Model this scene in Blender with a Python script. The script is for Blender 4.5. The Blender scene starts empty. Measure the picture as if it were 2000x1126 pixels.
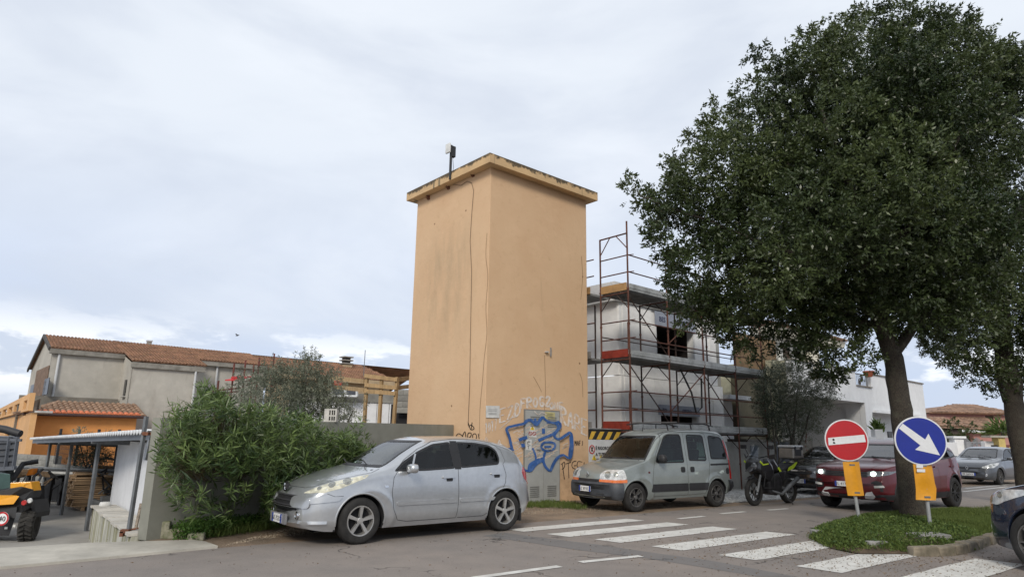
import bpy, bmesh, math, random
import numpy as np
from mathutils import Vector, Matrix
from mathutils.bvhtree import BVHTree
from mathutils.geometry import delaunay_2d_cdt
rnd = random.Random(7); rng = np.random.default_rng(7)
SC = bpy.context.scene; COL = SC.collection

# ------------------------------------------------------------ camera
F = 1290.0; CX = 1000.0; CY = 563.0; EYE = 1.5
PITCH = math.radians(12.75); ROLL = math.radians(0.9)
_fw = np.array([0, math.cos(PITCH), math.sin(PITCH)]); _u0 = np.array([0, -math.sin(PITCH), math.cos(PITCH)]); _r0 = np.array([1., 0, 0])
_rt = _r0*math.cos(ROLL)+_u0*math.sin(ROLL); _up = _u0*math.cos(ROLL)-_r0*math.sin(ROLL)
cam = bpy.data.cameras.new('camera'); camo = bpy.data.objects.new('camera', cam); COL.objects.link(camo)
cam.sensor_width = 36; cam.lens = F*36/2000; cam.clip_end = 6000; cam.clip_start = 0.05
camo.matrix_world = Matrix(((_rt[0], _up[0], -_fw[0], 0), (_rt[1], _up[1], -_fw[1], 0), (_rt[2], _up[2], -_fw[2], EYE), (0, 0, 0, 1)))
SC.camera = camo
# ------------------------------------------------------------ light
SUN_EL = 34; SUN_AZ = 188      # azimuth the light comes from, degrees clockwise from +Y
SC.view_settings.view_transform = 'Standard'; SC.view_settings.look = 'None'
SC.view_settings.exposure = 0.62; SC.view_settings.gamma = 1; SC.view_settings.use_curve_mapping = False
sl = bpy.data.lights.new('sun', 'SUN'); slo = bpy.data.objects.new('sun', sl); COL.objects.link(slo)
sl.energy = 1.5; sl.angle = math.radians(16); sl.color = (1, .93, .82)
_az = math.radians(SUN_AZ); _el = math.radians(SUN_EL)
_sd = Vector((math.sin(_az)*math.cos(_el), math.cos(_az)*math.cos(_el), math.sin(_el)))
slo.rotation_euler = _sd.to_track_quat('Z', 'Y').to_euler()
W = bpy.data.worlds.new('World'); SC.world = W; W.use_nodes = True
nt = W.node_tree; N = nt.nodes; L = nt.links
for n in list(N): N.remove(n)
def nn(t, **k):
    n = N.new(t)
    for a, b in k.items(): setattr(n, a, b)
    return n
out = nn('ShaderNodeOutputWorld'); bg = nn('ShaderNodeBackground'); bg.inputs[1].default_value = 0.1
sky = nn('ShaderNodeTexSky'); sky.sky_type = 'NISHITA'; sky.sun_disc = False; sky.sun_elevation = _el; sky.sun_rotation = _az
tc = nn('ShaderNodeTexCoord'); sep = nn('ShaderNodeSeparateXYZ'); L.new(tc.outputs['Generated'], sep.inputs[0])
def wmath(op, a, b=None, c=None, clamp=False):
    m = nn('ShaderNodeMath'); m.operation = op; m.use_clamp = clamp
    for i, v in enumerate((a, b, c)):
        if v is None: continue
        if isinstance(v, (int, float)): m.inputs[i].default_value = v
        else: L.new(v, m.inputs[i])
    return m.outputs[0]
def wmap(v, a, b, c, d):
    m = nn('ShaderNodeMapRange'); m.clamp = True; m.interpolation_type = 'SMOOTHSTEP'
    L.new(v, m.inputs[0])
    for i, x in enumerate((a, b, c, d)): m.inputs[i+1].default_value = x
    return m.outputs[0]
def wmix(f, a, b):
    m = nn('ShaderNodeMix'); m.data_type = 'RGBA'
    L.new(f, m.inputs[0])
    for i, v in ((6, a), (7, b)):
        if isinstance(v, tuple): m.inputs[i].default_value = (*v, 1)
        else: L.new(v, m.inputs[i])
    return m.outputs[2]
def wnoise(scale, sx, sy, sz, det=6, rough=.55, dist=0.0, loc=(0, 0, 0)):
    # cloud sheet coordinates: project the view direction on a high plane
    mp = nn('ShaderNodeMapping'); L.new(tc.outputs['Generated'], mp.inputs[0]); mp.inputs['Scale'].default_value = (sx, sy, sz); mp.inputs['Location'].default_value = loc
    n = nn('ShaderNodeTexNoise'); n.inputs['Scale'].default_value = scale; n.inputs['Detail'].default_value = det; n.inputs['Roughness'].default_value = rough; n.inputs['Distortion'].default_value = dist
    L.new(mp.outputs[0], n.inputs['Vector']); return n.outputs[0]
elev = sep.outputs[2]
base = wmix(wmap(elev, .02, .45, 0, 1), (3.85, 4.45, 5.75), (5.75, 6.1, 6.6))
n1 = wnoise(2.2, 1, 1, 3.2, 7, .5, .35, (.3, .1, .2))
base = wmix(wmap(n1, .38, .62, 0, .65), base, (4.35, 4.75, 5.5))
n2 = wnoise(1.5, 1, 1, 2.6, 8, .55, .4, (2.3, 1.1, 0))
base = wmix(wmap(n2, .46, .72, 0, .55), base, (6.7, 6.95, 7.35))
n3 = wnoise(4.5, 1, 1, 3.0, 9, .6, .1, (5.2, 3.1, .4))     # low white cumulus near the horizon
lowm = wmath('MULTIPLY', wmap(elev, .02, .07, 0, 1), wmap(elev, .10, .17, 1, 0))
base = wmix(wmath('MULTIPLY', wmap(n3, .52, .60, 0, .8), lowm), base, (7.6, 7.7, 7.9))
col = wmix(wmap(elev, -1, -.9, .93, .93), sky.outputs[0], base)
col = wmix(wmap(elev, -.02, .0, 1, 0), col, (2.2, 2.1, 2.0))
L.new(col, bg.inputs[0]); L.new(bg.outputs[0], out.inputs[0])
SC.render.engine = 'CYCLES'

# ------------------------------------------------------------ measuring helpers (pixel of the 2000 px photograph -> place)
def ray(x, y): return _fw+(x-CX)/F*_rt-(y-CY)/F*_up
def g(x, y, z=0.0):
    d = ray(x, y); t = (z-EYE)/d[2]; return Vector((d[0]*t, d[1]*t, z))
def at(x, y, Y):
    d = ray(x, y); t = Y/d[1]; return Vector((d[0]*t, Y, EYE+d[2]*t))
def dep(c): return float(c[1]*_fw[1]+(c[2]-EYE)*_fw[2])
def on(x, y, p0, p1):
    d = ray(x, y); nx, ny = -(p1[1]-p0[1]), p1[0]-p0[0]
    t = (nx*p0[0]+ny*p0[1])/(nx*d[0]+ny*d[1]); return Vector((d[0]*t, d[1]*t, EYE+d[2]*t))
TH = math.radians(41.5); E1 = Vector((math.cos(TH), math.sin(TH), 0)); E2 = Vector((-math.sin(TH), math.cos(TH), 0)); UP = Vector((0, 0, 1))
RA = math.radians(37.5); R1 = Vector((math.cos(RA), math.sin(RA), 0)); R2 = Vector((-math.sin(RA), math.cos(RA), 0))

# ------------------------------------------------------------ materials
MC = {}
def M(name, col=(.5, .5, .5), rough=.7, var=.12, scale=3.0, bump=.0, bscale=30, metal=0.0, spec=.5, coat=0.0, col2=None, rand=0.0, stain=None, stretch=(1, 1, 1), emit=None, coatr=.03, thr=(.35, .65)):
    if name in MC: return MC[name]
    m = bpy.data.materials.new(name); m.use_nodes = True; t = m.node_tree; n = t.nodes; l = t.links
    b = n['Principled BSDF']; b.inputs['Roughness'].default_value = rough; b.inputs['Metallic'].default_value = metal
    b.inputs['Specular IOR Level'].default_value = spec; b.inputs['Coat Weight'].default_value = coat; b.inputs['Coat Roughness'].default_value = coatr
    geo = n.new('ShaderNodeTexCoord'); mp = n.new('ShaderNodeMapping'); mp.inputs['Scale'].default_value = stretch
    l.new(geo.outputs['Object'], mp.inputs[0])
    def noise(s, det=5, r=.6, stretchv=True):
        q = n.new('ShaderNodeTexNoise'); q.inputs['Scale'].default_value = s; q.inputs['Detail'].default_value = det; q.inputs['Roughness'].default_value = r
        l.new(mp.outputs[0] if stretchv else geo.outputs['Object'], q.inputs['Vector']); return q
    def mix(f, a, bb, blend='MIX'):
        q = n.new('ShaderNodeMix'); q.data_type = 'RGBA'; q.blend_type = blend
        if isinstance(f, float): q.inputs[0].default_value = f
        else: l.new(f, q.inputs[0])
        for i, v in ((6, a), (7, bb)):
            if isinstance(v, tuple): q.inputs[i].default_value = (*v[:3], 1)
            else: l.new(v, q.inputs[i])
        return q.outputs[2]
    def rmap(v, a, bb, c, d):
        q = n.new('ShaderNodeMapRange'); q.clamp = True; l.new(v, q.inputs[0])
        for i, x in enumerate((a, bb, c, d)): q.inputs[i+1].default_value = x
        return q.outputs[0]
    c2 = col2 if col2 else tuple(x*(1-2*var) for x in col)
    c1 = col if col2 else tuple(x*(1+var) for x in col)
    if var > 0 or col2:
        a = noise(scale); cc = mix(rmap(a.outputs[0], thr[0], thr[1], 0, 1), c1, c2)
        a2 = noise(scale*7, 4); cc = mix(rmap(a2.outputs[0], .3, .7, 0, .22 if var > 0 else 0), cc, tuple(x*.55 for x in col))
    else: cc = None
    if stain:      # list of (colour, scale, stretch, lo, hi, amount)
        for (sc, ss, st, lo, hi, am) in stain:
            mq = n.new('ShaderNodeMapping'); mq.inputs['Scale'].default_value = st; l.new(geo.outputs['Object'], mq.inputs[0])
            q = n.new('ShaderNodeTexNoise'); q.inputs['Scale'].default_value = ss; q.inputs['Detail'].default_value = 6; q.inputs['Roughness'].default_value = .65
            l.new(mq.outputs[0], q.inputs['Vector'])
            cc = mix(rmap(q.outputs[0], lo, hi, 0, am), cc if cc is not None else col, sc)
    if rand > 0:
        oi = n.new('ShaderNodeObjectInfo'); r1 = rmap(oi.outputs['Random'], 0, 1, 1-rand, 1+rand)
        vm = n.new('ShaderNodeVectorMath'); vm.operation = 'SCALE'
        if cc is None: vm.inputs[0].default_value = col
        else: l.new(cc, vm.inputs[0])
        l.new(r1, vm.inputs['Scale']); cc = vm.outputs[0]
    if cc is None: b.inputs['Base Color'].default_value = (*col, 1)
    else: l.new(cc, b.inputs['Base Color'])
    if bump > 0:
        bn = noise(bscale, 4, .6, False); bp = n.new('ShaderNodeBump'); bp.inputs['Strength'].default_value = bump; bp.inputs['Distance'].default_value = .02
        l.new(bn.outputs[0], bp.inputs['Height']); l.new(bp.outputs[0], b.inputs['Normal'])
    if emit: b.inputs['Emission Color'].default_value = (*emit[0], 1); b.inputs['Emission Strength'].default_value = emit[1]
    MC[name] = m; return m
def glass(name, tint=(.55, .62, .6), refl=1.5):
    if name in MC: return MC[name]
    m = bpy.data.materials.new(name); m.use_nodes = True; t = m.node_tree; n = t.nodes; l = t.links; n.clear()
    o = n.new('ShaderNodeOutputMaterial'); mx = n.new('ShaderNodeMixShader'); fr = n.new('ShaderNodeFresnel'); fr.inputs[0].default_value = refl
    tr = n.new('ShaderNodeBsdfTransparent'); tr.inputs[0].default_value = (*tint, 1); gl = n.new('ShaderNodeBsdfGlossy'); gl.inputs['Roughness'].default_value = .03
    l.new(fr.outputs[0], mx.inputs[0]); l.new(tr.outputs[0], mx.inputs[1]); l.new(gl.outputs[0], mx.inputs[2]); l.new(mx.outputs[0], o.inputs[0]); MC[name] = m; return m
def leafmat(name, col, col2, rough=.45, trans=.25, spec=.4):
    if name in MC: return MC[name]
    m = bpy.data.materials.new(name); m.use_nodes = True; t = m.node_tree; n = t.nodes; l = t.links
    b = n['Principled BSDF']; b.inputs['Roughness'].default_value = rough; b.inputs['Specular IOR Level'].default_value = spec
    at_ = n.new('ShaderNodeAttribute'); at_.attribute_name = 'tone'
    mx = n.new('ShaderNodeMix'); mx.data_type = 'RGBA'; l.new(at_.outputs['Fac'], mx.inputs[0]); mx.inputs[6].default_value = (*col, 1); mx.inputs[7].default_value = (*col2, 1)
    l.new(mx.outputs[2], b.inputs['Base Color'])
    o = n['Material Output']; tl = n.new('ShaderNodeBsdfTranslucent'); l.new(mx.outputs[2], tl.inputs[0]); ms = n.new('ShaderNodeMixShader'); ms.inputs[0].default_value = trans
    l.new(b.outputs[0], ms.inputs[1]); l.new(tl.outputs[0], ms.inputs[2]); l.new(ms.outputs[0], o.inputs[0]); MC[name] = m; return m

# ------------------------------------------------------------ mesh helpers
def tag(o, label=None, cat=None, group=None, kind=None):
    if label: o['label'] = label
    if cat: o['category'] = cat
    if group: o['group'] = group
    if kind: o['kind'] = kind
    return o
def empty(name, loc=(0, 0, 0), rz=0.0, **k):
    o = bpy.data.objects.new(name, None); COL.objects.link(o); o.location = loc; o.rotation_euler = (0, 0, rz); o.empty_display_size = .2
    return tag(o, **k)
def off(parent):
    v = Vector((0, 0, 0))
    while parent is not None: v += Vector(parent.location); parent = parent.parent
    return v
class MB:
    def __init__(s): s.v = []; s.f = []; s.mi = []
    def add(s, vs, fs, mi=0):
        b = len(s.v); s.v += [tuple(v) for v in vs]; s.f += [tuple(b+i for i in f) for f in fs]; s.mi += [mi]*len(fs); return s
    def hexa(s, p, mi=0):     # 8 points: bottom 4 ccw, top 4
        return s.add(p, [(3, 2, 1, 0), (4, 5, 6, 7), (0, 1, 5, 4), (1, 2, 6, 5), (2, 3, 7, 6), (3, 0, 4, 7)], mi)
    def box(s, c, size, ax=Vector((1, 0, 0)), mi=0, ay=None, az=None):
        c = Vector(c); ax = Vector(ax).normalized(); az = Vector(az).normalized() if az is not None else UP
        ay = Vector(ay).normalized() if ay is not None else az.cross(ax).normalized()
        x, y, z = ax*size[0]/2, ay*size[1]/2, az*size[2]/2
        return s.hexa([c-x-y-z, c+x-y-z, c+x+y-z, c-x+y-z, c-x-y+z, c+x-y+z, c+x+y+z, c-x+y+z], mi)
    def bar(s, a, b, w, h=None, mi=0):
        a = Vector(a); b = Vector(b); d = (b-a).normalized(); u = UP if abs(d.z) < .95 else Vector((0, 1, 0)).lerp(E1, .5).normalized()
        y = u.cross(d).normalized(); z = d.cross(y); h = h or w
        y = y*w/2; z = z*h/2
        return s.hexa([a-y-z, b-y-z, b+y-z, a+y-z, a-y+z, b-y+z, b+y+z, a+y+z], mi)
    def tube(s, pts, r, n=8, mi=0, cap=True):
        pts = [Vector(p) for p in pts]; rs = r if isinstance(r, (list, tuple)) else [r]*len(pts); base = len(s.v); prev = None
        for i, p in enumerate(pts):
            d = (pts[min(i+1, len(pts)-1)]-pts[max(i-1, 0)]).normalized()
            if prev is None: prev = d.orthogonal().normalized()
            x = (prev-d*prev.dot(d)).normalized(); prev = x; y = d.cross(x)
            for k in range(n):
                a = 2*math.pi*k/n; s.v.append(tuple(p+(x*math.cos(a)+y*math.sin(a))*rs[i]))
        for i in range(len(pts)-1):
            for k in range(n):
                a = base+i*n+k; b = base+i*n+(k+1) % n; s.f.append((a, b, b+n, a+n)); s.mi.append(mi)
        if cap:
            s.f.append(tuple(base+k for k in range(n))[::-1]); s.f.append(tuple(base+(len(pts)-1)*n+k for k in range(n))); s.mi += [mi, mi]
        return s
    def prism(s, poly, d, mi=0):     # planar polygon (3D points) extruded by vector d
        n = len(poly); d = Vector(d); p = [Vector(q) for q in poly]
        fs = [tuple(range(n))[::-1], tuple(range(n, 2*n))]+[(i, (i+1) % n, n+(i+1) % n, n+i) for i in range(n)]
        return s.add(p+[q+d for q in p], fs, mi)
    def lathe(s, prof, c, axis, n=24, mi=0):   # prof: (r, h)
        c = Vector(c); a = Vector(axis).normalized(); x = a.orthogonal().normalized(); y = a.cross(x); base = len(s.v)
        for (r, h) in prof:
            for k in range(n):
                t = 2*math.pi*k/n; s.v.append(tuple(c+a*h+(x*math.cos(t)+y*math.sin(t))*r))
        for i in range(len(prof)-1):
            for k in range(n):
                p = base+i*n+k; q = base+i*n+(k+1) % n; s.f.append((p, q, q+n, p+n)); s.mi.append(mi)
        return s
    def build(s, name, mats, parent=None, smooth=False, local=False, bevel=0, **k):
        me = bpy.data.meshes.new(name); o0 = Vector((0, 0, 0)) if (local or parent is None) else off(parent)
        me.from_pydata([tuple(Vector(v)-o0) for v in s.v], [], s.f)
        for m in (mats if isinstance(mats, (list, tuple)) else [mats]): me.materials.append(m)
        if any(s.mi): me.polygons.foreach_set('material_index', s.mi)
        if smooth: me.polygons.foreach_set('use_smooth', [True]*len(me.polygons))
        if smooth or bevel:
            bm = bmesh.new(); bm.from_mesh(me); bmesh.ops.recalc_face_normals(bm, faces=bm.faces)
            if bevel: bmesh.ops.bevel(bm, geom=[e for e in bm.edges if e.is_manifold and e.calc_face_angle(0) > .5], offset=bevel, segments=2, affect='EDGES', profile=.6)
            bm.to_mesh(me); bm.free()
            if smooth: 
                try: me.set_sharp_from_angle(angle=math.radians(38))
                except Exception: pass
        me.update(); o = bpy.data.objects.new(name, me); COL.objects.link(o)
        if parent is not None: o.parent = parent
        return tag(o, **k)
def top_mesh(mb, name, mats, loc, **k):      # a thing that is one mesh, origin at its base
    e = Vector(loc); mb.v = [tuple(Vector(v)-e) for v in mb.v]; o = mb.build(name, mats, None, **k); o.location = e; return o
def npmesh(name, V, Fq, mat, parent=None, tone=None, loc=None, nside=4, **k):
    V = np.asarray(V, dtype=np.float32)
    if parent is not None: V = V-np.array(off(parent), dtype=np.float32)
    if loc is not None: V = V-np.array(loc, dtype=np.float32)
    me = bpy.data.meshes.new(name); nf = len(Fq); me.vertices.add(len(V)); me.vertices.foreach_set('co', V.ravel())
    me.loops.add(nf*nside); me.loops.foreach_set('vertex_index', np.asarray(Fq, dtype=np.int32).ravel())
    me.polygons.add(nf); me.polygons.foreach_set('loop_start', np.arange(0, nf*nside, nside, dtype=np.int32)); me.polygons.foreach_set('loop_total', np.full(nf, nside, dtype=np.int32))
    me.materials.append(mat); me.update(calc_edges=True)
    if tone is not None:
        a = me.attributes.new('tone', 'FLOAT', 'POINT'); a.data.foreach_set('value', np.asarray(tone, dtype=np.float32))
    o = bpy.data.objects.new(name, me); COL.objects.link(o)
    if parent is not None: o.parent = parent
    if loc is not None: o.location = loc
    return tag(o, **k)
def dup(o, parent=None):
    c = o.copy(); COL.objects.link(c)
    if parent is not None: c.parent = parent
    for ch in o.children: dup(ch, c)
    return c
def text(name, s, size, origin, xdir, zdir, mat, parent=None, thick=.002, align='LEFT', local=False, bold=0.0, sx=1.0):
    cu = bpy.data.curves.new(name, 'FONT'); cu.body = s; cu.size = size; cu.extrude = thick; cu.align_x = align; cu.resolution_u = 2; cu.offset = bold
    t = bpy.data.objects.new(name, cu); me = bpy.data.meshes.new_from_object(t); bpy.data.objects.remove(t); bpy.data.curves.remove(cu)
    x = Vector(xdir).normalized(); z = Vector(zdir).normalized(); nrm = x.cross(z)
    o0 = Vector((0, 0, 0)) if (local or parent is None) else off(parent)
    mt = Matrix((( x.x*sx, z.x, nrm.x, 0), (x.y*sx, z.y, nrm.y, 0), (x.z*sx, z.z, nrm.z, 0), (0, 0, 0, 1))); me.transform(mt)
    for v in me.vertices: v.co += Vector(origin)-o0
    me.materials.append(mat); o = bpy.data.objects.new(name, me); COL.objects.link(o)
    if parent is not None: o.parent = parent
    return o
def wall_mb(mb, p0, p1, z0, z1, th, openings=(), mi=0):
    """upright wall from p0 to p1 (front face there), thickness th towards its left side, rectangular openings (s0,s1,z0,z1)"""
    p0 = Vector((p0[0], p0[1], 0)); p1 = Vector((p1[0], p1[1], 0)); Lw = (p1-p0).length; d = (p1-p0)/Lw; nrm = Vector((-d.y, d.x, 0))*th
    xs = sorted({0, Lw, *[min(max(o[i], 0), Lw) for o in openings for i in (0, 1)]}); zs = sorted({z0, z1, *[min(max(o[i], z0), z1) for o in openings for i in (2, 3)]})
    for i in range(len(xs)-1):
        run = None
        for j in range(len(zs)-1):
            cx = (xs[i]+xs[i+1])/2; cz = (zs[j]+zs[j+1])/2
            hole = any(o[0] < cx < o[1] and o[2] < cz < o[3] for o in openings)
            if not hole:
                a = p0+d*xs[i]; b = p0+d*xs[i+1]; A, B = Vector((0, 0, zs[j])), Vector((0, 0, zs[j+1]))
                mb.hexa([a+A, b+A, b+nrm+A, a+nrm+A, a+B, b+B, b+nrm+B, a+nrm+B], mi)
    return mb
def inpoly(x, y, P):
    c = False; j = len(P)-1
    for i in range(len(P)):
        if (P[i][1] > y) != (P[j][1] > y) and x < (P[j][0]-P[i][0])*(y-P[i][1])/(P[j][1]-P[i][1])+P[i][0]: c = not c
        j = i
    return c
def tiles(name, poly, mat, parent, pitch=.23, row=.36, r=.09, single=False, lift=.03, hips=()):
    """barrel tiles over a planar roof polygon; poly[0]->poly[1] is the eave"""
    P = [Vector(p) for p in poly]; a = (P[1]-P[0]).normalized(); nrm = (P[1]-P[0]).cross(P[2]-P[1]).normalized()
    if nrm.z < 0: nrm = -nrm
    b = nrm.cross(a).normalized()
    if b.z < 0: b = -b
    uv = [((p-P[0]).dot(a), (p-P[0]).dot(b)) for p in P]; u0 = min(u for u, v in uv); u1 = max(u for u, v in uv); v1 = max(v for u, v in uv)
    seg = 5; proto = None; big = MB(); cnt = 0
    def tile(o, k, ln):
        vs = []
        for (t, rr, h) in ((0, r, lift), (ln, r*.8, lift*.3)):
            for q in range(seg):
                an = math.pi*q/(seg-1); vs.append(o+b*t+a*(-math.cos(an)*rr)+nrm*(math.sin(an)*rr*.75+h-.02))
        fs = [(q, q+1, seg+q+1, seg+q) for q in range(seg-1)]+[tuple(range(seg))[::-1]]
        return vs, fs
    nu = int((u1-u0)/pitch)+1; nv = int(v1/row)+1
    for i in range(nu):
        for j in range(nv):
            u = u0+(i+.5)*pitch; v = j*row
            if not inpoly(u, v+row*.5, uv): continue
            jit = (rnd.random()-.5)*.02; o = P[0]+a*(u+jit*.6)+b*(v-.03+jit)+nrm*.01
            if single and cnt < 300:
                vs, fs = tile(Vector((0, 0, 0)), 0, row+.06)
                if proto is None: proto = MB().add(vs, fs).build('tile', mat, parent, smooth=True, local=True); t = proto
                else: t = proto.copy(); COL.objects.link(t); t.parent = parent
                t.location = o-off(parent); cnt += 1
            else: big.add(*tile(o, 0, row+.06))
    if big.v: big.build(name, mat, parent, smooth=True, kind='stuff')
    MB().prism([p-nrm*.0 for p in P], -nrm*.06).build('roof_deck', M('roof_deck', (.24, .13, .08), .9), parent)
# ============================================================ vehicles
def pchip(pts):
    X = np.array([p[0] for p in pts], float); Y = np.array([p[1] for p in pts], float)
    h = np.diff(X); d = np.diff(Y)/h; m = np.zeros(len(X)); m[0] = d[0]; m[-1] = d[-1]
    for i in range(1, len(X)-1):
        if d[i-1]*d[i] > 0: w1 = 2*h[i]+h[i-1]; w2 = h[i]+2*h[i-1]; m[i] = (w1+w2)/(w1/d[i-1]+w2/d[i])
    def f(x):
        i = int(np.clip(np.searchsorted(X, x)-1, 0, len(X)-2)); t = min(max((x-X[i])/h[i], 0), 1)
        return (2*t**3-3*t*t+1)*Y[i]+(t**3-2*t*t+t)*h[i]*m[i]+(-2*t**3+3*t*t)*Y[i+1]+(t**3-t*t)*h[i]*m[i+1]
    return f
BLACK = M('black_plastic', (.02, .02, .022), .55, .1, 5)
RUBBER = M('rubber', (.022, .021, .02), .85, .25, 9, bump=.2, bscale=60)
DARK = M('dark_interior', (.012, .012, .014), .9, 0)
SEAT = M('seat_fabric', (.03, .03, .035), .9, .1, 8)
SEAM = M('panel_gap', (.03, .03, .032), .7, 0)
CHROME = M('chrome', (.72, .72, .72), .15, 0, metal=1.0)
LENS = M('lamp_lens', (.62, .63, .62), .12, .2, 14, spec=.8, coat=1.0)
LENSOLD = M('hazy_lamp_lens', (.62, .60, .47), .25, .2, 12, coat=.5)
LENSDK = M('dark_lamp_lens', (.16, .17, .18), .1, .25, 16, spec=.8, coat=1.0)
AMBER = M('amber_lens', (.72, .17, .03), .2, .1, 12, coat=1.0)
REDL = M('red_lens', (.45, .015, .012), .2, .1, 12, coat=1.0)
ALLOY = M('alloy', (.52, .51, .49), .38, .12, 6, metal=.7)
ALLOYDK = M('dark_alloy', (.16, .155, .15), .45, .15, 6, metal=.6)
PLATE = M('plate_white', (.75, .76, .76), .45, .05)
PLBLUE = M('plate_blue', (.02, .06, .35), .45, 0)
INKB = M('ink_black', (.012, .012, .012), .7, 0)
def offset_poly(P, d):
    n = len(P); A = sum(P[i][0]*P[(i+1) % n][1]-P[(i+1) % n][0]*P[i][1] for i in range(n)); s = 1 if A > 0 else -1; R = []
    for i in range(n):
        a = np.array(P[i-1]); b = np.array(P[i]); c = np.array(P[(i+1) % n]); e = b-a; f = c-b; e = e/(np.hypot(*e)+1e-9); f = f/(np.hypot(*f)+1e-9)
        ne = np.array([-e[1], e[0]])*s; nf = np.array([-f[1], f[0]])*s; m = ne+nf; q = max(m@m, .3); R.append(tuple(b+m*2*d/q))
    return R
def resample(P, st):
    R = []
    for i in range(len(P)):
        a = np.array(P[i], float); b = np.array(P[(i+1) % len(P)], float); k = max(1, int(np.hypot(*(b-a))/st))
        for j in range(k): R.append(tuple(a+(b-a)*j/k))
    return R
def rnd_corners(P, r=.05, k=3):
    R = []; n = len(P)
    for i in range(n):
        a = np.array(P[i-1], float); b = np.array(P[i], float); c = np.array(P[(i+1) % n], float)
        la = np.hypot(*(a-b)); lc = np.hypot(*(c-b)); q = min(r, la*.45, lc*.45); s = b+(a-b)/la*q; e = b+(c-b)/lc*q
        for j in range(k+1): t = j/k; R.append(tuple((1-t)**2*s+2*t*(1-t)*b+t*t*e))
    return R
class Car:
    def __init__(s, sp, root, paint):
        s.sp = sp; s.root = root; s.paint = paint; Lc = sp['L']; W2 = sp['W']/2
        zt = pchip(sp['top']); zl = pchip(sp['belt']); zb = pchip(sp['bot']); ww = pchip(sp['plan']); s.zt = zt
        lean = sp.get('lean', .32); crown = sp.get('crown', .09); flat = sp.get('flat', .5)
        xs = list(np.concatenate([[0, .006, .015, .03, .05, .075], np.arange(.105, Lc-.1, .033), [Lc-.075, Lc-.05, Lc-.03, Lc-.015, Lc-.006, Lc]]))
        NB, NS, NG, NT = 5, 16, 10, 10; V = []; ring = None
        warp = sp.get('warp', .16); xr0 = sp.get('warp0', 1.9); xr1 = Lc-1.3
        for x in xs:
            t = float(zt(x)); b = float(zl(x)); z0 = float(zb(x)); w = float(ww(x)); b = min(b, t-.012); wb = w*sp.get('beltw', .96); H = []
            zs = z0+.5*min(.07, (b-z0)*.4)
            for i in range(NB): H.append((w*.93*i/(NB-1), z0))
            for i in range(NS):
                q = (i+.4)/NS; z = z0+.012+(b-z0-.012)*q
                y = w*(1-.07*max(0, (.22-q)/.22)**1.6)-(w-wb)*max(0, (q-.5)/.5)**1.7
                if sp.get('crease'):
                    zc, am = sp['crease']; y += am*math.exp(-((z-zc)/.03)**2)*(1 if .6 < x < Lc-.3 else 0)
                for wx in sp['wheels']:      # flared arch lips
                    dd = math.hypot(x-wx, z-sp['r']); R = sp['arch']
                    y += sp.get('flare', .016)*math.exp(-((dd-R-.035)/.035)**2)
                H.append((y, z))
            hg = t-b; drop = min(.42*hg, sp.get('drop', .10)); zr = t-drop; yb = H[-1][0]
            for i in range(1, NG+1):
                q = i/NG; z = b+(zr-b)*q; y = yb-lean*(z-b)-.012*math.sin(math.pi*q)*0; H.append((y, z))
            yr = H[-1][0]
            for i in range(1, NT+1):
                an = math.pi/2*i/NT; H.append((yr*math.cos(an)**flat if i < NT else 0.0, zr+(t-zr)*math.sin(an)**.9))
            full = [(-y, z) for (y, z) in H[1:-1]][::1]
            rr = [(y, z) for (y, z) in H]+[(-y, z) for (y, z) in H[-2:0:-1]]
            fk = max(0, 1-x/xr0)**.7 if x < xr0 else 0; rk = max(0, (x-xr1)/(Lc-xr1))**.7 if x > xr1 else 0
            V.append([(x+(warp*fk-sp.get('rwarp', .08)*rk)*(y/W2)**2, y, z) for (y, z) in rr])
        n = len(V[0]); bm = bmesh.new(); vv = [[bm.verts.new(p) for p in r] for r in V]
        for i in range(len(V)-1):
            for k in range(n): bm.faces.new((vv[i][k], vv[i+1][k], vv[i+1][(k+1) % n], vv[i][(k+1) % n]))
        bm.faces.new(vv[0]); bm.faces.new(vv[-1][::-1]); bmesh.ops.recalc_face_normals(bm, faces=bm.faces)
        me = bpy.data.meshes.new('body'); bm.to_mesh(me); bm.free(); o = bpy.data.objects.new('body', me); COL.objects.link(o)
        s.bvh = BVHTree.FromPolygons([v.co.copy() for v in me.vertices], [tuple(p.vertices) for p in me.polygons])
        cut = []
        for wx in sp['wheels']:
            for sy in (-1, 1):
                q = MB().lathe([(0, 0), (sp['arch'], 0), (sp['arch'], 1.0), (0, 1.0)], (wx, sy*(W2-.30), sp['r']+sp.get('archup', .0)), (0, sy, 0), 40).build('c', DARK, None)
                bm = bmesh.new(); bm.from_mesh(q.data); bmesh.ops.remove_doubles(bm, verts=bm.verts, dist=1e-5); bmesh.ops.recalc_face_normals(bm, faces=bm.faces); bm.to_mesh(q.data); bm.free(); cut.append(q)
        for q in cut:
            md = o.modifiers.new('b', 'BOOLEAN'); md.operation = 'DIFFERENCE'; md.object = q; md.solver = 'EXACT'
        dg = bpy.context.evaluated_depsgraph_get(); nm = bpy.data.meshes.new_from_object(o.evaluated_get(dg)); bpy.data.objects.remove(o)
        for q in cut: bpy.data.objects.remove(q)
        bm = bmesh.new(); bm.from_mesh(nm); R = sp['arch']
        for f in bm.faces:
            c = f.calc_center_median(); f.smooth = True; f.material_index = 0
            for wx in sp['wheels']:
                if math.hypot(c.x-wx, c.z-sp['r']-sp.get('archup', 0)) < R+.004 and abs(c.y) > W2-.31: f.material_index = 1; f.smooth = False
            if c.z < float(zb(min(max(c.x, 0), Lc)))+.012: f.material_index = 1
        s.bm = bm; s.mesh = nm
        for P, dr in sp.get('win', []): s._cut(P, dr)
        nm.materials.clear(); nm.materials.append(paint); nm.materials.append(DARK)
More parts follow.
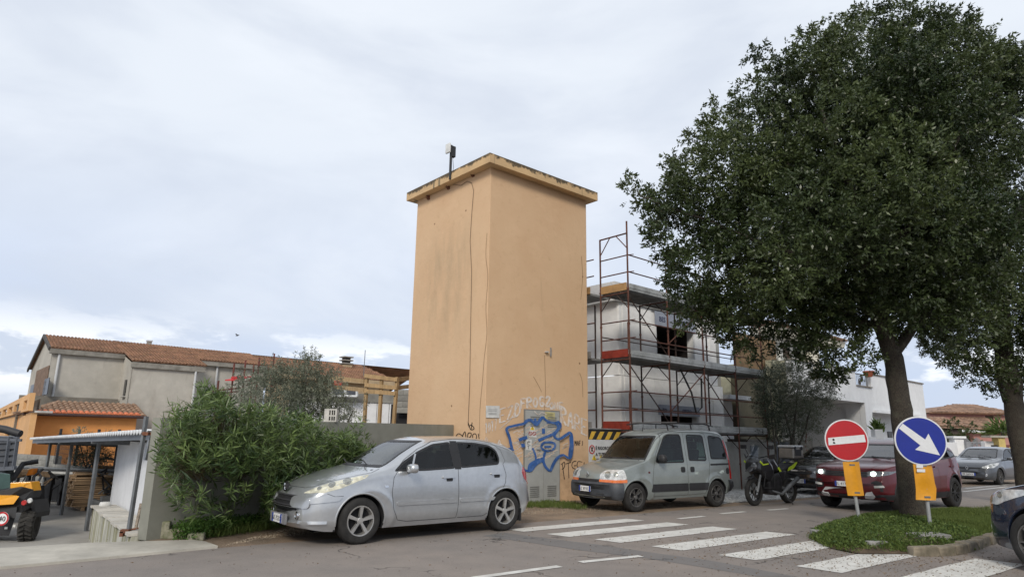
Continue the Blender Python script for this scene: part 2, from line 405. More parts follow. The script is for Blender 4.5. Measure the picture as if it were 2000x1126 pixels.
    def _cut(s, P, dr):
        d = Vector(dr).normalized(); u, v = s.basis(d); q = offset_poly(rnd_corners([( Vector(p).dot(u), Vector(p).dot(v)) for p in P]), .018)
        dead = [f for f in s.bm.faces if f.normal.dot(d) < -.12 and inpoly(f.calc_center_median().dot(u), f.calc_center_median().dot(v), q) and s._front(f.calc_center_median(), d)]
        bmesh.ops.delete(s.bm, geom=dead, context='FACES')
    def _front(s, c, d):
        h = s.bvh.ray_cast(c-d*3, d); return h[0] is not None and (h[0]-c).length < .03
    def basis(s, d):
        u = d.cross(UP)
        if u.length < .1: u = Vector((1, 0, 0))
        u.normalize(); return u, u.cross(d).normalized()
    def finish_body(s, name='body'):
        s.bm.to_mesh(s.mesh); s.bm.free(); s.mesh.name = name
        try: s.mesh.set_sharp_from_angle(angle=math.radians(50))
        except Exception: pass
        o = bpy.data.objects.new(name, s.mesh); COL.objects.link(o); o.parent = s.root; s.body = o; return o
    def patch(s, name, P, dr, mat, offs=.003, thick=False, hole=None, corner=.03, step=.035, parent=None, mirror=True, sx=1, parts=True):
        """a surface patch that follows the body: P are 3D points near it, dr the direction of view on to it"""
        outs = []
        for sgn in ((1, -1) if mirror else (1,)):
            PP = [Vector((p[0], p[1]*sgn, p[2])) for p in P]; d = Vector((dr[0], dr[1]*sgn, dr[2])).normalized(); u, v = s.basis(d)
            q = [(p.dot(u), p.dot(v)) for p in PP]
            if corner: q = rnd_corners(q, corner)
            qo = resample(q, step); pts = [Vector(p) for p in qo]; holeq = None
            if hole: holeq = resample(offset_poly(q, hole), step); pts += [Vector(p) for p in holeq]
            x0 = min(p[0] for p in qo); x1 = max(p[0] for p in qo); y0 = min(p[1] for p in qo); y1 = max(p[1] for p in qo); ins = offset_poly(q, step*.4)
            if not hole:
                for i in range(1, int((x1-x0)/step)+1):
                    for j in range(1, int((y1-y0)/step)+1):
                        a, b = x0+i*step, y0+j*step
                        if inpoly(a, b, ins): pts.append(Vector((a, b)))
            ne = len(qo); ed = [(i, (i+1) % ne) for i in range(ne)]
            if holeq: nh = len(holeq); ed += [(ne+i, ne+(i+1) % nh) for i in range(nh)]
            vo, eo, fo, *_ = delaunay_2d_cdt(pts, ed, [], 0, 1e-5)
            V = []; ok = []; base = []
            for p in vo:
                org = u*p[0]+v*p[1]; h = s.bvh.ray_cast(org-d*6, d)
                if h[0] is None: ok.append(False); V.append(org); base.append(org)
                else:
                    nrm = h[1] if h[1].dot(d) < 0 else -h[1]; ok.append(True); V.append(h[0]+nrm*offs); base.append(h[0]+nrm*.0005)
            Fs = []
            for f in fo:
                c = (vo[f[0]]+vo[f[1]]+vo[f[2]])/3
                if not inpoly(c[0], c[1], q) or not all(ok[i] for i in f): continue
                if holeq and inpoly(c[0], c[1], holeq): continue
                Fs.append(tuple(f))
            if thick:
                cnt = {}
                for f in Fs:
                    for i in range(len(f)):
                        e = (f[i], f[(i+1) % len(f)]); cnt[tuple(sorted(e))] = cnt.get(tuple(sorted(e)), 0)+1
                nb = len(V); V = V+base; sh = s.bvh
                for e, c in cnt.items():
                    if c == 1: Fs.append((e[0], e[1], nb+e[1], nb+e[0]))
            mb = MB(); mb.add(V, Fs); o = mb.build(name, mat, parent or s.root, smooth=True, local=True); outs.append(o)
        return outs
    def strip(s, name, P, dr, mat, w=.007, offs=.0025, mirror=True, parent=None, closed=False):
        outs = []
        for sgn in ((1, -1) if mirror else (1,)):
            PP = [Vector((p[0], p[1]*sgn, p[2])) for p in P]; d = Vector((dr[0], dr[1]*sgn, dr[2])).normalized(); u, v = s.basis(d)
            q = [np.array((p.dot(u), p.dot(v))) for p in PP]; R = []
            if closed: q.append(q[0])
            for i in range(len(q)-1):
                k = max(1, int(np.hypot(*(q[i+1]-q[i]))/.03))
                for j in range(k): R.append(q[i]+(q[i+1]-q[i])*j/k)
            R.append(q[-1]); V = []
            for i, p in enumerate(R):
                t = R[min(i+1, len(R)-1)]-R[max(i-1, 0)]; t = t/(np.hypot(*t)+1e-9); nn_ = np.array([-t[1], t[0]])*w/2
                for e in (p+nn_, p-nn_):
                    org = u*e[0]+v*e[1]; h = s.bvh.ray_cast(org-d*6, d)
                    V.append((h[0]+(h[1] if h[1].dot(d) < 0 else -h[1])*offs) if h[0] is not None else None)
            F_ = [(2*i, 2*i+1, 2*i+3, 2*i+2) for i in range(len(R)-1) if all(V[j] is not None for j in (2*i, 2*i+1, 2*i+3, 2*i+2))]
            V = [x if x is not None else Vector((0, 0, .5)) for x in V]
            outs.append(MB().add(V, F_).build(name, mat, parent or s.root, local=True))
        return outs
    def wrap(s, name, prof, a0, a1, mat, cx=.8, parent=None, n=60, rear=False):
        """band round the nose (or tail): prof = [(z, offset)...]"""
        V = []; c = Vector((cx, 0, 0)); sg = -1 if not rear else 1
        for (z, of) in prof:
            for i in range(n+1):
                an = math.radians(a0+(a1-a0)*i/n); d = Vector((sg*math.cos(an), math.sin(an), 0)); h = s.bvh.ray_cast(Vector((cx, 0, z))+d*5, -d)
                V.append(h[0]+d*of if h[0] is not None else V[-1])
        F_ = [(j*(n+1)+i, j*(n+1)+i+1, (j+1)*(n+1)+i+1, (j+1)*(n+1)+i) for j in range(len(prof)-1) for i in range(n)]
        return MB().add(V, F_).build(name, mat, parent or s.root, smooth=True, local=True)
    def wheels(s, spokes=5, rimmat=ALLOY, rr=None, style='fat', steer=0):
        sp = s.sp; r = sp['r']; rr = rr or r*.66; tw = sp.get('tw', .2); first = None
        for wx in sp['wheels']:
            for sy in (-1, 1):
                cy = sy*(sp['W']/2-.022)
                if first and False: pass
                ax = Vector((0, sy, 0)); c = Vector((wx, cy, r))
                w = MB().lathe([(rr, -.008), (rr+.01, .004), (rr+.03, .006), (r-.04, .004), (r-.012, -.012), (r, -.035), (r, -tw+.03), (r-.02, -tw), (rr, -tw)], (0, 0, 0), ax, 40).build('wheel', RUBBER, s.root, smooth=True, local=True)
                w.location = c
                if steer and wx < sp['L']/2: w.rotation_euler = (0, 0, steer)
                m = MB(); m.lathe([(0, -.09), (rr*.9, -.085), (rr, -.07)], (0, 0, 0), ax, 32); m.build('brake_disc', DARK, w, local=True)
                m = MB(); m.lathe([(rr+.004, -.012), (rr-.004, .002), (rr-.018, 0), (rr-.022, -.03), (rr-.03, -.085)], (0, 0, 0), ax, 40)
                m.lathe([(0, -.012), (r*.12, -.012), (r*.16, -.02), (r*.16, -.06)], (0, 0, 0), ax, 20)
                for k in range(spokes):
                    an = 2*math.pi*k/spokes+.25; dr = Vector((math.cos(an), 0, math.sin(an))); sd = Vector((-math.sin(an), 0, math.cos(an)))
                    subs = [0] if style == 'fat' else [-.045, .045]
                    for sb in subs:
                        wi, wo = (r*.13, r*.19) if style == 'fat' else (r*.06, r*.07)
                        A = dr*r*.1+sd*sb*.5; B = dr*(rr-.01)+sd*sb*(1 if style != 'V' else 2)
                        p = [A-sd*wi/2+ax*-.05, A+sd*wi/2+ax*-.05, B+sd*wo/2+ax*-.04, B-sd*wo/2+ax*-.04, A-sd*wi*.4+ax*-.014, A+sd*wi*.4+ax*-.014, B+sd*wo*.42+ax*-.004, B-sd*wo*.42+ax*-.004]
                        m.hexa(p)
                m.build('rim', rimmat, w, smooth=False, local=True)
                for k in range(5):
                    an = 2*math.pi*(k+.5)/5+.25; MB().lathe([(.011, -.03), (.011, -.008), (0, -.008)], Vector((math.cos(an)*r*.2, 0, math.sin(an)*r*.2)), ax, 6).build('wheel_bolt', DARK, w, local=True)
    def arch_lips(s, mat, w=.016, a0=-8, a1=188):
        for wx in s.sp['wheels']:
            for sy in (-1, 1):
                P = []; R = s.sp['arch']+.001; cz = s.sp['r']+s.sp.get('archup', 0)
                for k in range(49):
                    an = math.radians(a0+(a1-a0)*k/48); x = wx+math.cos(an)*R; z = cz+math.sin(an)*R; h = s.bvh.ray_cast(Vector((x, sy*3, z)), Vector((0, -sy, 0)))
                    if h[0] is not None and z > .18: P.append(Vector((x, h[0].y, z)))
                MB().tube([p-Vector((0, sy*w*.45, 0)) for p in P], w, 8).build('arch_lip', mat, s.root, smooth=True, local=True)
    def windows(s, gl, frame=.032, fm=BLACK):
        for i, (P, dr) in enumerate(s.sp['win']):
            d = Vector(dr); nm = 'windscreen' if d.x > .5 else ('rear_window' if d.x < -.5 else 'side_window')
            s.patch(nm, P, dr, s.sp.get('screen', gl) if nm == 'windscreen' else gl, .001, mirror=False, corner=.05)
            s.patch('window_seal', P, dr, fm, .0035, mirror=False, corner=.05, hole=frame)
    def interior(s, x0, zf, zr, wd=.5, rear=True, dash=None):
        m = MB(); L_ = s.sp['L']
        m.box((s.sp['wheels'][0]+1.0+.6, 0, zf-.05), (2.4, s.sp['W']*.84, .06)); m.build('cabin_floor', DARK, s.root, local=True)
        for (x, ys) in ((x0, (-.36, .36)),)+(((x0+.85, (-.4, 0, .4)),) if rear else ()):
            for y in ys:
                q = MB(); q.box((x, y, zf+.2), (.5, wd if abs(y) > .1 and x == x0 else .38, .18)); q.box((x+.28, y, zf+.52), (.14, wd*.92 if x == x0 else .38, .58), ax=(1, 0, -.22), az=(.22, 0, 1)); q.box((x+.36, y, zf+.9), (.09, .24, .17))
                q.build('seat', SEAT, s.root, bevel=.03, local=True)
        if dash:
            q = MB(); q.box((dash[0], 0, dash[1]-.12), (.5, s.sp['W']*.8, .22)); q.build('dashboard', DARK, s.root, bevel=.05, local=True)
            m = MB(); c = Vector((dash[0]+.38, -.36, dash[1]-.02)); ax = Vector((1, 0, .45)).normalized(); u = Vector((0, 1, 0)); v = ax.cross(u)
            m.tube([c+(u*math.cos(2*math.pi*k/20)+v*math.sin(2*math.pi*k/20))*.185 for k in range(21)], .014, 6, cap=False); m.bar(c-u*.17, c+u*.17, .03); m.bar(c, c-ax*.25, .05); m.build('steering_wheel', DARK, s.root, local=True)
    def mirrors(s, x, y, z, mat, size=(.12, .2, .14), armz=0):
        for sy in (-1, 1):
            m = MB(); c = Vector((x, sy*(y+.13), z)); n1, n2 = 10, 12; vs = []
            for i in range(n1+1):
                a = -math.pi/2+math.pi*i/n1
                for k in range(n2):
                    b = 2*math.pi*k/n2; ca = abs(math.cos(a))**.7; sg = lambda t: math.copysign(abs(t)**.65, t)
                    vs.append(c+Vector((sg(math.cos(b))*ca*size[0]/2*(1.2 if math.cos(b) < 0 else .45), math.copysign(abs(math.sin(a))**.7, math.sin(a))*size[1]/2, sg(math.sin(b))*ca*size[2]/2)))
            m.add(vs, [(i*n2+k, i*n2+(k+1) % n2, (i+1)*n2+(k+1) % n2, (i+1)*n2+k) for i in range(n1) for k in range(n2)])
            o = m.build('wing_mirror', mat, s.root, smooth=True, local=True)
            MB().bar((x+.02, sy*(y-.06), z-size[2]*.4), (x, sy*(y+.08), z-size[2]*.3), .05, .04).build('mirror_arm', BLACK, o, local=True)
    def plate(s, x, z, txt, w=.52, h=.11, front=True, y0=0, ry=0):
        d = -1 if front else 1; m = MB(); m.box((x, y0, z), (.012, w, h)); p = m.build('number_plate', PLATE, s.root, local=True)
        b = MB()
        for sy in (-1, 1): MB().box((x+d*.002, y0+sy*(w/2-.022), z), (.012, .044, h+.001)).build('blue_band', PLBLUE, p, local=True)
        xd = (0, -1, 0) if front else (0, 1, 0)
        text('plate_number', txt, .088, (x+d*.0075, y0+(.0 if front else -.0), z-.032), xd, (0, 0, 1), INKB, p, .0008, 'CENTER', True)
def side(pts, y=-.9): return [(p[0], y, p[1]) for p in pts]
def frontp(pts, x=0.0): return [(x, p[0], p[1]) for p in pts]

def lamp_dots(c, L_, dr):
    m_ = M('lamp_reflector', (.40, .40, .36), .18, .25, 18, metal=.6)
    for (x, y, z, r) in L_:
        d = Vector((dr[0], dr[1], dr[2])).normalized(); u, v = c.basis(d); p = Vector((x, -y, z)); c.patch('lamp_reflector', [tuple(p+(u*math.cos(2*math.pi*k/14)+v*math.sin(2*math.pi*k/14))*r) for k in range(14)], dr, m_, .009, True, corner=0, step=.02)
def make_peugeot():
    root = empty('hatchback_car', label='silver five-door hatchback with lion badge parked in front of the oleander', cat='car')
    paint = M('silver_paint', (.49, .505, .52), .3, .03, 2, metal=.65, coat=1.0, stain=[((.36, .35, .33), 3.5, (1, 1, 1.5), .55, .8, .12)])
    ws = [(0, -1, 0)]
    fw = [(1.36, .985), (1.52, 1.12), (1.80, 1.275), (2.08, 1.385), (2.42, 1.425), (2.46, 1.01), (1.9, .985)]
    rw = [(2.56, 1.015), (2.53, 1.425), (2.9, 1.415), (3.2, 1.375), (3.33, 1.29), (3.37, 1.16), (3.33, 1.06)]
    wins = []
    for sg in (-1, 1):
        for P in (fw, rw): wins.append(([(p[0], sg*.9, p[1]) for p in P], (0, -sg, 0)))
    wins.append((frontp([(-.66, 1.035), (.66, 1.035), (.64, 1.09), (.535, 1.435), (-.535, 1.435), (-.64, 1.09)]), (1, 0, -.0)))
    wins.append((frontp([(-.56, 1.08), (.56, 1.08), (.50, 1.36), (-.50, 1.36)], 4.2), (-1, 0, 0)))
    sp = dict(L=4.2, W=1.75, wheels=(.86, 3.468), r=.318, arch=.375, tw=.205, win=wins, lean=.36, drop=.10, warp=.20, rwarp=.10,
              top=[(0, .50), (.03, .60), (.10, .70), (.22, .785), (.45, .875), (.8, .965), (1.1, 1.03), (1.22, 1.07), (1.6, 1.27), (2.0, 1.44), (2.35, 1.505), (2.75, 1.515), (3.2, 1.48), (3.6, 1.40), (3.75, 1.34), (3.95, 1.13), (4.06, 1.0), (4.13, .86), (4.17, .70), (4.2, .55)],
              belt=[(0, .47), (.1, .64), (.3, .745), (.7, .86), (1.1, .93), (1.6, .955), (2.5, .985), (3.3, 1.03), (3.8, 1.06), (4.0, .95), (4.12, .78), (4.2, .53)],
              bot=[(0, .30), (.06, .23), (.4, .19), (1.4, .20), (3.0, .20), (3.8, .23), (4.1, .30), (4.2, .40)],
              plan=[(0, .60), (.05, .70), (.18, .79), (.45, .855), (.9, .872), (2.1, .875), (3.3, .87), (3.8, .83), (4.05, .77), (4.2, .66)])
    sp['screen'] = glass('screen_glass', (.40, .46, .45), 2.7); c = Car(sp, root, paint); c.finish_body(); c.arch_lips(paint); gl = glass('car_glass', (.38, .44, .43), 1.55)
    c.windows(gl); c.wheels(5, ALLOY); c.interior(1.85, .45, 1.2, dash=(1.3, 1.02)); c.mirrors(1.62, .84, 1.03, paint, (.17, .22, .14))
    S = lambda *p: [(a, -.9, b) for a, b in p]
    c.patch('headlight', [(.19, -.60, .70), (.16, -.44, .685), (.50, -.60, .81), (.98, -.80, .935), (.90, -.84, .90), (.55, -.82, .77), (.33, -.74, .70)], (.55, .75, -.36), LENSOLD, .006, True, corner=.02)
    c.patch('pillar_trim', S((2.45, 1.0), (2.57, 1.0), (2.55, 1.435), (2.42, 1.435)), (0, 1, 0), BLACK, .0042, corner=0)
    c.strip('window_divider', S((1.66, .99), (1.76, 1.24)), (0, 1, 0), paint, .03, .006)
    lamp_dots(c, ((.47, .69, .80, .052), (.66, .76, .85, .06), (.33, .60, .745, .035)), (.55, .75, -.36))
    c.patch('tail_lamp', S((3.97, 1.02), (4.02, .98), (4.2, .76), (4.13, .72), (3.98, .82), (3.92, .93)), (-.35, 1, 0), REDL, .006, True, corner=.015)
    c.strip('door_seam', S((1.42, .98), (1.36, .90), (1.33, .70), (1.36, .45), (1.44, .30), (1.6, .27), (2.48, .27), (2.51, .5), (2.51, 1.0)), (0, 1, 0), SEAM)
    c.strip('door_seam', S((2.51, .27), (3.0, .27), (3.12, .33), (3.28, .52), (3.46, .78), (3.48, .9), (3.42, 1.07)), (0, 1, 0), SEAM)
    c.strip('door_seam', S((1.39, 1.0), (1.55, 1.15), (1.82, 1.31), (2.1, 1.425), (2.5, 1.465), (2.95, 1.455), (3.25, 1.41), (3.42, 1.30), (3.48, 1.12), (3.42, 1.07)), (0, 1, 0), SEAM, .005)
    c.strip('bonnet_seam', [(1.18, -.70, 1.02), (1.02, -.78, .965), (.6, -.66, .87), (.28, -.5, .79), (.2, -.35, .77), (.17, 0, .765)], (.3, .1, -1), SEAM, .008)
    c.strip('bumper_seam', S((.30, .70), (.42, .66), (.55, .665)), (.5, 1, 0), SEAM, .006)
    c.patch('side_moulding', S((1.42, .50), (2.47, .50), (2.47, .56), (1.42, .555)), (0, 1, 0), paint, .016, True, corner=.02)
    c.patch('side_moulding', S((2.54, .50), (3.20, .505), (3.24, .56), (2.54, .56)), (0, 1, 0), paint, .016, True, corner=.02)
    for hx, hz in ((2.28, .865), (3.22, .90)):
        c.patch('handle_recess', S((hx, hz-.045), (hx+.12, hz-.045), (hx+.12, hz+.01), (hx, hz+.01)), (0, 1, 0), BLACK, .002, corner=.02)
        c.patch('door_handle', S((hx-.07, hz), (hx+.14, hz+.005), (hx+.14, hz+.04), (hx-.07, hz+.035)), (0, 1, 0), paint, .028, True, corner=.015)
    c.patch('indicator', S((1.21, .76), (1.27, .76), (1.27, .79), (1.21, .79)), (0, 1, 0), CHROME, .006, True, corner=.01)
    fr = lambda *p: [(0, a, b) for a, b in p]
    gr = c.patch('grille', fr((-.36, .33), (.36, .33), (.40, .42), (.42, .65), (-.42, .65), (-.40, .42)), (1, 0, 0), BLACK, .004, True, mirror=False)[0]
    for z in (.40, .46, .52, .58, .64): c.patch('grille_bar', fr((-.40, z), (.40, z), (.40, z+.016), (-.40, z+.016)), (1, 0, 0), M('grille_bar', (.05, .05, .055), .3, 0), .02, True, mirror=False, corner=0, parent=gr)
    c.patch('bumper_guard', fr((-.70, .50), (-.42, .50), (-.33, .53), (-.31, .63), (-.44, .655), (-.70, .63)), (1, .15, 0), paint, .03, True, corner=.05)
    c.patch('bumper_strip', [(0, -.80, .56), (0, -.68, .55), (.2, -.6, .64), (.35, -.8, .655), (.5, -.9, .66), (.45, -.9, .60)], (1, .9, 0), paint, .02, True, corner=.03)
    for sy in (-1, 1): MB().lathe([(0, .012), (.035, .012), (.045, .02), (.055, .012), (.058, -.05)], (.075, sy*.47, .40), (-1, 0, 0), 20).build('fog_lamp', [CHROME], root, smooth=True, local=True)
    c.wrap('lower_lip', [(.27, .004), (.30, .014), (.34, .004)], -62, 62, paint)
    MB().box((-.012, 0, .335), (.03, .60, .14)).build('plate_mount', M('grey_plastic', (.2, .2, .21), .5), root, bevel=.006, local=True)
    c.plate(-.034, .335, 'AK 752CJ', .36, .115)
    # lion badge: shield with rampant figure
    b = MB().prism([(.10, -.055, .80), (.095, 0, .815), (.10, .055, .80), (.075, .04, .72), (.055, 0, .69), (.075, -.04, .72)], (-.035, 0, .02)).build('badge', BLACK, root, local=True)
    q = MB(); z0 = Vector((.045, 0, .765))
    for p in ([(.03, .035), (-.01, .04), (-.025, .015), (.0, .02), (.012, .0), (-.02, -.01), (-.03, -.045), (-.005, -.04), (.01, -.06), (.022, -.03), (.035, .0)],):
        q.prism([z0+Vector((-b_*.25*0, a_, b_)) for a_, b_ in p], (-.02, 0, .006))
    q.build('lion_emblem', CHROME, b, local=True)
    c.patch('roof_dirt_panel', [(2.3, -.3, 1.5), (3.1, -.3, 1.5), (3.1, .3, 1.5), (2.3, .3, 1.5)], (0, 0, -1), M('dusty_roof', (.36, .35, .34), .5, .1, 3, metal=.2), .001, mirror=False) if False else None
    for sy in (-.45, .25):
        MB().tube([(1.10, sy, 1.075), (1.16, sy+.2, 1.105), (1.24, sy+.42, 1.125)], .009, 6).build('wiper', BLACK, root, local=True)
    c.patch('rear_spoiler_lip', [(3.62, -.5, 1.40), (3.75, -.5, 1.36), (3.78, .5, 1.36), (3.62, .5, 1.40)], (0, 0, -1), paint, .02, True, mirror=False)
    ex = MB().box((2.2, 0, .24), (3.0, 1.2, .06)).build('underbody', DARK, root, local=True)
    MB().box((3.78, -.80, .25), (.02, .16, .2)).build('mud_flap', BLACK, root, local=True)
    return root

def make_kangoo():
    root = empty('small_van', label='grey-green small van with black bumper and roof bars parked beside the tower', cat='van')
    paint = M('grey_green_paint', (.27, .30, .29), .4, .05, 2, metal=.35, coat=.8)
    fw = [(1.30, 1.04), (1.36, 1.16), (1.66, 1.58), (1.80, 1.64), (2.16, 1.645), (2.22, 1.60), (2.22, 1.01), (1.36, 1.0)]
    mw = [(2.38, 1.05), (2.40, 1.62), (2.46, 1.645), (2.92, 1.64), (2.98, 1.60), (2.99, 1.08), (2.94, 1.04)]
    rw = [(3.14, 1.08), (3.15, 1.60), (3.21, 1.635), (3.60, 1.60), (3.67, 1.54), (3.76, 1.14), (3.72, 1.08)]
    wins = [([(p[0], sg*.9, p[1]) for p in P], (0, -sg, 0)) for sg in (-1, 1) for P in (fw, mw, rw)]
    wins.append((frontp([(-.72, 1.075), (.72, 1.075), (.71, 1.12), (.60, 1.60), (-.60, 1.60), (-.71, 1.12)]), (1, 0, 0)))
    wins.append((frontp([(-.6, 1.08), (.6, 1.08), (.55, 1.6), (-.55, 1.6)], 4), (-1, 0, 0)))
    sp = dict(L=3.99, W=1.66, wheels=(.70, 3.30), r=.30, arch=.36, tw=.18, win=wins, lean=.16, drop=.13, warp=.20, rwarp=.05, flare=.022, crown=.1, beltw=.975,
              top=[(0, .52), (.02, .62), (.05, .76), (.12, .83), (.3, .905), (.6, .99), (.85, 1.05), (.98, 1.10), (1.2, 1.33), (1.5, 1.60), (1.7, 1.70), (2.0, 1.76), (2.4, 1.79), (3.1, 1.80), (3.6, 1.76), (3.78, 1.68), (3.86, 1.50), (3.93, 1.1), (3.96, .8), (3.99, .55)],
              belt=[(0, .50), (.05, .70), (.3, .83), (.7, .93), (1.0, .985), (1.5, .99), (3.0, 1.02), (3.85, 1.03), (3.93, .9), (3.96, .7), (3.99, .5)],
              bot=[(0, .30), (.08, .25), (.5, .22), (1.4, .24), (3.0, .25), (3.7, .28), (3.99, .38)],
              plan=[(0, .64), (.04, .72), (.14, .78), (.4, .815), (.9, .83), (3.0, .83), (3.6, .815), (3.9, .785), (3.99, .73)])
    c = Car(sp, root, paint); c.finish_body(); c.arch_lips(paint, .02); c.windows(glass('van_glass', (.55, .74, .68), 1.5)); c.wheels(5, ALLOYDK, style='V'); c.interior(1.75, .5, 1.2, dash=(1.2, 1.08), rear=True); c.mirrors(1.42, .80, 1.10, BLACK, (.16, .2, .19))
    S = lambda *p: [(a, -.9, b) for a, b in p]; fr = lambda *p: [(0, a, b) for a, b in p]
    c.wrap('front_bumper', [(.25, .0), (.26, .03), (.33, .045), (.45, .05), (.56, .045), (.60, .02), (.605, .0)], -88, 88, M('bumper_plastic', (.05, .056, .066), .55, .15, 5), cx=.36)
    c.wrap('rear_bumper', [(.33, .0), (.34, .03), (.45, .045), (.56, .035), (.60, .0)], -75, 75, BLACK, cx=3.5, rear=True)
    c.patch('headlight', [(.02, -.38, .66), (.02, -.40, .78), (.15, -.44, .85), (.30, -.60, .87), (.42, -.75, .86), (.42, -.82, .67), (.2, -.74, .66)], (.8, .6, -.12), LENS, .006, True, corner=.05)
    lamp_dots(c, ((.10, .56, .765, .075), (.24, .68, .77, .05)), (.8, .6, -.12))
    c.patch('indicator', [(.02, -.37, .61), (.02, -.38, .66), (.2, -.74, .66), (.42, -.82, .67), (.42, -.82, .605), (.2, -.76, .60)], (.8, .6, 0), AMBER, .008, True, corner=.015)
    c.patch('grille', fr((-.36, .60), (.36, .60), (.37, .66), (-.37, .66)), (1, 0, 0), BLACK, .006, True, mirror=False)
    for z in (.355, .315): c.patch('air_intake', fr((-.48, z), (.48, z), (.48, z+.02), (-.48, z+.02)), (1, 0, 0), SEAM, .052, True, mirror=False, corner=.005)
    b = MB().prism([(.035, 0, .80), (.035, .035, .745), (.02, 0, .69), (.035, -.035, .745)], (-.025, 0, .008)).build('badge', CHROME, root, local=True)
    MB().prism([(.03, 0, .775), (.03, .016, .745), (.02, 0, .715), (.03, -.016, .745)], (-.022, 0, .008)).build('badge_inset', BLACK, b, local=True)
    c.plate(-.06, .455, 'BZ 893EZ', .38, .11)
    c.patch('side_cladding', S((1.13, .40), (2.30, .40), (2.30, .56), (1.16, .56)), (0, 1, 0), BLACK, .014, True, corner=.03)
    c.patch('side_cladding', S((2.33, .40), (2.93, .40), (2.99, .56), (2.33, .56)), (0, 1, 0), BLACK, .014, True, corner=.03)
    c.strip('door_seam', S((1.26, 1.0), (1.22, .85), (1.18, .6), (1.20, .30), (2.30, .30), (2.31, 1.0), (2.30, 1.68)), (0, 1, 0), SEAM)
    c.strip('door_seam', S((1.26, 1.0), (1.34, 1.2), (1.64, 1.64), (1.8, 1.69), (2.9, 1.70), (3.04, 1.66), (3.07, 1.5), (3.07, .95), (3.02, .70), (2.92, .50), (2.88, .32), (2.33, .30)), (0, 1, 0), SEAM)
    c.patch('sliding_rail', S((3.10, .94), (3.80, .95), (3.80, .99), (3.10, .98)), (0, 1, 0), BLACK, .005, corner=.01)
    for hx in (2.16, 2.47): c.patch('door_handle', S((hx-.07, .80), (hx+.06, .80), (hx+.06, .92), (hx-.07, .92)), (0, 1, 0), BLACK, .012, True, corner=.04)
    c.patch('fuel_flap', S((3.66, .74), (3.78, .74), (3.78, .88), (3.66, .88)), (0, 1, 0), BLACK, .006, True, corner=.05, mirror=False)
    c.patch('indicator', S((1.06, .79), (1.11, .79), (1.11, .83), (1.06, .83)), (0, 1, 0), M('dark_red', (.12, .02, .02), .3), .006, True, corner=.01)
    c.patch('tail_lamp', S((3.84, .62), (3.92, .62), (3.90, 1.1), (3.80, 1.55), (3.76, 1.5), (3.84, 1.05)), (-.4, 1, 0), REDL, .005, True, corner=.01)
    c.strip('bonnet_seam', [(.95, -.74, 1.04), (.6, -.70, .97), (.35, -.60, .89), (.12, -.38, .80), (.06, -.36, .68)], (.4, .1, -1), SEAM, .007)
    c.strip('roof_gutter', [(1.0, -.78, 1.1), (1.45, -.68, 1.55), (1.75, -.66, 1.70), (2.4, -.66, 1.77), (3.5, -.66, 1.77)], (0, .5, -1), SEAM, .014)
    r = MB()
    for sy in (-.56, .56):
        r.tube([(1.75, sy, 1.86), (2.2, sy, 1.90), (3.2, sy, 1.90), (3.55, sy, 1.85)], .014, 8)
        for x in (1.95, 2.75, 3.4): r.tube([(x, sy, 1.88), (x+.02, sy*1.04, 1.72)], .016, 6)
    r.build('roof_rail', BLACK, root, smooth=True, local=True)
    r = MB()
    for x in (2.1, 3.25): r.bar((x, -.72, 1.915), (x, .72, 1.915), .04, .025)
    r.build('roof_bar', M('rail_grey', (.12, .12, .12), .5), root, local=True)
    MB().tube([(1.72, .0, 1.70), (1.76, 0, 1.86)], [.012, .003], 6).build('aerial', BLACK, root, local=True)
    MB().box((2.0, 0, .27), (2.8, 1.2, .06)).build('underbody', DARK, root, local=True)
    for sy in (-.4, .25): MB().tube([(.97, sy, 1.10), (1.02, sy+.2, 1.14), (1.09, sy+.42, 1.17)], .009, 6).build('wiper', BLACK, root, local=True)
    
    return root

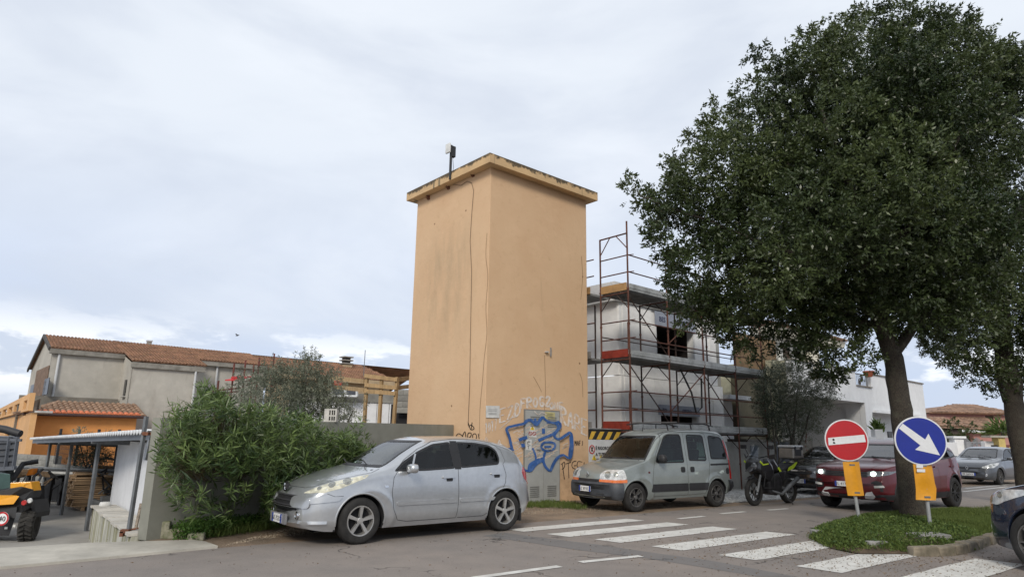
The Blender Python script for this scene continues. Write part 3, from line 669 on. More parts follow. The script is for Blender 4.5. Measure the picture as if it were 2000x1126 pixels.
def make_evoque():
    root = empty('suv_car', label='dark red suv with lit headlights driving behind the two road signs', cat='car')
    paint = M('wine_red_paint', (.11, .005, .010), .35, .05, 2, metal=.2, coat=.6); sp_scr = glass('suv_screen', (.3, .3, .38), 2.9)
    fw = [(1.62, 1.13), (1.80, 1.26), (2.1, 1.40), (2.35, 1.47), (2.62, 1.475), (2.64, 1.12)]
    rw = [(2.72, 1.125), (2.70, 1.475), (3.2, 1.455), (3.55, 1.415), (3.9, 1.33), (3.98, 1.22), (3.7, 1.19)]
    wins = [([(p[0], sg*.95, p[1]) for p in P], (0, -sg, 0)) for sg in (-1, 1) for P in (fw, rw)]
    wins.append((frontp([(-.72, 1.16), (.72, 1.16), (.58, 1.49), (-.58, 1.49)]), (1, 0, 0)))
    wins.append((frontp([(-.55, 1.2), (.55, 1.2), (.5, 1.4), (-.5, 1.4)], 4.3), (-1, 0, 0)))
    sp = dict(L=4.36, W=1.90, wheels=(.87, 3.53), r=.36, arch=.43, tw=.23, win=wins, lean=.38, drop=.09, warp=.24, rwarp=.12, flare=.03,
              top=[(0, .62), (.02, .72), (.06, .86), (.12, .95), (.3, 1.01), (.7, 1.06), (1.15, 1.10), (1.28, 1.13), (1.7, 1.36), (2.05, 1.53), (2.4, 1.60), (2.8, 1.605), (3.4, 1.56), (3.9, 1.48), (4.02, 1.42), (4.18, 1.15), (4.26, 1.0), (4.33, .8), (4.36, .62)],
              belt=[(0, .58), (.06, .80), (.3, .93), (.8, .99), (1.3, 1.05), (2.2, 1.08), (3.2, 1.13), (4.0, 1.16), (4.16, 1.05), (4.3, .8), (4.36, .58)],
              bot=[(0, .38), (.1, .28), (.5, .25), (1.4, .25), (3.0, .25), (3.9, .3), (4.36, .42)],
              plan=[(0, .72), (.04, .80), (.15, .87), (.5, .935), (1.0, .95), (3.4, .95), (4.0, .90), (4.25, .85), (4.36, .78)])
    sp['screen'] = sp_scr; c = Car(sp, root, paint); c.finish_body(); c.arch_lips(BLACK, .02); c.windows(glass('suv_glass', (.25, .27, .32), 1.9)); c.wheels(5, M('black_alloy', (.05, .05, .05), .4, metal=.4), style='V', rr=.25); c.interior(2.1, .55, 1.2, dash=(1.5, 1.12)); c.mirrors(1.8, .92, 1.15, paint, (.18, .2, .16))
    S = lambda *p: [(a, -.95, b) for a, b in p]; fr = lambda *p: [(0, a, b) for a, b in p]
    gr = c.patch('grille', fr((-.50, .76), (.50, .76), (.53, .88), (-.53, .88)), (1, 0, 0), BLACK, .005, True, mirror=False)[0]
    for z in (.785, .82, .855): c.patch('grille_bar', fr((-.48, z), (.48, z), (.48, z+.012), (-.48, z+.012)), (1, 0, 0), M('grille_bar', (.05, .05, .055), .3, 0), .014, True, mirror=False, corner=0, parent=gr)
    MB().box((-.008, -.13, .79), (.012, .09, .035)).build('badge', CHROME, root, local=True)
    c.patch('headlight', [(.03, -.53, .79), (.03, -.54, .885), (.12, -.66, .895), (.30, -.80, .90), (.62, -.95, .905), (.35, -.88, .83), (.12, -.75, .79)], (.8, .6, 0), LENSDK, .006, True, corner=.015)
    lamp = M('lit_headlamp', (.9, .95, .95), .2, 0, emit=((.85, 1, .9), 2.2))
    for sy in (-1, 1): MB().lathe([(0, .012), (.042, .010), (.052, -.01), (.052, -.08)], (.10, sy*.61, .838), (-1, -sy*.0, 0), 20).build('headlamp_projector', lamp, root, smooth=True, local=True)
    c.patch('pillar_trim', S((2.63, 1.12), (2.73, 1.12), (2.71, 1.48), (2.61, 1.48)), (0, 1, 0), BLACK, .0042, corner=0)
    c.patch('bumper_intake', fr((-.82, .46), (-.60, .50), (-.58, .66), (-.70, .70), (-.80, .66)), (1, .25, 0), BLACK, .003, corner=.03)
    for sy in (-1, 1): c.patch('daytime_lamp', [(0, sy*.79, .555), (0, sy*.60, .535), (0, sy*.60, .585), (0, sy*.78, .60)], (1, -.0, 0), M('white_lamp', (.8, .8, .75), .3), .02, True, corner=.01, mirror=False)
    c.patch('lower_grille', fr((-.5, .33), (.5, .33), (.46, .47), (-.46, .47)), (1, 0, 0), BLACK, .004, True, mirror=False)
    sk = M('skid_silver', (.5, .5, .5), .4, .05)
    c.patch('skid_plate', fr((-.52, .45), (.52, .45), (.50, .50), (-.50, .50)), (1, 0, 0), sk, .02, True, mirror=False, corner=.02)
    c.patch('skid_plate', fr((-.52, .50), (-.45, .50), (-.40, .31), (-.56, .31), (-.62, .36)), (1, 0, 0), sk, .022, True, corner=.02)
    c.strip('bonnet_seam', fr((-.58, .905), (.58, .905)), (1, 0, 0), SEAM, .01, mirror=False)
    c.wrap('lower_cladding', [(.28, .006), (.36, .014), (.40, .003)], -80, 80, BLACK, cx=.6)
    c.patch('sill_cladding', S((1.32, .27), (3.08, .27), (3.08, .40), (1.32, .40)), (0, 1, 0), BLACK, .012, True)
    for hx in (2.45, 3.35): c.patch('door_handle', S((hx, .96), (hx+.2, .965), (hx+.2, 1.0), (hx, .995)), (0, 1, 0), paint, .028, True, corner=.015)
    c.strip('door_seam', S((1.5, 1.08), (1.42, .9), (1.40, .4), (2.62, .38), (2.67, .7), (2.67, 1.1)), (0, 1, 0), SEAM)
    c.strip('door_seam', S((2.67, .38), (3.1, .42), (3.3, .65), (3.55, .9), (3.66, 1.14)), (0, 1, 0), SEAM)
    c.strip('bonnet_crease', [(.2, -.55, 1.0), (1.1, -.66, 1.1)], (0, .1, -1), M('wine_dark', (.09, .006, .01), .3), .012)
    # bonnet lettering: eleven small separate letters become short raised marks in the photograph
    for k, ch in enumerate('RANGE ROVER'): 
        if ch != ' ': text('bonnet_letter', ch, .052, (.055, .5-.1*k, .912), (0, -1, 0), (0, 0, 1), M('wine_dark', (.09, .006, .01), .3), root, .004, 'CENTER', True)
    c.plate(-.03, .60, 'EL 417NB', .40, .11)
    MB().box((2.2, 0, .32), (3.2, 1.4, .08)).build('underbody', DARK, root, local=True)
    for sy in (-.5, .3): MB().tube([(1.27, sy, 1.14), (1.33, sy+.25, 1.18), (1.4, sy+.5, 1.20)], .01, 6).build('wiper', BLACK, root, local=True)
    c.patch('tail_lamp', S((4.05, 1.05), (4.2, 1.0), (4.25, .9), (4.05, .95)), (-.4, 1, 0), REDL, .006, True, corner=.015)
    return root

def make_hatch(label, paint, L_=4.06, W_=1.73, grille='badge', lens=LENS, platetxt='FB 260YX', badge=True):
    root = empty('hatchback_car', label=label, cat='car'); k = L_/4.06
    fw = [(1.42, .98), (1.6, 1.12), (1.95, 1.30), (2.3, 1.38), (2.48, 1.385), (2.5, 1.0)]; rw = [(2.58, 1.0), (2.56, 1.385), (2.9, 1.37), (3.15, 1.31), (3.32, 1.20), (3.3, 1.09)]
    wins = [([(p[0]*k, sg*.9, p[1]) for p in P], (0, -sg, 0)) for sg in (-1, 1) for P in (fw, rw)]
    wins.append((frontp([(-.66, 1.01), (.66, 1.01), (.53, 1.37), (-.53, 1.37)]), (1, 0, 0))); wins.append((frontp([(-.5, 1.08), (.5, 1.08), (.46, 1.3), (-.46, 1.3)], 4), (-1, 0, 0)))
    sc = lambda P: [(x*k, z) for x, z in P]
    sp = dict(L=L_, W=W_, wheels=(.80*k, 3.39*k), r=.31, arch=.365, tw=.2, win=wins, lean=.4, drop=.10, warp=.22, rwarp=.12,
              top=sc([(0, .50), (.03, .62), (.08, .74), (.2, .82), (.5, .90), (1.0, .99), (1.15, 1.03), (1.6, 1.25), (2.0, 1.41), (2.4, 1.455), (2.8, 1.45), (3.4, 1.36), (3.6, 1.30), (3.8, 1.12), (3.95, .95), (4.03, .75), (4.06, .55)]),
              belt=sc([(0, .47), (.1, .68), (.4, .80), (1.1, .92), (1.8, .95), (2.8, 1.0), (3.6, 1.06), (3.8, 1.0), (3.95, .85), (4.06, .52)]),
              bot=sc([(0, .28), (.1, .2), (.5, .18), (3.6, .2), (4.06, .38)]), plan=sc([(0, .58), (.05, .69), (.18, .78), (.5, .845), (1.0, .865), (3.2, .865), (3.7, .83), (4.06, .68)]))
    sp['screen'] = glass('hatch_screen', (.55, .62, .6), 2.6); c = Car(sp, root, paint); c.finish_body(); c.arch_lips(paint); c.windows(glass('hatch_glass', (.45, .55, .53), 1.75)); c.wheels(5, ALLOYDK if badge else ALLOY, style='V'); c.interior(1.95, .45, 1.1, dash=(1.35, .98)); c.mirrors(1.66*k, .84, 1.0, paint, (.16, .2, .13))
    S = lambda *p: [(a*k, -.9, b) for a, b in p]; fr = lambda *p: [(0, a, b) for a, b in p]
    c.patch('headlight', [(.12, -.48, .62), (.10, -.46, .68), (.40, -.66, .79), (.85, -.86, .86), (.70, -.88, .80), (.35, -.80, .66)], (.7, .68, -.2), lens, .006, True, corner=.03)
    lamp_dots(c, ((.30, .66, .70, .05), (.45, .74, .755, .035)), (.7, .68, -.2)); c.patch('pillar_trim', S((2.49, 1.0), (2.60, 1.0), (2.58, 1.39), (2.47, 1.39)), (0, 1, 0), BLACK, .0042, corner=0)
    gr = c.patch('grille', fr((-.42, .60), (.42, .60), (.44, .66), (-.44, .66)), (1, 0, 0), BLACK, .005, True, mirror=False)[0]
    c.patch('lower_grille', fr((-.52, .30), (.52, .30), (.60, .42), (.45, .47), (-.45, .47), (-.60, .42)), (1, 0, 0), BLACK, .005, True, mirror=False)
    c.patch('fog_lamp', [(0, -.60+.05*math.cos(k*math.pi/7), .385+.05*math.sin(k*math.pi/7)) for k in range(14)], (1, .25, 0), CHROME, .008, True, corner=0, step=.02)
    if badge:
        b = MB().prism([(-.0, 0, .72), (0, .055, .64), (0, 0, .56), (0, -.055, .64)], (-.04, 0, 0)).build('badge', CHROME, root, local=True)
        MB().prism([(-.042, 0, .68), (-.042, .028, .64), (-.042, 0, .60), (-.042, -.028, .64)], (-.003, 0, 0)).build('badge_inset', SEAM, b, local=True)
    else: c.patch('chrome_bar', fr((-.22, .665), (.22, .665), (.24, .70), (-.24, .70)), (1, 0, 0), CHROME, .02, True, mirror=False)
    c.plate(-.015, .40, platetxt)
    c.strip('door_seam', S((1.46, .98), (1.38, .8), (1.38, .3), (2.5, .27), (2.54, .6), (2.54, 1.0)), (0, 1, 0), SEAM); c.strip('door_seam', S((2.54, .27), (2.98, .3), (3.2, .6), (3.38, .85), (3.36, 1.1)), (0, 1, 0), SEAM)
    c.strip('bonnet_seam', [(1.1, -.72, .97), (.6, -.6, .86), (.25, -.45, .78), (.18, 0, .76)], (.3, .1, -1), SEAM, .008)
    c.patch('door_handle', S((2.3, .86), (2.46, .865), (2.46, .895), (2.3, .89)), (0, 1, 0), paint, .028, True, corner=.012)
    MB().box((2.1, 0, .26), (3.0, 1.2, .06)).build('underbody', DARK, root, local=True)
    for sy in (-.5, .2): MB().tube([(1.12, sy, 1.05), (1.2, sy+.25, 1.09), (1.28, sy+.5, 1.12)], .009, 6).build('wiper', BLACK, root, local=True)
    return root
def place_car(root, wheel_px, ang, sp_wheel, W_, dist=0):
    """put the near front wheel contact on a ground point"""
    d = math.radians(ang); x = Vector((math.cos(d), math.sin(d), 0)); y = Vector((-math.sin(d), math.cos(d), 0)); p = wheel_px
    root.location = p-x*sp_wheel+y*(W_/2-.10)+Vector((0, 0, .004)); root.rotation_euler = (0, 0, d)
# ============================================================ setting: ground, road, markings
def special(name, build):
    if name in MC: return MC[name]
    m = bpy.data.materials.new(name); m.use_nodes = True; build(m.node_tree, m.node_tree.nodes, m.node_tree.links, m.node_tree.nodes['Principled BSDF']); MC[name] = m; return m
def _n(n, l, src, s, det=6, r=.6, sc=(1, 1, 1), dist=0):
    mp = n.new('ShaderNodeMapping'); mp.inputs['Scale'].default_value = sc; l.new(src, mp.inputs[0]); q = n.new('ShaderNodeTexNoise'); q.inputs['Scale'].default_value = s; q.inputs['Detail'].default_value = det; q.inputs['Roughness'].default_value = r; q.inputs['Distortion'].default_value = dist
    l.new(mp.outputs[0], q.inputs['Vector']); return q.outputs[0]
def _r(n, l, v, a, b, c, d):
    q = n.new('ShaderNodeMapRange'); q.clamp = True; l.new(v, q.inputs[0])
    for i, x in enumerate((a, b, c, d)): q.inputs[i+1].default_value = x
    return q.outputs[0]
def _m(n, l, f, a, b, bl='MIX'):
    q = n.new('ShaderNodeMix'); q.data_type = 'RGBA'; q.blend_type = bl
    if isinstance(f, (int, float)): q.inputs[0].default_value = f
    else: l.new(f, q.inputs[0])
    for i, v in ((6, a), (7, b)):
        if isinstance(v, tuple): q.inputs[i].default_value = (*v, 1)
        else: l.new(v, q.inputs[i])
    return q.outputs[2]
def _math(n, l, op, a, b):
    q = n.new('ShaderNodeMath'); q.operation = op
    for i, v in enumerate((a, b)):
        if isinstance(v, (int, float)): q.inputs[i].default_value = v
        else: l.new(v, q.inputs[i])
    return q.outputs[0]
def asphalt_graph(n, l, src):
    big = _n(n, l, src, .35, 5); med = _n(n, l, src, 2.2, 6); fine = _n(n, l, src, 70, 3, .7); fine2 = _n(n, l, src, 190, 2, .6)
    c = _m(n, l, _r(n, l, big, .35, .65, 0, 1), (.255, .21, .178), (.185, .162, .147))
    c = _m(n, l, _r(n, l, med, .4, .75, 0, .5), c, (.115, .100, .092))
    c = _m(n, l, _r(n, l, fine, .3, .75, .0, .55), c, (.29, .265, .24)); c = _m(n, l, _r(n, l, fine2, .55, .75, 0, .75), c, (.05, .045, .042))
    # long transverse repairs and cracks
    vo = n.new('ShaderNodeTexVoronoi'); vo.feature = 'DISTANCE_TO_EDGE'; vo.inputs['Scale'].default_value = .55
    w = n.new('ShaderNodeTexNoise'); w.inputs['Scale'].default_value = 2.4; w.inputs['Detail'].default_value = 6; l.new(src, w.inputs['Vector'])
    va = n.new('ShaderNodeVectorMath'); va.operation = 'MULTIPLY_ADD'; va.inputs[1].default_value = (.9, .9, .9); l.new(w.outputs['Color'], va.inputs[0]); l.new(src, va.inputs[2]); l.new(va.outputs[0], vo.inputs['Vector'])
    crack = _r(n, l, vo.outputs['Distance'], .004, .016, 1, 0); mask = _r(n, l, _n(n, l, src, .6, 3), .5, .58, 0, .85)
    c = _m(n, l, _math(n, l, 'MULTIPLY', crack, mask), c, (.035, .03, .027))
    return c, fine
def _asph(t, n, l, b):
    tc_ = n.new('ShaderNodeTexCoord'); c, fine = asphalt_graph(n, l, tc_.outputs['Object']); l.new(c, b.inputs['Base Color']); b.inputs['Roughness'].default_value = .88
    bp = n.new('ShaderNodeBump'); bp.inputs['Strength'].default_value = .35; bp.inputs['Distance'].default_value = .008; l.new(fine, bp.inputs['Height']); l.new(bp.outputs[0], b.inputs['Normal'])
ASPH = special('asphalt', _asph)
def _paint(t, n, l, b):
    tc_ = n.new('ShaderNodeTexCoord'); s = tc_.outputs['Object']; c, fine = asphalt_graph(n, l, s)
    wear = _r(n, l, _n(n, l, s, 16, 6, .75), .54, .66, 0, .8); big = _r(n, l, _n(n, l, s, 1.3, 3), .5, .72, 0, 1); wear = _math(n, l, 'MULTIPLY', wear, big)
    fw_ = _r(n, l, _n(n, l, s, 60, 3, .7), .62, .74, 0, .55); wear = _math(n, l, 'MAXIMUM', wear, fw_)
    white = _m(n, l, _r(n, l, _n(n, l, s, 4, 5), .35, .7, 0, 1), (.66, .65, .61), (.48, .465, .43)); l.new(_m(n, l, wear, white, c), b.inputs['Base Color']); b.inputs['Roughness'].default_value = .75
RPAINT = special('road_paint', _paint)
def _dirt(t, n, l, b):
    s = n.new('ShaderNodeTexCoord').outputs['Object']; c = _m(n, l, _r(n, l, _n(n, l, s, 1.2, 7), .35, .65, 0, 1), (.27, .19, .125), (.13, .095, .065)); c = _m(n, l, _r(n, l, _n(n, l, s, 45, 4, .7), .5, .75, 0, .7), c, (.42, .36, .29))
    l.new(c, b.inputs['Base Color']); b.inputs['Roughness'].default_value = .95; bp = n.new('ShaderNodeBump'); bp.inputs['Strength'].default_value = .6; bp.inputs['Distance'].default_value = .03; l.new(_n(n, l, s, 22, 6, .7), bp.inputs['Height']); l.new(bp.outputs[0], b.inputs['Normal'])
DIRT = special('dirt', _dirt)
CONC = M('pale_concrete', (.46, .43, .37), .85, .12, 1.3, bump=.15, bscale=60, stain=[((.22, .2, .17), 3, (1, 1, 1), .55, .8, .5), ((.15, .13, .11), 25, (1, 1, 1), .62, .75, .5)])
YARDM = M('yard_concrete', (.31, .295, .27), .85, .16, .5, bump=.1, bscale=40, stain=[((.13, .12, .11), 1.1, (1, 1, 1), .55, .75, .6)])
def sheet(name, pts, z, mat, kind='structure', parent=None, skirt=0):
    P = [Vector((p[0], p[1], z)) for p in pts]; n = len(P); bm = bmesh.new(); vs = [bm.verts.new(p) for p in P]; f = bm.faces.new(vs); f.normal_update()
    if f.normal.z < 0: f.normal_flip()
    if skirt:
        lo = [bm.verts.new(p-Vector((0, 0, skirt))) for p in P]
        for i in range(n): bm.faces.new((vs[i], lo[i], lo[(i+1) % n], vs[(i+1) % n]))
    bmesh.ops.triangulate(bm, faces=[x for x in bm.faces if len(x.verts) > 4]); me = bpy.data.meshes.new(name); bm.to_mesh(me); bm.free(); me.materials.append(mat); o = bpy.data.objects.new(name, me); COL.objects.link(o)
    if parent: o.parent = parent
    else: o['kind'] = kind
    return o
W0 = Vector((-5.15, 9.97, 0)); AP = Vector((-6.47, 8.97, 0)); APD = Vector((2.01, .93, 0)).normalized()
YZ = -1.0
sheet('terrain', [(-3000, -3000), (3000, -3000), (3000, 3000), (-3000, 3000)], -1.06, M('far_ground', (.12, .12, .08), .95, .2, .02))
ap_far = AP-APD*60
sheet('verge', [(ap_far.x, ap_far.y), (ap_far.x, -60), (500, -60), (500, 900), (-45, 900), (-14, 40), (-4.2, 24), (-1.45, 16.4), (-5.06, 10.15), (-5.3, 9.62)], 0, DIRT, skirt=1.1)
ed = Vector((-3.89, 9.42, 0))
rd = [ed-R1*1.2, ed+R1*420, ed+R1*420-R2*60, Vector((-40, -50, 0)), ap_far+Vector((0, -1.2, 0)), g(0, 1112)-APD*1.0]
ROAD = sheet('road', [(p.x, p.y) for p in rd], .004, ASPH)
sheet('yard_floor', [(-70, -22), (-5.8, 9.45), (-4.9, 10.3), (-1.3, 16.5), (-4, 24), (-13.8, 40), (-30, 60), (-70, 60)], YZ, YARDM)
q = MB(); a0 = AP-APD*50; a1 = Vector((-5.5, 9.43, 0)); nv = Vector((-APD.y, APD.x, 0)); q.add([a0, a1, a1+nv*5.6-APD*2.2+Vector((0, 0, YZ+.004)), a0+nv*5.6+Vector((0, 0, YZ+.004))], [(0, 1, 2, 3)]); q.build('yard_ramp', YARDM, kind='structure')
apr = [g(0, 1075)-APD*10, g(0, 1075), g(170, 1064), g(375, 1058), g(400, 1061), g(425, 1070), g(300, 1083), g(150, 1098), g(0, 1112), g(0, 1112)-APD*10]
sheet('pavement_apron', [(p.x, p.y) for p in apr], .035, CONC, skirt=.05)
grv = [g(1400, 985), g(1430, 981), g(1600, 970), g(1700, 962), g(1700, 945), g(1560, 950), g(1400, 955)]
def _grav(t, n, l, b):
    s = n.new('ShaderNodeTexCoord').outputs['Object']; v = n.new('ShaderNodeTexVoronoi'); v.inputs['Scale'].default_value = 11; l.new(s, v.inputs['Vector']); c = _m(n, l, _r(n, l, v.outputs['Distance'], .25, .6, 0, 1), (.60, .60, .58), (.25, .24, .22)); l.new(_m(n, l, _r(n, l, _n(n, l, s, 1, 3), .4, .6, 0, .5), c, (.5, .49, .46)), b.inputs['Base Color'])
    bp = n.new('ShaderNodeBump'); bp.inputs['Strength'].default_value = .7; bp.inputs['Distance'].default_value = .03; l.new(v.outputs['Distance'], bp.inputs['Height']); bp.invert = True; l.new(bp.outputs[0], b.inputs['Normal'])
GRAV = special('white_gravel', _grav)
sheet('gravel_strip', [(p.x, p.y) for p in grv], .012, GRAV, skirt=.02)
PATCH = special('asphalt_repair', lambda t, n, l, b: (_asph(t, n, l, b), b.inputs['Base Color'].links[0].from_node and l.new(_m(n, l, .55, b.inputs['Base Color'].links[0].from_socket, (.11, .115, .12)), b.inputs['Base Color'])))
for Pp in ([(985, 1040), (1060, 1050), (1160, 1062), (1270, 1078), (1400, 1096), (1560, 1126), (1480, 1126), (1380, 1108), (1260, 1090), (1130, 1074), (1040, 1060), (940, 1046)],): sheet('road_repair', [(g(*p).x+rnd.uniform(-.02, .02), g(*p).y+rnd.uniform(-.02, .02)) for p in Pp], .0065, PATCH, parent=ROAD)
# zebra crossing: one painted bar at a time
tips = [(-.05, 11.69), (.62, 11.22), (1.32, 10.72), (2.07, 10.13), (2.83, 9.47), (3.57, 8.74), (4.35, 8.0), (5.1, 7.28), (5.9, 6.6)]
wv = [(.30, -.24), (.34, -.28), (.35, -.30), (.36, -.33), (.39, -.36), (.37, -.40), (.38, -.42), (.38, -.42), (.38, -.42)]
for i, (t, w) in enumerate(zip(tips, wv)):
    A = Vector((*t, 0)); w = Vector((*w, 0)); Ln = (2.96, 2.96, 2.96, 2.96, 2.6, 2.55, 2.8, 2.9, 2.9)[i]; st = -.3 if i == 6 else 0
    pts = []
    for k in range(13): pts.append(A+R1*(st+Ln*k/12)+R2*(rnd.random()-.5)*.02)
    for k in range(12, -1, -1): pts.append(A+w+R1*(st+Ln*k/12)+R2*(rnd.random()-.5)*.02)
    sheet('crossing_stripe', [(p.x, p.y) for p in pts], .010, RPAINT, parent=ROAD)
def dash(a, b, w=.12): 
    d = (b-a).normalized(); nrm = Vector((-d.y, d.x, 0))*w/2; sheet('lane_line', [((a-nrm).x, (a-nrm).y), ((b-nrm).x, (b-nrm).y), ((b+nrm).x, (b+nrm).y), ((a+nrm).x, (a+nrm).y)], .010, RPAINT, parent=ROAD)
for a, b in (((925, 1129), (1093, 1106)), ((1133, 1098), (1252, 1086)), ((1325, 1013), (1375, 1008)), ((1408, 1003), (1455, 999)), ((1500, 996), (1538, 993)), ((1880, 960), (1968, 950)), ((1885, 954), (1968, 946))): dash(g(*a), g(*b))

# ------------------------------------------------------------ left: grey boundary wall, white walls, props
T0 = Vector((-.57, 15.4, 0)); TD1 = Vector((math.cos(math.radians(41)), math.sin(math.radians(41)), 0)); TD2 = Vector((-TD1.y, TD1.x, 0))
TW = 3.48; TL = 3.3
WE = on(886, 850, T0, T0+TD2); WE.z = 0
GREYW = M('grey_render', (.235, .235, .20), .9, .1, .9, bump=.12, bscale=50, stain=[((.13, .14, .10), 1.6, (1, 1, .35), .5, .75, .55), ((.33, .33, .31), .7, (1, 1, 1), .5, .8, .4)])
wd = (WE-W0).normalized(); wn = Vector((-wd.y, wd.x, 0)); wr = empty('boundary_wall', W0, label='grey rendered boundary wall behind the oleander, running up to the ochre tower', cat='wall')
q = MB(); P0 = W0; P1 = WE-wd*.01
q.hexa([P0, P1, P1+wn*.22, P0+wn*.22, P0+UP*1.716, P1+UP*1.79, P1+wn*.22+UP*1.79, P0+wn*.22+UP*1.716]); q.build('wall_body', GREYW, wr)
q = MB(); a = on(843, 852, W0, WE); b = on(871, 852, W0, WE); q.prism([a+wn*-.004, b+wn*-.004, Vector((b.x, b.y, 1.25))+wn*-.004, Vector((a.x, a.y, 1.25))+wn*-.004], -wn*.02); q.build('meter_hatch', M('hatch_blue_grey', (.17, .2, .24), .6), wr)
WHITEW = M('white_render', (.68, .69, .71), .85, .05, 1.2, stain=[((.42, .42, .40), 1.3, (1, 1, .3), .55, .85, .35)])
STAINW = M('stained_white_render', (.55, .54, .48), .85, .10, 1.5, bump=.1, stain=[((.20, .19, .06), 3.2, (1, 1, .12), .44, .6, .8), ((.10, .085, .03), 6, (1, 1, .08), .50, .62, .85)])
lw = empty('retaining_wall', (-6.2, 11, 0), label='low white retaining wall with green-brown streaks and slabs on top beside the ramp', cat='wall')
A = Vector((-5.40, 10.03, 0)); B = Vector((-10.05, 16.8, 0)); d = (B-A).normalized(); n_ = Vector((d.y, -d.x, 0)); 
if n_.x < 0: n_ = -n_
za, zb_ = .04, -.28
q = MB(); q.hexa([A+UP*-1.1, A+n_*.5+UP*-1.1, B+n_*.5+UP*-1.1, B+UP*-1.1, A+UP*za, A+n_*.5+UP*za, B+n_*.5+UP*zb_, B+UP*zb_]); q.build('wall_body', STAINW, lw)
SLAB = M('stone_slab', (.55, .52, .46), .8, .12, 3, rand=.12)
Lw = (B-A).length; k = 0; s_ = .0
while s_ < Lw-.2:
    w = .75+rnd.random()*.35; w = min(w, Lw-s_); m0 = A+d*(s_+.015); m1 = A+d*(s_+w-.02); z0 = za+(zb_-za)*s_/Lw+.003; z1 = za+(zb_-za)*(s_+w)/Lw+.003; ov = rnd.uniform(.02, .07); h = rnd.uniform(.03, .05)
    q = MB(); q.hexa([m0-n_*ov+UP*z0, m0+n_*.45+UP*z0, m1+n_*.45+UP*z1, m1-n_*ov+UP*z1, m0-n_*ov+UP*(z0+h), m0+n_*.45+UP*(z0+h), m1+n_*.45+UP*(z1+h), m1-n_*ov+UP*(z1+h)]); q.build('coping_slab', SLAB, lw); s_ += w
q = MB(); c0 = B-d*.5+n_*.2+UP*(zb_+.05); q.lathe([(0, 0), (.12, 0), (.13, .04), (.11, .10), (0, .11)], (0, 0, 0), (0, 0, 1), 14); o = q.build('white_bucket_lid', M('white_plastic', (.7, .7, .68), .5), smooth=True); o.location = c0; tag(o, 'small round white lid lying on the far end of the low wall', 'lid')
ww_ = empty('white_wall', (-6, 12, 0), label='tall smooth white wall panel between the canopy and the grey wall end', cat='wall')
A2 = on(300, 900, A+n_*.52, B+n_*.52); B2 = on(226, 900, A+n_*.52, B+n_*.52); A2.z = B2.z = 0
q = MB(); zt0 = on(300, 857, A2, B2).z; zt1 = on(230, 858, A2, B2).z; zt = min(zt0, zt1)
q.hexa([A2+UP*-.5, A2+n_*.2+UP*-.5, B2+n_*.2+UP*-.5, B2+UP*-.5, A2+UP*zt, A2+n_*.2+UP*zt, B2+n_*.2+UP*zt, B2+UP*zt]); q.build('wall_body', WHITEW, ww_)
# canopy
STEEL = M('grey_steel', (.16, .17, .18), .55, .15, 4, metal=.2); GALV = M('galvanised', (.42, .43, .44), .45, .12, 6, metal=.6); RUST = M('rust', (.19, .075, .04), .85, .25, 12)
cp = empty('canopy', (-13.6, 21.2, YZ), label='low lean-to canopy with white corrugated edge over the timber stacks', cat='canopy')
pb = [g(79, 984, YZ), g(119, 1005, YZ), g(168, 1036, YZ)]; tz = 1.05
for p, px in zip(pb, (97, 141, 199)):
    t = on(px, 861, p, p+E1); q = MB(); q.bar(p, Vector((p.x+.0, p.y, t.z)), .075); q.build('post', STEEL, cp)
eA = at(64, 858, 25.5); eB = at(300, 846, 11.6); eD = (eB-eA).normalized(); inn = Vector((E1.x, E1.y, 0))
q = MB(); q.hexa([eA-UP*.13, eB-UP*.10, eB-UP*.10+inn*.06, eA-UP*.13+inn*.06, eA, eB, eB+inn*.06, eA+inn*.06]); q.build('fascia', M('blue_grey_metal', (.19, .21, .24), .5, .08, 2, metal=.3), cp)
inw = inn*3.2-UP*.10; nr = 78; V = []; 
for i in range(nr*4+1):
    t = i/(nr*4); b_ = eA.lerp(eB, t)+UP*(.05+.028*math.sin(i*math.pi/2)); V += [b_-inn*.10, b_+inw]
q = MB().add(V, [(2*i, 2*i+2, 2*i+3, 2*i+1) for i in range(nr*4)]); q.add([v-Vector((0, 0, .012)) for v in V], [(2*i+1, 2*i+3, 2*i+2, 2*i) for i in range(nr*4)]); 
q.add([V[2*i] for i in range(nr*4+1)]+[V[2*i]-UP*.045 for i in range(nr*4+1)], [(i, i+1, nr*4+2+i, nr*4+1+i) for i in range(nr*4)]); q.build('corrugated_sheet', M('white_sheet', (.66, .67, .68), .5, .08, 3), cp)
for k in range(3): p = eA.lerp(eB, .08+k*.3); q = MB(); q.bar(p-UP*.1, p+inn*3.1-UP*.22, .08, .12); q.build('rafter', STEEL, cp)
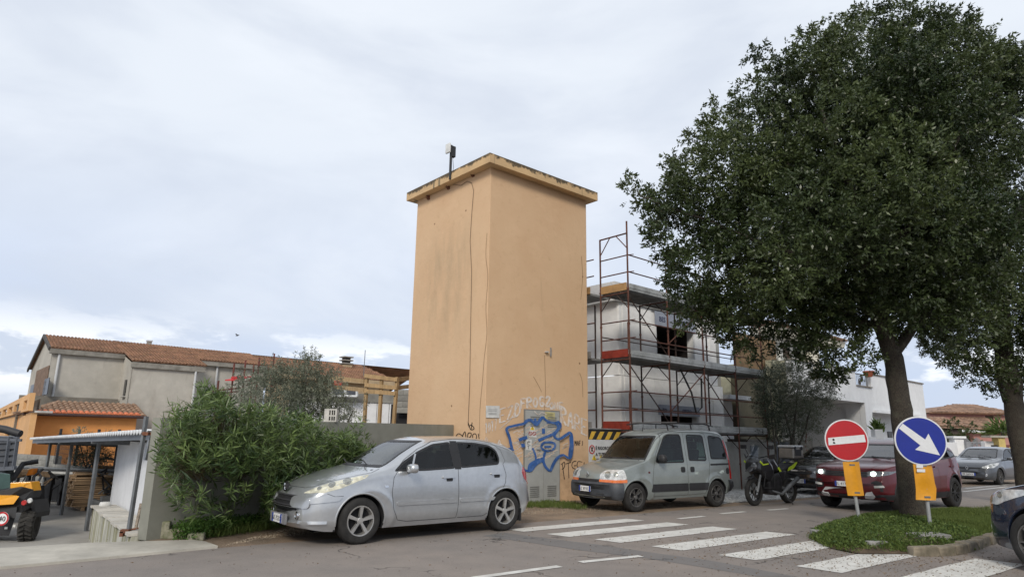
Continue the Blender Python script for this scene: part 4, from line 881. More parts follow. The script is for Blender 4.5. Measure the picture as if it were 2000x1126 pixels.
# concrete block wall + mesh fence at the back of the yard
BL = M('grey_block', (.24, .235, .215), .95, .15, 2, bump=.3, bscale=30, rand=.14)
def blocks(root, p0, p1, z0, z1, bw, bh, th, mat, gap=.012, name='block', core=None, lim=300):
    d = Vector((p1.x-p0.x, p1.y-p0.y, 0)); Lb = d.length; d.normalize(); nrm = Vector((-d.y, d.x, 0)); nz = max(1, round((z1-z0)/bh)); bh = (z1-z0)/nz; proto = None; cnt = 0; rest = MB()
    q = MB(); a = Vector((p0.x, p0.y, z0)); b = Vector((p1.x, p1.y, z0)); q.hexa([a+nrm*.02, b+nrm*.02, b+nrm*th, a+nrm*th, a+nrm*.02+UP*(z1-z0-.004), b+nrm*.02+UP*(z1-z0-.004), b+nrm*th+UP*(z1-z0-.004), a+nrm*th+UP*(z1-z0-.004)]); q.build('mortar', core or M('mortar', (.17, .165, .15), .95, .1, 5), root)
    rz = math.atan2(d.y, d.x)
    for j in range(nz):
        s = -(bw/2 if j % 2 else 0)
        while s < Lb:
            a0 = max(s, 0); a1 = min(s+bw, Lb); s += bw
            if a1-a0 < .05: continue
            full = abs(a1-a0-bw) < 1e-3; c = Vector((p0.x, p0.y, 0))+d*(a0+a1)/2+nrm*(.03+rnd.uniform(-.004, .004))+UP*(z0+(j+.5)*bh)
            if cnt >= lim: rest.box(c, (a1-a0-gap, .06, bh-gap), ax=d); continue
            cnt += 1
            if full:
                if proto is None: proto = MB().box((0, 0, 0), (bw-gap, .06, bh-gap)).build(name, mat, root, local=True); o = proto
                else: o = proto.copy(); COL.objects.link(o); o.parent = root
            else: o = MB().box((0, 0, 0), (a1-a0-gap, .06, bh-gap)).build(name, mat, root, local=True)
            o.location = c-off(root); o.rotation_euler = (0, 0, rz)
    if rest.v: rest.build(name+'_field', mat, root, kind='stuff')
bA = at(0, 884, 31); bB = at(112, 888, 28.5); zz = bB.z
bw1 = empty('block_wall', (bA.x, bA.y, YZ), label='grey concrete block wall below the orange house, left of the mesh fence', cat='wall')
blocks(bw1, bA, bB, YZ, bA.z, .5, .2, .2, BL)
bC = at(104, 905, 27); bE = at(290, 907, 22); bw2 = empty('fence_wall', (bC.x, bC.y, YZ), label='low concrete wall carrying the wire mesh fence', cat='wall')
blocks(bw2, bC, bE, YZ, bC.z, .5, .2, .2, BL)
fn = empty('mesh_fence', (bC.x, bC.y, bC.z), label='black welded wire fence in front of the orange wall under the canopy', cat='fence')
FB = M('fence_black', (.015, .015, .017), .6, 0); q = MB(); d = Vector((bE.x-bC.x, bE.y-bC.y, 0)); Lf = d.length; d.normalize(); s = 0; hz = 1.15
while s < Lf: p = Vector((bC.x, bC.y, bC.z))+d*s; q.bar(p, p+UP*hz, .012); s += .11
for k in range(7): p = Vector((bC.x, bC.y, bC.z+.05+k*.18)); q.bar(p, p+d*Lf, .01)
q.build('wire_mesh', FB, fn, kind='stuff')
for s in (.25, 2.1, 3.9, 5.6): p = Vector((bC.x, bC.y, bC.z))+d*s; MB().bar(p, p+UP*1.35, .07).build('post', FB, fn)
# timber stacks
WOOD = M('weathered_boards', (.33, .225, .135), .9, .22, 6, bump=.3, bscale=25, rand=.3, stretch=(.3, 3, 3))
def stack(root, c, ax, Lx, Ly, n, th=.045):
    ay = Vector((-ax.y, ax.x, 0)); rz = math.atan2(ax.y, ax.x); rows = max(2, int(Ly/.22)); proto = None; sh = []
    for i in range(n):
        for j in range(rows):
            if i > n-3 and rnd.random() < .3: continue
            if proto is None: proto = MB().box((0, 0, 0), (Lx, .19, th)).build('board', WOOD, root, local=True); o = proto
            else: o = proto.copy(); COL.objects.link(o); o.parent = root
            p = c+ay*((j+.5)*Ly/rows-Ly/2)+ax*rnd.uniform(-.09, .09)+UP*(.12+(i+.5)*(th+.012)); o.location = p-off(root); o.rotation_euler = (rnd.uniform(-.02, .02), rnd.uniform(-.01, .01), rz+rnd.uniform(-.03, .03))
    for s in (-.35, 0, .35): MB().box(c+ax*Lx*s+UP*.06, (.1, Ly, .11), ax=ax).build('bearer', WOOD, root)
c0 = g(131, 999, YZ); s1 = c0+E1*1.25+E2*.75; r_ = empty('board_stack', s1, label='stack of weathered boards beside the middle canopy post', cat='board stack', group='timber stacks in the yard'); stack(r_, s1, E1, 2.3, 1.3, 17, .05)
s2 = c0+E1*3.3+E2*1.6; r_ = empty('board_stack', s2, label='taller darker board stack at the right under the canopy', cat='board stack', group='timber stacks in the yard'); stack(r_, s2, E1, 1.5, 1.3, 21, .05)
# pipes and long sections lying on a trestle
tr = at(110, 925, 24.5); tr.z = YZ; rk = empty('pipe_rack', tr, label='rack of grey pipes and profiles in front of the mesh fence', cat='pipe rack')
for i in range(9):
    q = MB(); p = tr+Vector((-1+rnd.uniform(-.4, .4), -.1*i, 1.0+.07*(i % 4)+.05*(i//4))); q.tube([p, p+Vector((5.2+rnd.uniform(-1, .5), -1.2+rnd.uniform(-.15, .15), rnd.uniform(-.05, .1)))], rnd.uniform(.03, .05), 7); q.build('pipe', rnd.choice([GALV, STEEL, M('white_pipe', (.5, .5, .48), .5)]), rk)
for k in range(4):
    p = tr+Vector((-.8+k*1.4, -.2-k*.33, 0)); q = MB(); q.bar(p, p+UP*.98, .09); q.bar(p+Vector((.1, -.7, 0)), p+Vector((.1, -.7, .98)), .09); q.bar(p+UP*.96, p+Vector((.1, -.7, .96)), .09); q.build('trestle', M('black_steel', (.02, .02, .022), .6), rk)
q = MB(); q.box(tr+Vector((1.6, .25, .5)), (5, .3, .9), ax=Vector((5.2, -1.2, 0))); q.build('tarpaulin', M('black_sheet', (.012, .012, .014), .7, .2, 3, bump=.5, bscale=6), rk)
tb = at(206, 915, 24.5); tb.z = YZ; r_ = empty('drum_bender', tb, label='dark machine with round hoop guard behind the second board stack', cat='machine')
q = MB(); q.tube([tb+Vector((math.cos(a)*.62, 0, 1.15+math.sin(a)*.42)) for a in [math.pi*k/14 for k in range(15)]], .04, 8); q.build('hoop_guard', STEEL, r_, smooth=True)
MB().box(tb+UP*.5, (1.15, .9, 1.0)).build('machine_body', M('black_sheet'), r_, bevel=.05); q = MB(); q.lathe([(0, 0), (.34, 0), (.42, .1), (.4, .28), (0, .3)], tb+UP*1.02, (0, 0, 1), 18); q.build('reel', M('ochre_rope', (.25, .15, .05), .9, .3, 20), r_, smooth=True)
for (px, py, Y, lb) in ((222, 946, 22.5, 'dark pile of offcuts behind the white wall edge'), (62, 925, 23, 'tangle of hoses and black fittings behind the loader')):
    p = at(px, py, Y); p.z = YZ; q = empty('scrap_pile', p, label=lb, cat='scrap pile')
    for k in range(16):
        a = p+Vector((rnd.uniform(-.7, .7), rnd.uniform(-.4, .4), rnd.uniform(.05, 1.2))); m = MB()
        if k % 2: m.tube([a, a+Vector((rnd.uniform(-.4, .4), rnd.uniform(-.3, .3), rnd.uniform(.1, .5))), a+Vector((rnd.uniform(-.6, .6), .1, rnd.uniform(-.3, .1)))], rnd.uniform(.02, .045), 6)
        else: m.box(a, (rnd.uniform(.2, .9), rnd.uniform(.08, .3), rnd.uniform(.05, .2)), ax=Vector((rnd.uniform(-1, 1), rnd.uniform(-1, 1), rnd.uniform(-.2, .3))))
        m.build('offcut', rnd.choice([BLACK, STEEL, WOOD, M('black_sheet')]), q)
# props against the low wall
pr = empty('steel_prop', g(252, 1052), label='tall grey square tube leaning at the wall end, clamped to the wall', cat='steel prop')
b0 = g(250, 1046); t0 = at(286, 813, b0.y+.25); m = MB(); m.bar(b0+UP*.02, t0, .05); m.build('tube', STEEL, pr)
c1 = at(283, 846, b0.y+.2); m = MB(); m.tube([c1+Vector((-.06, 0, 0)), c1+Vector((.24, .12, -.005))], .014, 6); m.box(c1+Vector((.02, 0, 0)), (.09, .07, .05)); m.box(c1+Vector((.1, .05, 0)), (.05, .06, .05)); m.build('upper_clamp', RUST, pr)
c2 = at(245, 1036, b0.y-.03); m = MB(); m.tube([c2+Vector((-.03, 0, 0)), at(284, 1028, b0.y+.12)], .014, 6); m.box(c2, (.12, .07, .05)); m.box(c2+Vector((-.04, 0, -.04)), (.05, .07, .07)); m.build('lower_clamp', RUST, pr)
p1 = at(294, 848, b0.y+.3); p2 = at(284, 898, b0.y+.3); o = top_mesh(MB().bar(p2, p1, .045), 'short_tube', GALV, p2, label='short grey tube hanging from the upper clamp beside the grey wall', cat='tube')
p1 = at(276, 982, b0.y+.12); p2 = at(265, 1032, b0.y+.06); o = top_mesh(MB().bar(p2, p1, .05, .02), 'wooden_lath', M('flaking_wood', (.30, .25, .2), .9, .3, 20), p2, label='short flaking wooden lath standing beside the tall grey tube', cat='lath')
h0 = at(262, 1042, b0.y); o = top_mesh(MB().tube([h0, h0+Vector((.04, 0, -.04)), h0+Vector((.07, .02, -.12)), Vector((h0.x+.08, h0.y+.03, .05))], .013, 8), 'garden_hose', M('green_hose', (.02, .10, .05), .5), h0, label='short curved piece of dark green hose at the foot of the tube', cat='hose')
kb = empty('kerb_remains', g(340, 1045), label='mossy broken concrete kerb pieces in front of the weeds', cat='kerb')
for (px, py, w, h) in ((310, 1050, .28, .24), (352, 1050, .42, .13), (383, 1054, .22, .10)):
    p = g(px, py); m = MB(); m.box(p+UP*h/2, (w, .16, h), ax=R1.lerp(Vector((1, 0, 0)), .6)); m.build('kerb_piece', M('mossy_concrete', (.27, .26, .19), .9, .2, 6, bump=.4, stain=[((.1, .13, .03), 6, (1, 1, 1), .5, .65, .7)]), kb, bevel=.02)
# ============================================================ telehandler and tipper at the left edge
YEL = M('machine_yellow', (.75, .33, .01), .35, .06, 3, coat=.4)
wc = g(40, 1057, YZ); r = .36; ld = empty('wheel_loader', (wc.x-1.0, wc.y+.4, YZ), label='compact yellow and black loader at the left edge with speed disc 40', cat='loader')
ldx = Vector((.93, .37, 0)).normalized(); ldy = Vector((-ldx.y, ldx.x, 0))
wq = Vector((wc.x, wc.y+.2, YZ+r)); LT = M('loader_tyre', (.035, .033, .03), .9, .3, 6, bump=.5, bscale=14)
w = MB().lathe([(r*.5, -.12), (r*.55, -.14), (r*.92, -.15), (r, -.12), (r, .12), (r*.92, .15), (r*.55, .14), (r*.5, .12), (r*.3, .06), (0, .06)], wq, ldx, 36)
for k in range(22):
    a = 2*math.pi*k/22; u = Vector((0, 0, 1)); v = ldx.cross(u); 
    for sg in (-1, 1):
        a2 = a+sg*.0; e = (u*math.cos(a)+v*math.sin(a)); f = (u*math.cos(a+.16)+v*math.sin(a+.16)); w.bar(wq+ldx*sg*.01+e*(r+.012), wq+ldx*sg*.13+f*(r+.008), .05, .04)
w.build('wheel', LT, ld)
def px(x, y, dY=0): return at(x, y, wc.y+dY)
def plate3(name, P, mat, dep, parent, bevel=.012): return MB().prism([px(a, b, c) for a, b, c in P], dep).build(name, mat, parent, bevel=bevel)
dp = Vector((-.85, .85, 0))
plate3('rear_housing', [(-40, 1005, -.2), (30, 1012, -.2), (34, 990, -.15), (62, 985, .1), (66, 955, .15), (45, 950, 0), (-40, 965, -.2)], BLACK, dp, ld)
plate3('rear_housing', [(-60, 1045, -.1), (18, 1045, -.1), (30, 1010, -.1), (-60, 1005, -.1)], BLACK, dp, ld)
plate3('engine_hood', [(-40, 988, -.25), (26, 984, -.25), (38, 968, -.22), (30, 967, -.2), (-40, 966, -.25)], YEL, dp*.8, ld)
plate3('fender', [(40, 985, -.22), (66, 975, 0), (70, 1000, .05), (68, 1010, .05), (60, 990, 0), (42, 1000, -.2)], BLACK, Vector((0, .5, 0)), ld)
plate3('cab_box', [(-40, 965, .2), (20, 965, .2), (20, 925, .2), (-40, 920, .2)], M('cab_glass', (.05, .09, .085), .15, .1, 3), dp*.6, ld)
plate3('yellow_tank', [(20, 966, .1), (48, 966, .15), (48, 946, .15), (60, 944, .2), (60, 958, .2), (64, 958, .2), (60, 940, .2), (20, 942, .1)], YEL, Vector((0, .3, 0)), ld)
plate3('dark_bracket', [(20, 975, .05), (60, 972, .1), (66, 962, .2), (62, 955, .2), (20, 962, .05)], BLACK, Vector((0, .3, 0)), ld)
m = MB().lathe([(0, 0), (.052, 0), (.06, -.03)], px(46, 981, -.26), Vector((.1, -1, 0)), 18).build('tail_lamp', REDL, ld, smooth=True)
m = MB().lathe([(0, 0), (.05, 0), (.06, -.03)], px(57, 977, -.2), Vector((.1, -1, 0)), 18).build('reverse_lamp', LENS, ld, smooth=True)
sd = MB().lathe([(0, 0), (.15, 0), (.15, -.01)], px(4, 1012, -.32), Vector((0, -1, 0)), 28).build('speed_disc', M('sign_white', (.75, .75, .75), .4, 0), ld)
MB().lathe([(.115, .003), (.15, .003)], px(4, 1012, -.32), Vector((0, -1, 0)), 28).build('red_ring', M('sign_red', (.45, .01, .015), .4, 0), sd)
text('speed_number', '40', .16, px(4, 1012, -.33)+Vector((0, 0, -.055)), (1, 0, 0), (0, 0, 1), INKB, sd, .002, 'CENTER')
for k, c in enumerate(((12, 1030), (28, 1026))): MB().box(px(c[0], c[1], -.15), (.06, .02, .05)).build('reflector', M('white_lamp', (.8, .8, .75), .3), ld)
# boom end further back
bo = px(50, 922, 3); bm_ = empty('boom_attachment', (bo.x, bo.y, YZ), label='dark hydraulic arm with orange tip behind the loader', cat='machine arm')
m = MB(); m.tube([px(25, 935, 2.6), px(45, 905, 3), px(75, 900, 3.2)], .07, 8); m.tube([px(62, 960, 2.6), px(66, 930, 3), px(84, 915, 3.2)], .04, 6); m.tube([px(70, 950, 2.6), px(80, 930, 3), px(72, 915, 3.2)], .03, 6); m.build('hydraulic_arm', BLACK, bm_, smooth=True)
MB().prism([px(51, 928, 2.9), px(62, 926, 2.9), px(64, 914, 2.9), px(56, 917, 2.9)], Vector((0, .2, 0))).build('orange_tip', M('orange_paint', (.7, .2, .01), .5), bm_)
MB().prism([px(30, 1000, 3), px(58, 1000, 3), px(58, 950, 3), px(30, 950, 3)], Vector((0, .6, 0))).build('machine_base', M('black_sheet'), bm_)
# tipper truck body
tY = wc.y+2.2; tk = empty('tipper_truck', (at(10, 940, tY).x, tY, YZ), label='ribbed dark grey tipper body standing behind the loader at the left edge', cat='truck')
TM = M('tipper_grey', (.065, .072, .085), .5, .2, 3, stain=[((.2, .19, .17), 3, (1, 1, 1), .55, .75, .4)])
def tp(x, y, d=0): return at(x, y, tY+d)
m = MB(); m.prism([tp(-60, 945), tp(28, 913), tp(36, 853), tp(-60, 850)], Vector((-1.95, 2.6, 0))); m.build('load_bed', TM, tk)
for y in (862, 874, 886, 898): MB().bar(tp(-50, y+2, -.04), tp(31-(y-855)*.1, y-2, -.04), .03, .10).build('side_rib', TM, tk)
for x in (17, 33): MB().bar(tp(x-7, 915, -.06), tp(x+2, 852, -.06), .05, .08).build('side_post', M('tipper_post', (.10, .11, .13), .5), tk)
MB().bar(tp(-50, 918, -.05), tp(30, 913, -.05), .10, .10).build('bottom_rail', M('tipper_post'), tk); MB().bar(tp(-50, 856, -.05), tp(42, 859, -.05), .06, .07).build('top_rail', M('tipper_post'), tk)
MB().tube([tp(-50, 828, .1), tp(10, 838, .1), tp(40, 847, .1)], .10, 10).build('tarpaulin_roll', BLACK, tk, smooth=True)
MB().prism([tp(-40, 1000, .5), tp(20, 1000, .5), tp(28, 913, .5), tp(-40, 913, .5)], Vector((-1.0, 1.2, 0))).build('chassis', M('chassis_grey', (.06, .07, .075), .8, .3, 5), tk)

# ============================================================ left houses
TILE = M('clay_tile', (.28, .145, .085), .85, .22, 1.2, rand=.18, stain=[((.17, .12, .05), 2.2, (1, 1, 1), .5, .7, .6), ((.42, .22, .12), 5, (1, 1, 1), .55, .75, .4)])
TILEB = M('bright_clay_tile', (.55, .16, .07), .8, .15, 2, rand=.12)
TILEO = M('old_clay_tile', (.27, .17, .11), .9, .25, 2, rand=.22)
PLAS = M('grey_plaster', (.45, .425, .375), .9, .10, .35, stain=[((.17, .15, .12), .9, (1, 1, .25), .55, .78, .5), ((.46, .45, .43), .4, (1, 1, 1), .5, .8, .4)])
DPLAS = M('damp_plaster', (.20, .18, .15), .9, .15, .8)
ORNG = M('orange_render', (.72, .31, .095), .85, .05, .4)
HY = 50.0; HP = at(104, 679, HY); HB = Vector((HP.x, HP.y, 0))
def hp(x, y, t=0.0):        # pixel on the vertical plane parallel to the facade, t metres behind it
    b = HB+E2*t; return on(x, y, b, b+E1)
def hg_(x, y, s=0.0):       # pixel on the vertical plane across the facade at s metres along
    b = HB+E1*s; return on(x, y, b, b+E2)
def sof(p): return (p-HB).dot(E1)
def tof(p): return (p-HB).dot(E2)
zE = HP.z; rg = hg_(93, 657); tR = tof(rg); zR = rg.z; bk = hg_(62, 721); tB = tof(bk); zB = bk.z
def pt(s, t, z): return HB+E1*s+E2*t+UP*z
s1 = sof(hp(244, 690)); 
# wing eave: the roof plane carried forward
sl = (zR-zE)/tR
wv_ = on(261, 706, HB+E1*s1, HB+E1*s1+E2); tW = tof(wv_); zW = wv_.z
w2 = on(402, 716, pt(0, tW, 0), pt(1, tW, 0)); s2 = sof(w2)
gh = empty('grey_house', (HB.x, HB.y, 0), label='long grey plastered house with brown tiled roof behind the orange building', cat='house')
send = sof(hp(500, 700))+1; sR = sof(hp(407, 703))
m = MB(); wall_mb(m, pt(0, 0, 0), pt(s1, 0, 0), -1.1, zE-.1, .3); m.build('wall', PLAS, gh)
lo = min(0, tW)
m = MB(); sA = on(243, 755, pt(s1, 0, 0), pt(s1, 1, 0)); 
# return wall of the wing (faces left) with slot window
Lr = -tW; wz0 = on(244, 772, pt(s1, 0, 0), pt(s1, 1, 0)).z; wz1 = on(244, 742, pt(s1, 0, 0), pt(s1, 1, 0)).z
m.add([pt(s1, 0, 0), pt(s1, tW, 0), pt(s1, tW, zW-.15), pt(s1, 0, zE-.15)], [(0, 1, 2, 3)]); m.build('return_wall', PLAS, gh)
c = hp(244, 757); k_ = on(243.5, 757, pt(s1, 0, 0), pt(s1, 1, 0)); b_ = on(247, 757, pt(s1, 0, 0), pt(s1, 1, 0)); tt0, tt1 = tof(k_), tof(b_)
WD = M('window_dark', (.03, .032, .035), .3, 0)
m = MB(); m.prism([pt(s1-.02, tt0, wz0), pt(s1-.02, tt1, wz0), pt(s1-.02, tt1, wz1), pt(s1-.02, tt0, wz1)], E1*-.05); o = m.build('window', WD, gh); MB().box(pt(s1-.1, (tt0+tt1)/2, wz0-.08), (.25, abs(tt1-tt0)+.3, .08), ax=E1).build('sill', M('sill_stone', (.5, .48, .45), .8), o)
m = MB(); wall_mb(m, pt(s1, tW, 0), pt(s2-.5, tW, 0), 0, zW-.15, .3); m.build('wing_wall', PLAS, gh)
m = MB(); m.add([pt(s2-.5, tW, 0), pt(s2-.5, 4, 0), pt(s2-.5, 4, zE), pt(s2-.5, tW, zW-.15)], [(0, 1, 2, 3)]); m.build('wing_side', PLAS, gh)
# gable
gz = .02; gw = [(86, 722, 72, 769), (92, 740, 88, 769)]
m = MB(); m.add([pt(0, -.0, 0), pt(0, tB, 0), pt(0, tB, zB), pt(0, tR, zR-.05), pt(0, 0, zE-.05)], [(0, 1, 2, 3, 4)]); m.build('gable_wall', PLAS, gh)
for i, (xa, ya, xb, yb) in enumerate(((72, 724, 87, 770), (88, 740, 92, 769), (61, 752, 65, 768))):
    a = on(xa, ya, pt(-.05, 0, 0), pt(-.05, 1, 0)); b = on(xb, yb, pt(-.05, 0, 0), pt(-.05, 1, 0)); t0, t1 = tof(a), tof(b); z0, z1 = b.z, a.z
    MB().prism([pt(-.03, t0, z0), pt(-.03, t1, z0), pt(-.03, t1, z1), pt(-.03, t0, z1)], E1*-.04).build('door_opening' if i == 0 else 'window', M('bricked_opening', (.20, .13, .09), .9, .2, 3) if i == 0 else WD, gh)
# parapet
pa = hp(272*.25*4 if False else 68, 768); zp1 = hp(150, 776).z; zp0 = hp(150, 790).z
pd = min(tW*.0, 0)
m = MB(); q0 = pt(-2.2, -.6, 0); wall_mb(m, pt(-1.6, -.55, 0), pt(s1-.1, -.55, 0), 0, zp1, .25); m.build('terrace_parapet', DPLAS, gh)
# roof planes
def roofq(P, name='roof_tiles', mat=TILE, par=gh, pitch=.25, row=.38, r=.1): tiles(name, P, mat, par, pitch=pitch, row=row, r=r, lift=.04)
ov = .35
roofq([pt(-.2, -ov*1, zE-ov*sl+.12), pt(s1+.2, -ov, zE-ov*sl+.12), pt(s1+.2, tR, zR+.12), pt(-.2, tR, zR+.12)])
roofq([pt(s1-.15, tW-.25, zW+.1), pt(s2, tW-.25, zW+.1), pt(s2, tR, zR+.12), pt(s1-.15, tR, zR+.12)])
se = s2+.0
roofq([pt(se+.02, -ov, zE-ov*sl+.12), pt(send, -ov, zE-ov*sl+.12), pt(send, tR, zR+.12), pt(se+.02, tR, zR+.12)])
m = MB(); m.add([pt(-.2, tR, zR+.1), pt(send+20, tR, zR+.1), pt(send+20, tB+.4, zB), pt(-.2, tB+.4, zB)], [(0, 1, 2, 3)]); m.build('rear_roof', TILE, gh)
# concrete eave beams
EB = M('eave_concrete', (.27, .255, .225), .9, .15, 1.2, stain=[((.12, .11, .09), 2, (1, 1, 1), .5, .7, .6)])
for (a, b, t, z) in ((-.2, s1, -.30, zE), (s1-.1, s2-.05, tW-.2, zW), (se, send, -.30, zE)):
    m = MB(); m.hexa([pt(a, t, z-.42), pt(b, t, z-.42), pt(b, t+.4, z-.42), pt(a, t+.4, z-.42), pt(a, t, z-.02), pt(b, t, z-.02), pt(b, t+.4, z-.02), pt(a, t+.4, z-.02)]); m.build('eave_beam', EB, gh)
m = MB(); wall_mb(m, pt(s2-.5, .1, 0), pt(send, .1, 0), 0, zE-.1, .3); m.build('wall', PLAS, gh)
m = MB(); m.bar(pt(-.25, tR, zR+.05), pt(-.25, tB+.3, zB-.1), .12, .28); m.bar(pt(-.25, tR, zR+.05), pt(-.25, -.3, zE-.1), .12, .28); m.build('verge_board', M('verge_dark', (.07, .065, .06), .8), gh)
PIPE = M('downpipe', (.55, .56, .57), .5, .05)
for (s, t, za_, zb2) in ((.45, -.12, zE-.4, zp1), (s2-.75, tW-.12, zW-.4, 1), (s2+.1, -.05, zE-.4, 1), (sof(hp(424, 720)), -.05, zE-.4, 1)):
    m = MB(); m.tube([pt(s, t, za_), pt(s, t, zb2)], .09, 8); m.build('downpipe', PIPE, gh)
cx = on(291, 672, pt(0, tR, 0), pt(1, tR, 0)); m = MB(); m.box((cx.x, cx.y, cx.z-.1), (.35, .35, .7), ax=E1); ch = m.build('chimney', EB, gh); MB().box((cx.x, cx.y, cx.z+.3), (.45, .45, .1), ax=E1).build('chimney_cap', PIPE, ch)
# second part of the row to the right
h2 = empty('tiled_house', (pt(send, 0, 0).x, pt(send, 0, 0).y, 0), label='house with brown tiled roof and striped chimney behind the olive and timber frame', cat='house')
def at2(x, y, t): return on(x, y, pt(0, t, 0), pt(1, t, 0))
r0 = at2(497, 693, 4.2); r1 = at2(708, 716, 4.2); e0 = at2(540, 712, -1.5); e1_ = at2(742, 752, -1.5); 
s_0 = send+.1; s_1 = sof(at2(735, 745, 1.0)); sr1 = sof(r1); zt_ = (r0.z+r1.z)/2; ze_ = at2(660, 736, -1.0).z
roofq([pt(s_0, -1.0, ze_), pt(s_1+1.5, -1.0, ze_), pt(sr1, 4.2, zt_), pt(s_0, 4.2, zt_)], par=h2)
roofq([pt(s_1+1.5, -1.0, ze_), pt(s_1+1.5, 9, ze_), pt(sr1, 4.2, zt_)], par=h2)
m = MB(); m.add([pt(s_0, 4.2, zt_-.02), pt(sr1, 4.2, zt_-.02), pt(s_1+1.5, 9, ze_), pt(s_0, 9, ze_)], [(0, 1, 2, 3)]); m.build('rear_roof', TILE, h2)
m = MB(); wall_mb(m, pt(s_0, -.4, 0), pt(s_1+.8, -.4, 0), 0, ze_+.1, .3); m.build('wall', M('tan_render', (.42, .32, .20), .9, .1, 1), h2)
m = MB(); m.hexa([pt(s_0, -1.05, ze_-.45), pt(s_1+1.5, -1.05, ze_-.45), pt(s_1+1.5, -.3, ze_-.45), pt(s_0, -.3, ze_-.45), pt(s_0, -1.05, ze_-.03), pt(s_1+1.5, -1.05, ze_-.03), pt(s_1+1.5, -.3, ze_-.03), pt(s_0, -.3, ze_-.03)]); m.build('eave_beam', M('tan_render'), h2)
cc = at2(675, 722, 3.4); ch = empty('x') if False else None
m = MB(); m.box((cc.x, cc.y, cc.z), (.95, .95, 1.0), ax=E1); chm = m.build('chimney', M('tan_render'), h2)
for k in range(3): MB().box((cc.x, cc.y, cc.z+.65+k*.34), (1.1, 1.1, .12), ax=E1).build('chimney_slat', EB, chm)
MB().box((cc.x, cc.y, cc.z+.95), (.65, .65, .8), ax=E1).build('chimney_flue', M('flue_dark', (.05, .045, .04), .9), chm)
m = MB(); a = at2(712, 706, 0); m.tube([(a.x, a.y, a.z-3), (a.x, a.y, a.z+1.2)], .04, 5); m.build('aerial', STEEL, h2)
# orange single storey front building
OY = 44.0; ob = at(58, 806, OY); OB = Vector((ob.x, ob.y, 0)); oh = empty('orange_building', OB, label='orange rendered single-storey building with hipped clay tile roof', cat='building')
def oo(x, y, t=0.0): b = OB+E2*t; return on(x, y, b, b+E1)
def osf(p): return (p-OB).dot(E1)
oe = oo(277, 812); so = osf(oe); zo = (ob.z+oe.z)/2
def op(s, t, z): return OB+E1*s+E2*t+UP*z
tp1 = on(275, 790, op(0, 3.0, 0), op(1, 3.0, 0)); zt2 = tp1.z; tl = on(118, 778, op(0, 3.0, 0), op(1, 3.0, 0)); stl = osf(tl)
tiles('roof_tiles', [op(-.35, -.45, zo), op(so+.2, -.45, zo), op(so+.2, 3.0, zt2), op(stl, 3.0, zt2)], TILEO, oh, pitch=.34, row=.60, r=.15, single=True, lift=.05)
tiles('roof_tiles', [op(-.35, 6, zo), op(-.35, -.45, zo), op(stl, 3.0, zt2)], TILEO, oh, pitch=.34, row=.60, r=.15, lift=.05)
pr_ = None
for i in range(int((so+.5)/.34)):      # the new bright row at the eave
    vs = []
    if pr_ is None:
        for (t, rr, h) in ((-.06, .15, .07), (.62, .13, .03)):
            for q_ in range(6): an = math.pi*q_/5; vs.append(E1*(-math.cos(an)*rr)+E2*t+UP*(math.sin(an)*rr*.8+h+t*(zt2-zo)/3.45))
        pr_ = MB().add(vs, [(q_, q_+1, 7+q_, 6+q_) for q_ in range(5)]+[(5, 4, 3, 2, 1, 0)]).build('eave_tile', TILEB, oh, smooth=True, local=True); o = pr_
    else: o = pr_.copy(); COL.objects.link(o); o.parent = oh
    o.location = op(-.2+i*.34, -.52, zo-.02)-off(oh)
m = MB(); wall_mb(m, op(0, 0, -1), op(so-.3, 0, 0), -1, zo-.1, .3); m.build('wall', ORNG, oh)
m = MB(); m.add([op(0, 0, -1), op(0, 6, -1), op(0, 6, zo-.1), op(0, 0, zo-.1)], [(0, 1, 2, 3)]); m.build('side_wall', ORNG, oh)
m = MB(); m.add([op(so-.3, 0, -1), op(so-.3, 6, -1), op(so-.3, 6, zo), op(so-.3, 0, zo-.1)], [(0, 1, 2, 3)]); m.build('side_wall', ORNG, oh)
m = MB(); m.tube([op(-.4, -.55, zo-.08), op(so+.2, -.55, zo-.08)], .10, 8); m.build('gutter', M('brown_gutter', (.06, .03, .025), .5), oh, smooth=True)
m = MB(); m.tube([op(-.12, -.12, zo-.1), op(-.12, -.12, -1)], .08, 8); m.build('downpipe', M('brown_gutter'), oh)
m = MB(); wall_mb(m, op(so-.3, .6, -1), op(so+9, .6, 0), -1, zo-1.3, .3); m.build('low_wall', ORNG, oh)
# orange balcony block receding to the left
vb = empty('balcony_building', (op(0, 1, 0).x, op(0, 1, 0).y, 0), label='orange apartment block with row of dark parapet openings, far left', cat='building')
PEA = M('pale_orange_render', (.66, .38, .17), .85, .08, .4)
b0 = on(66, 790, op(-.4, 0, 0), op(-.4, 1, 0)); ax2 = E2
base = Vector((b0.x, b0.y, 0)); zt_a = on(66, 768, base, base+E2).z; zb_a = on(50, 805, base, base+Vector((-.631, .776, 0))).z
EV = Vector((-.631, .776, 0))
def vt(x): p = on(x, 790, base, base+EV); return (p-base).dot(EV)
ops = [(55, 61.5), (37, 46.5), (25, 33), (14, 22), (4, 11)]; opn = []
for a, b in ops: t1, t0 = vt(a), vt(b); opn.append((min(t0, t1), max(t0, t1), zb_a+.15, zt_a-.35))
m = MB(); T_end = vt(-60); 
wall_mb(m, base, base+EV*T_end, zb_a, zt_a, .25, opn); m.build('parapet', PEA, vb)
m = MB(); wall_mb(m, base+E1*.26+EV*.2, base+E1*.26+EV*T_end, -1, zb_a-.1, .3, [(vt(45), vt(22), -1, zb_a-1.4)]); m.build('wall', PEA, vb)
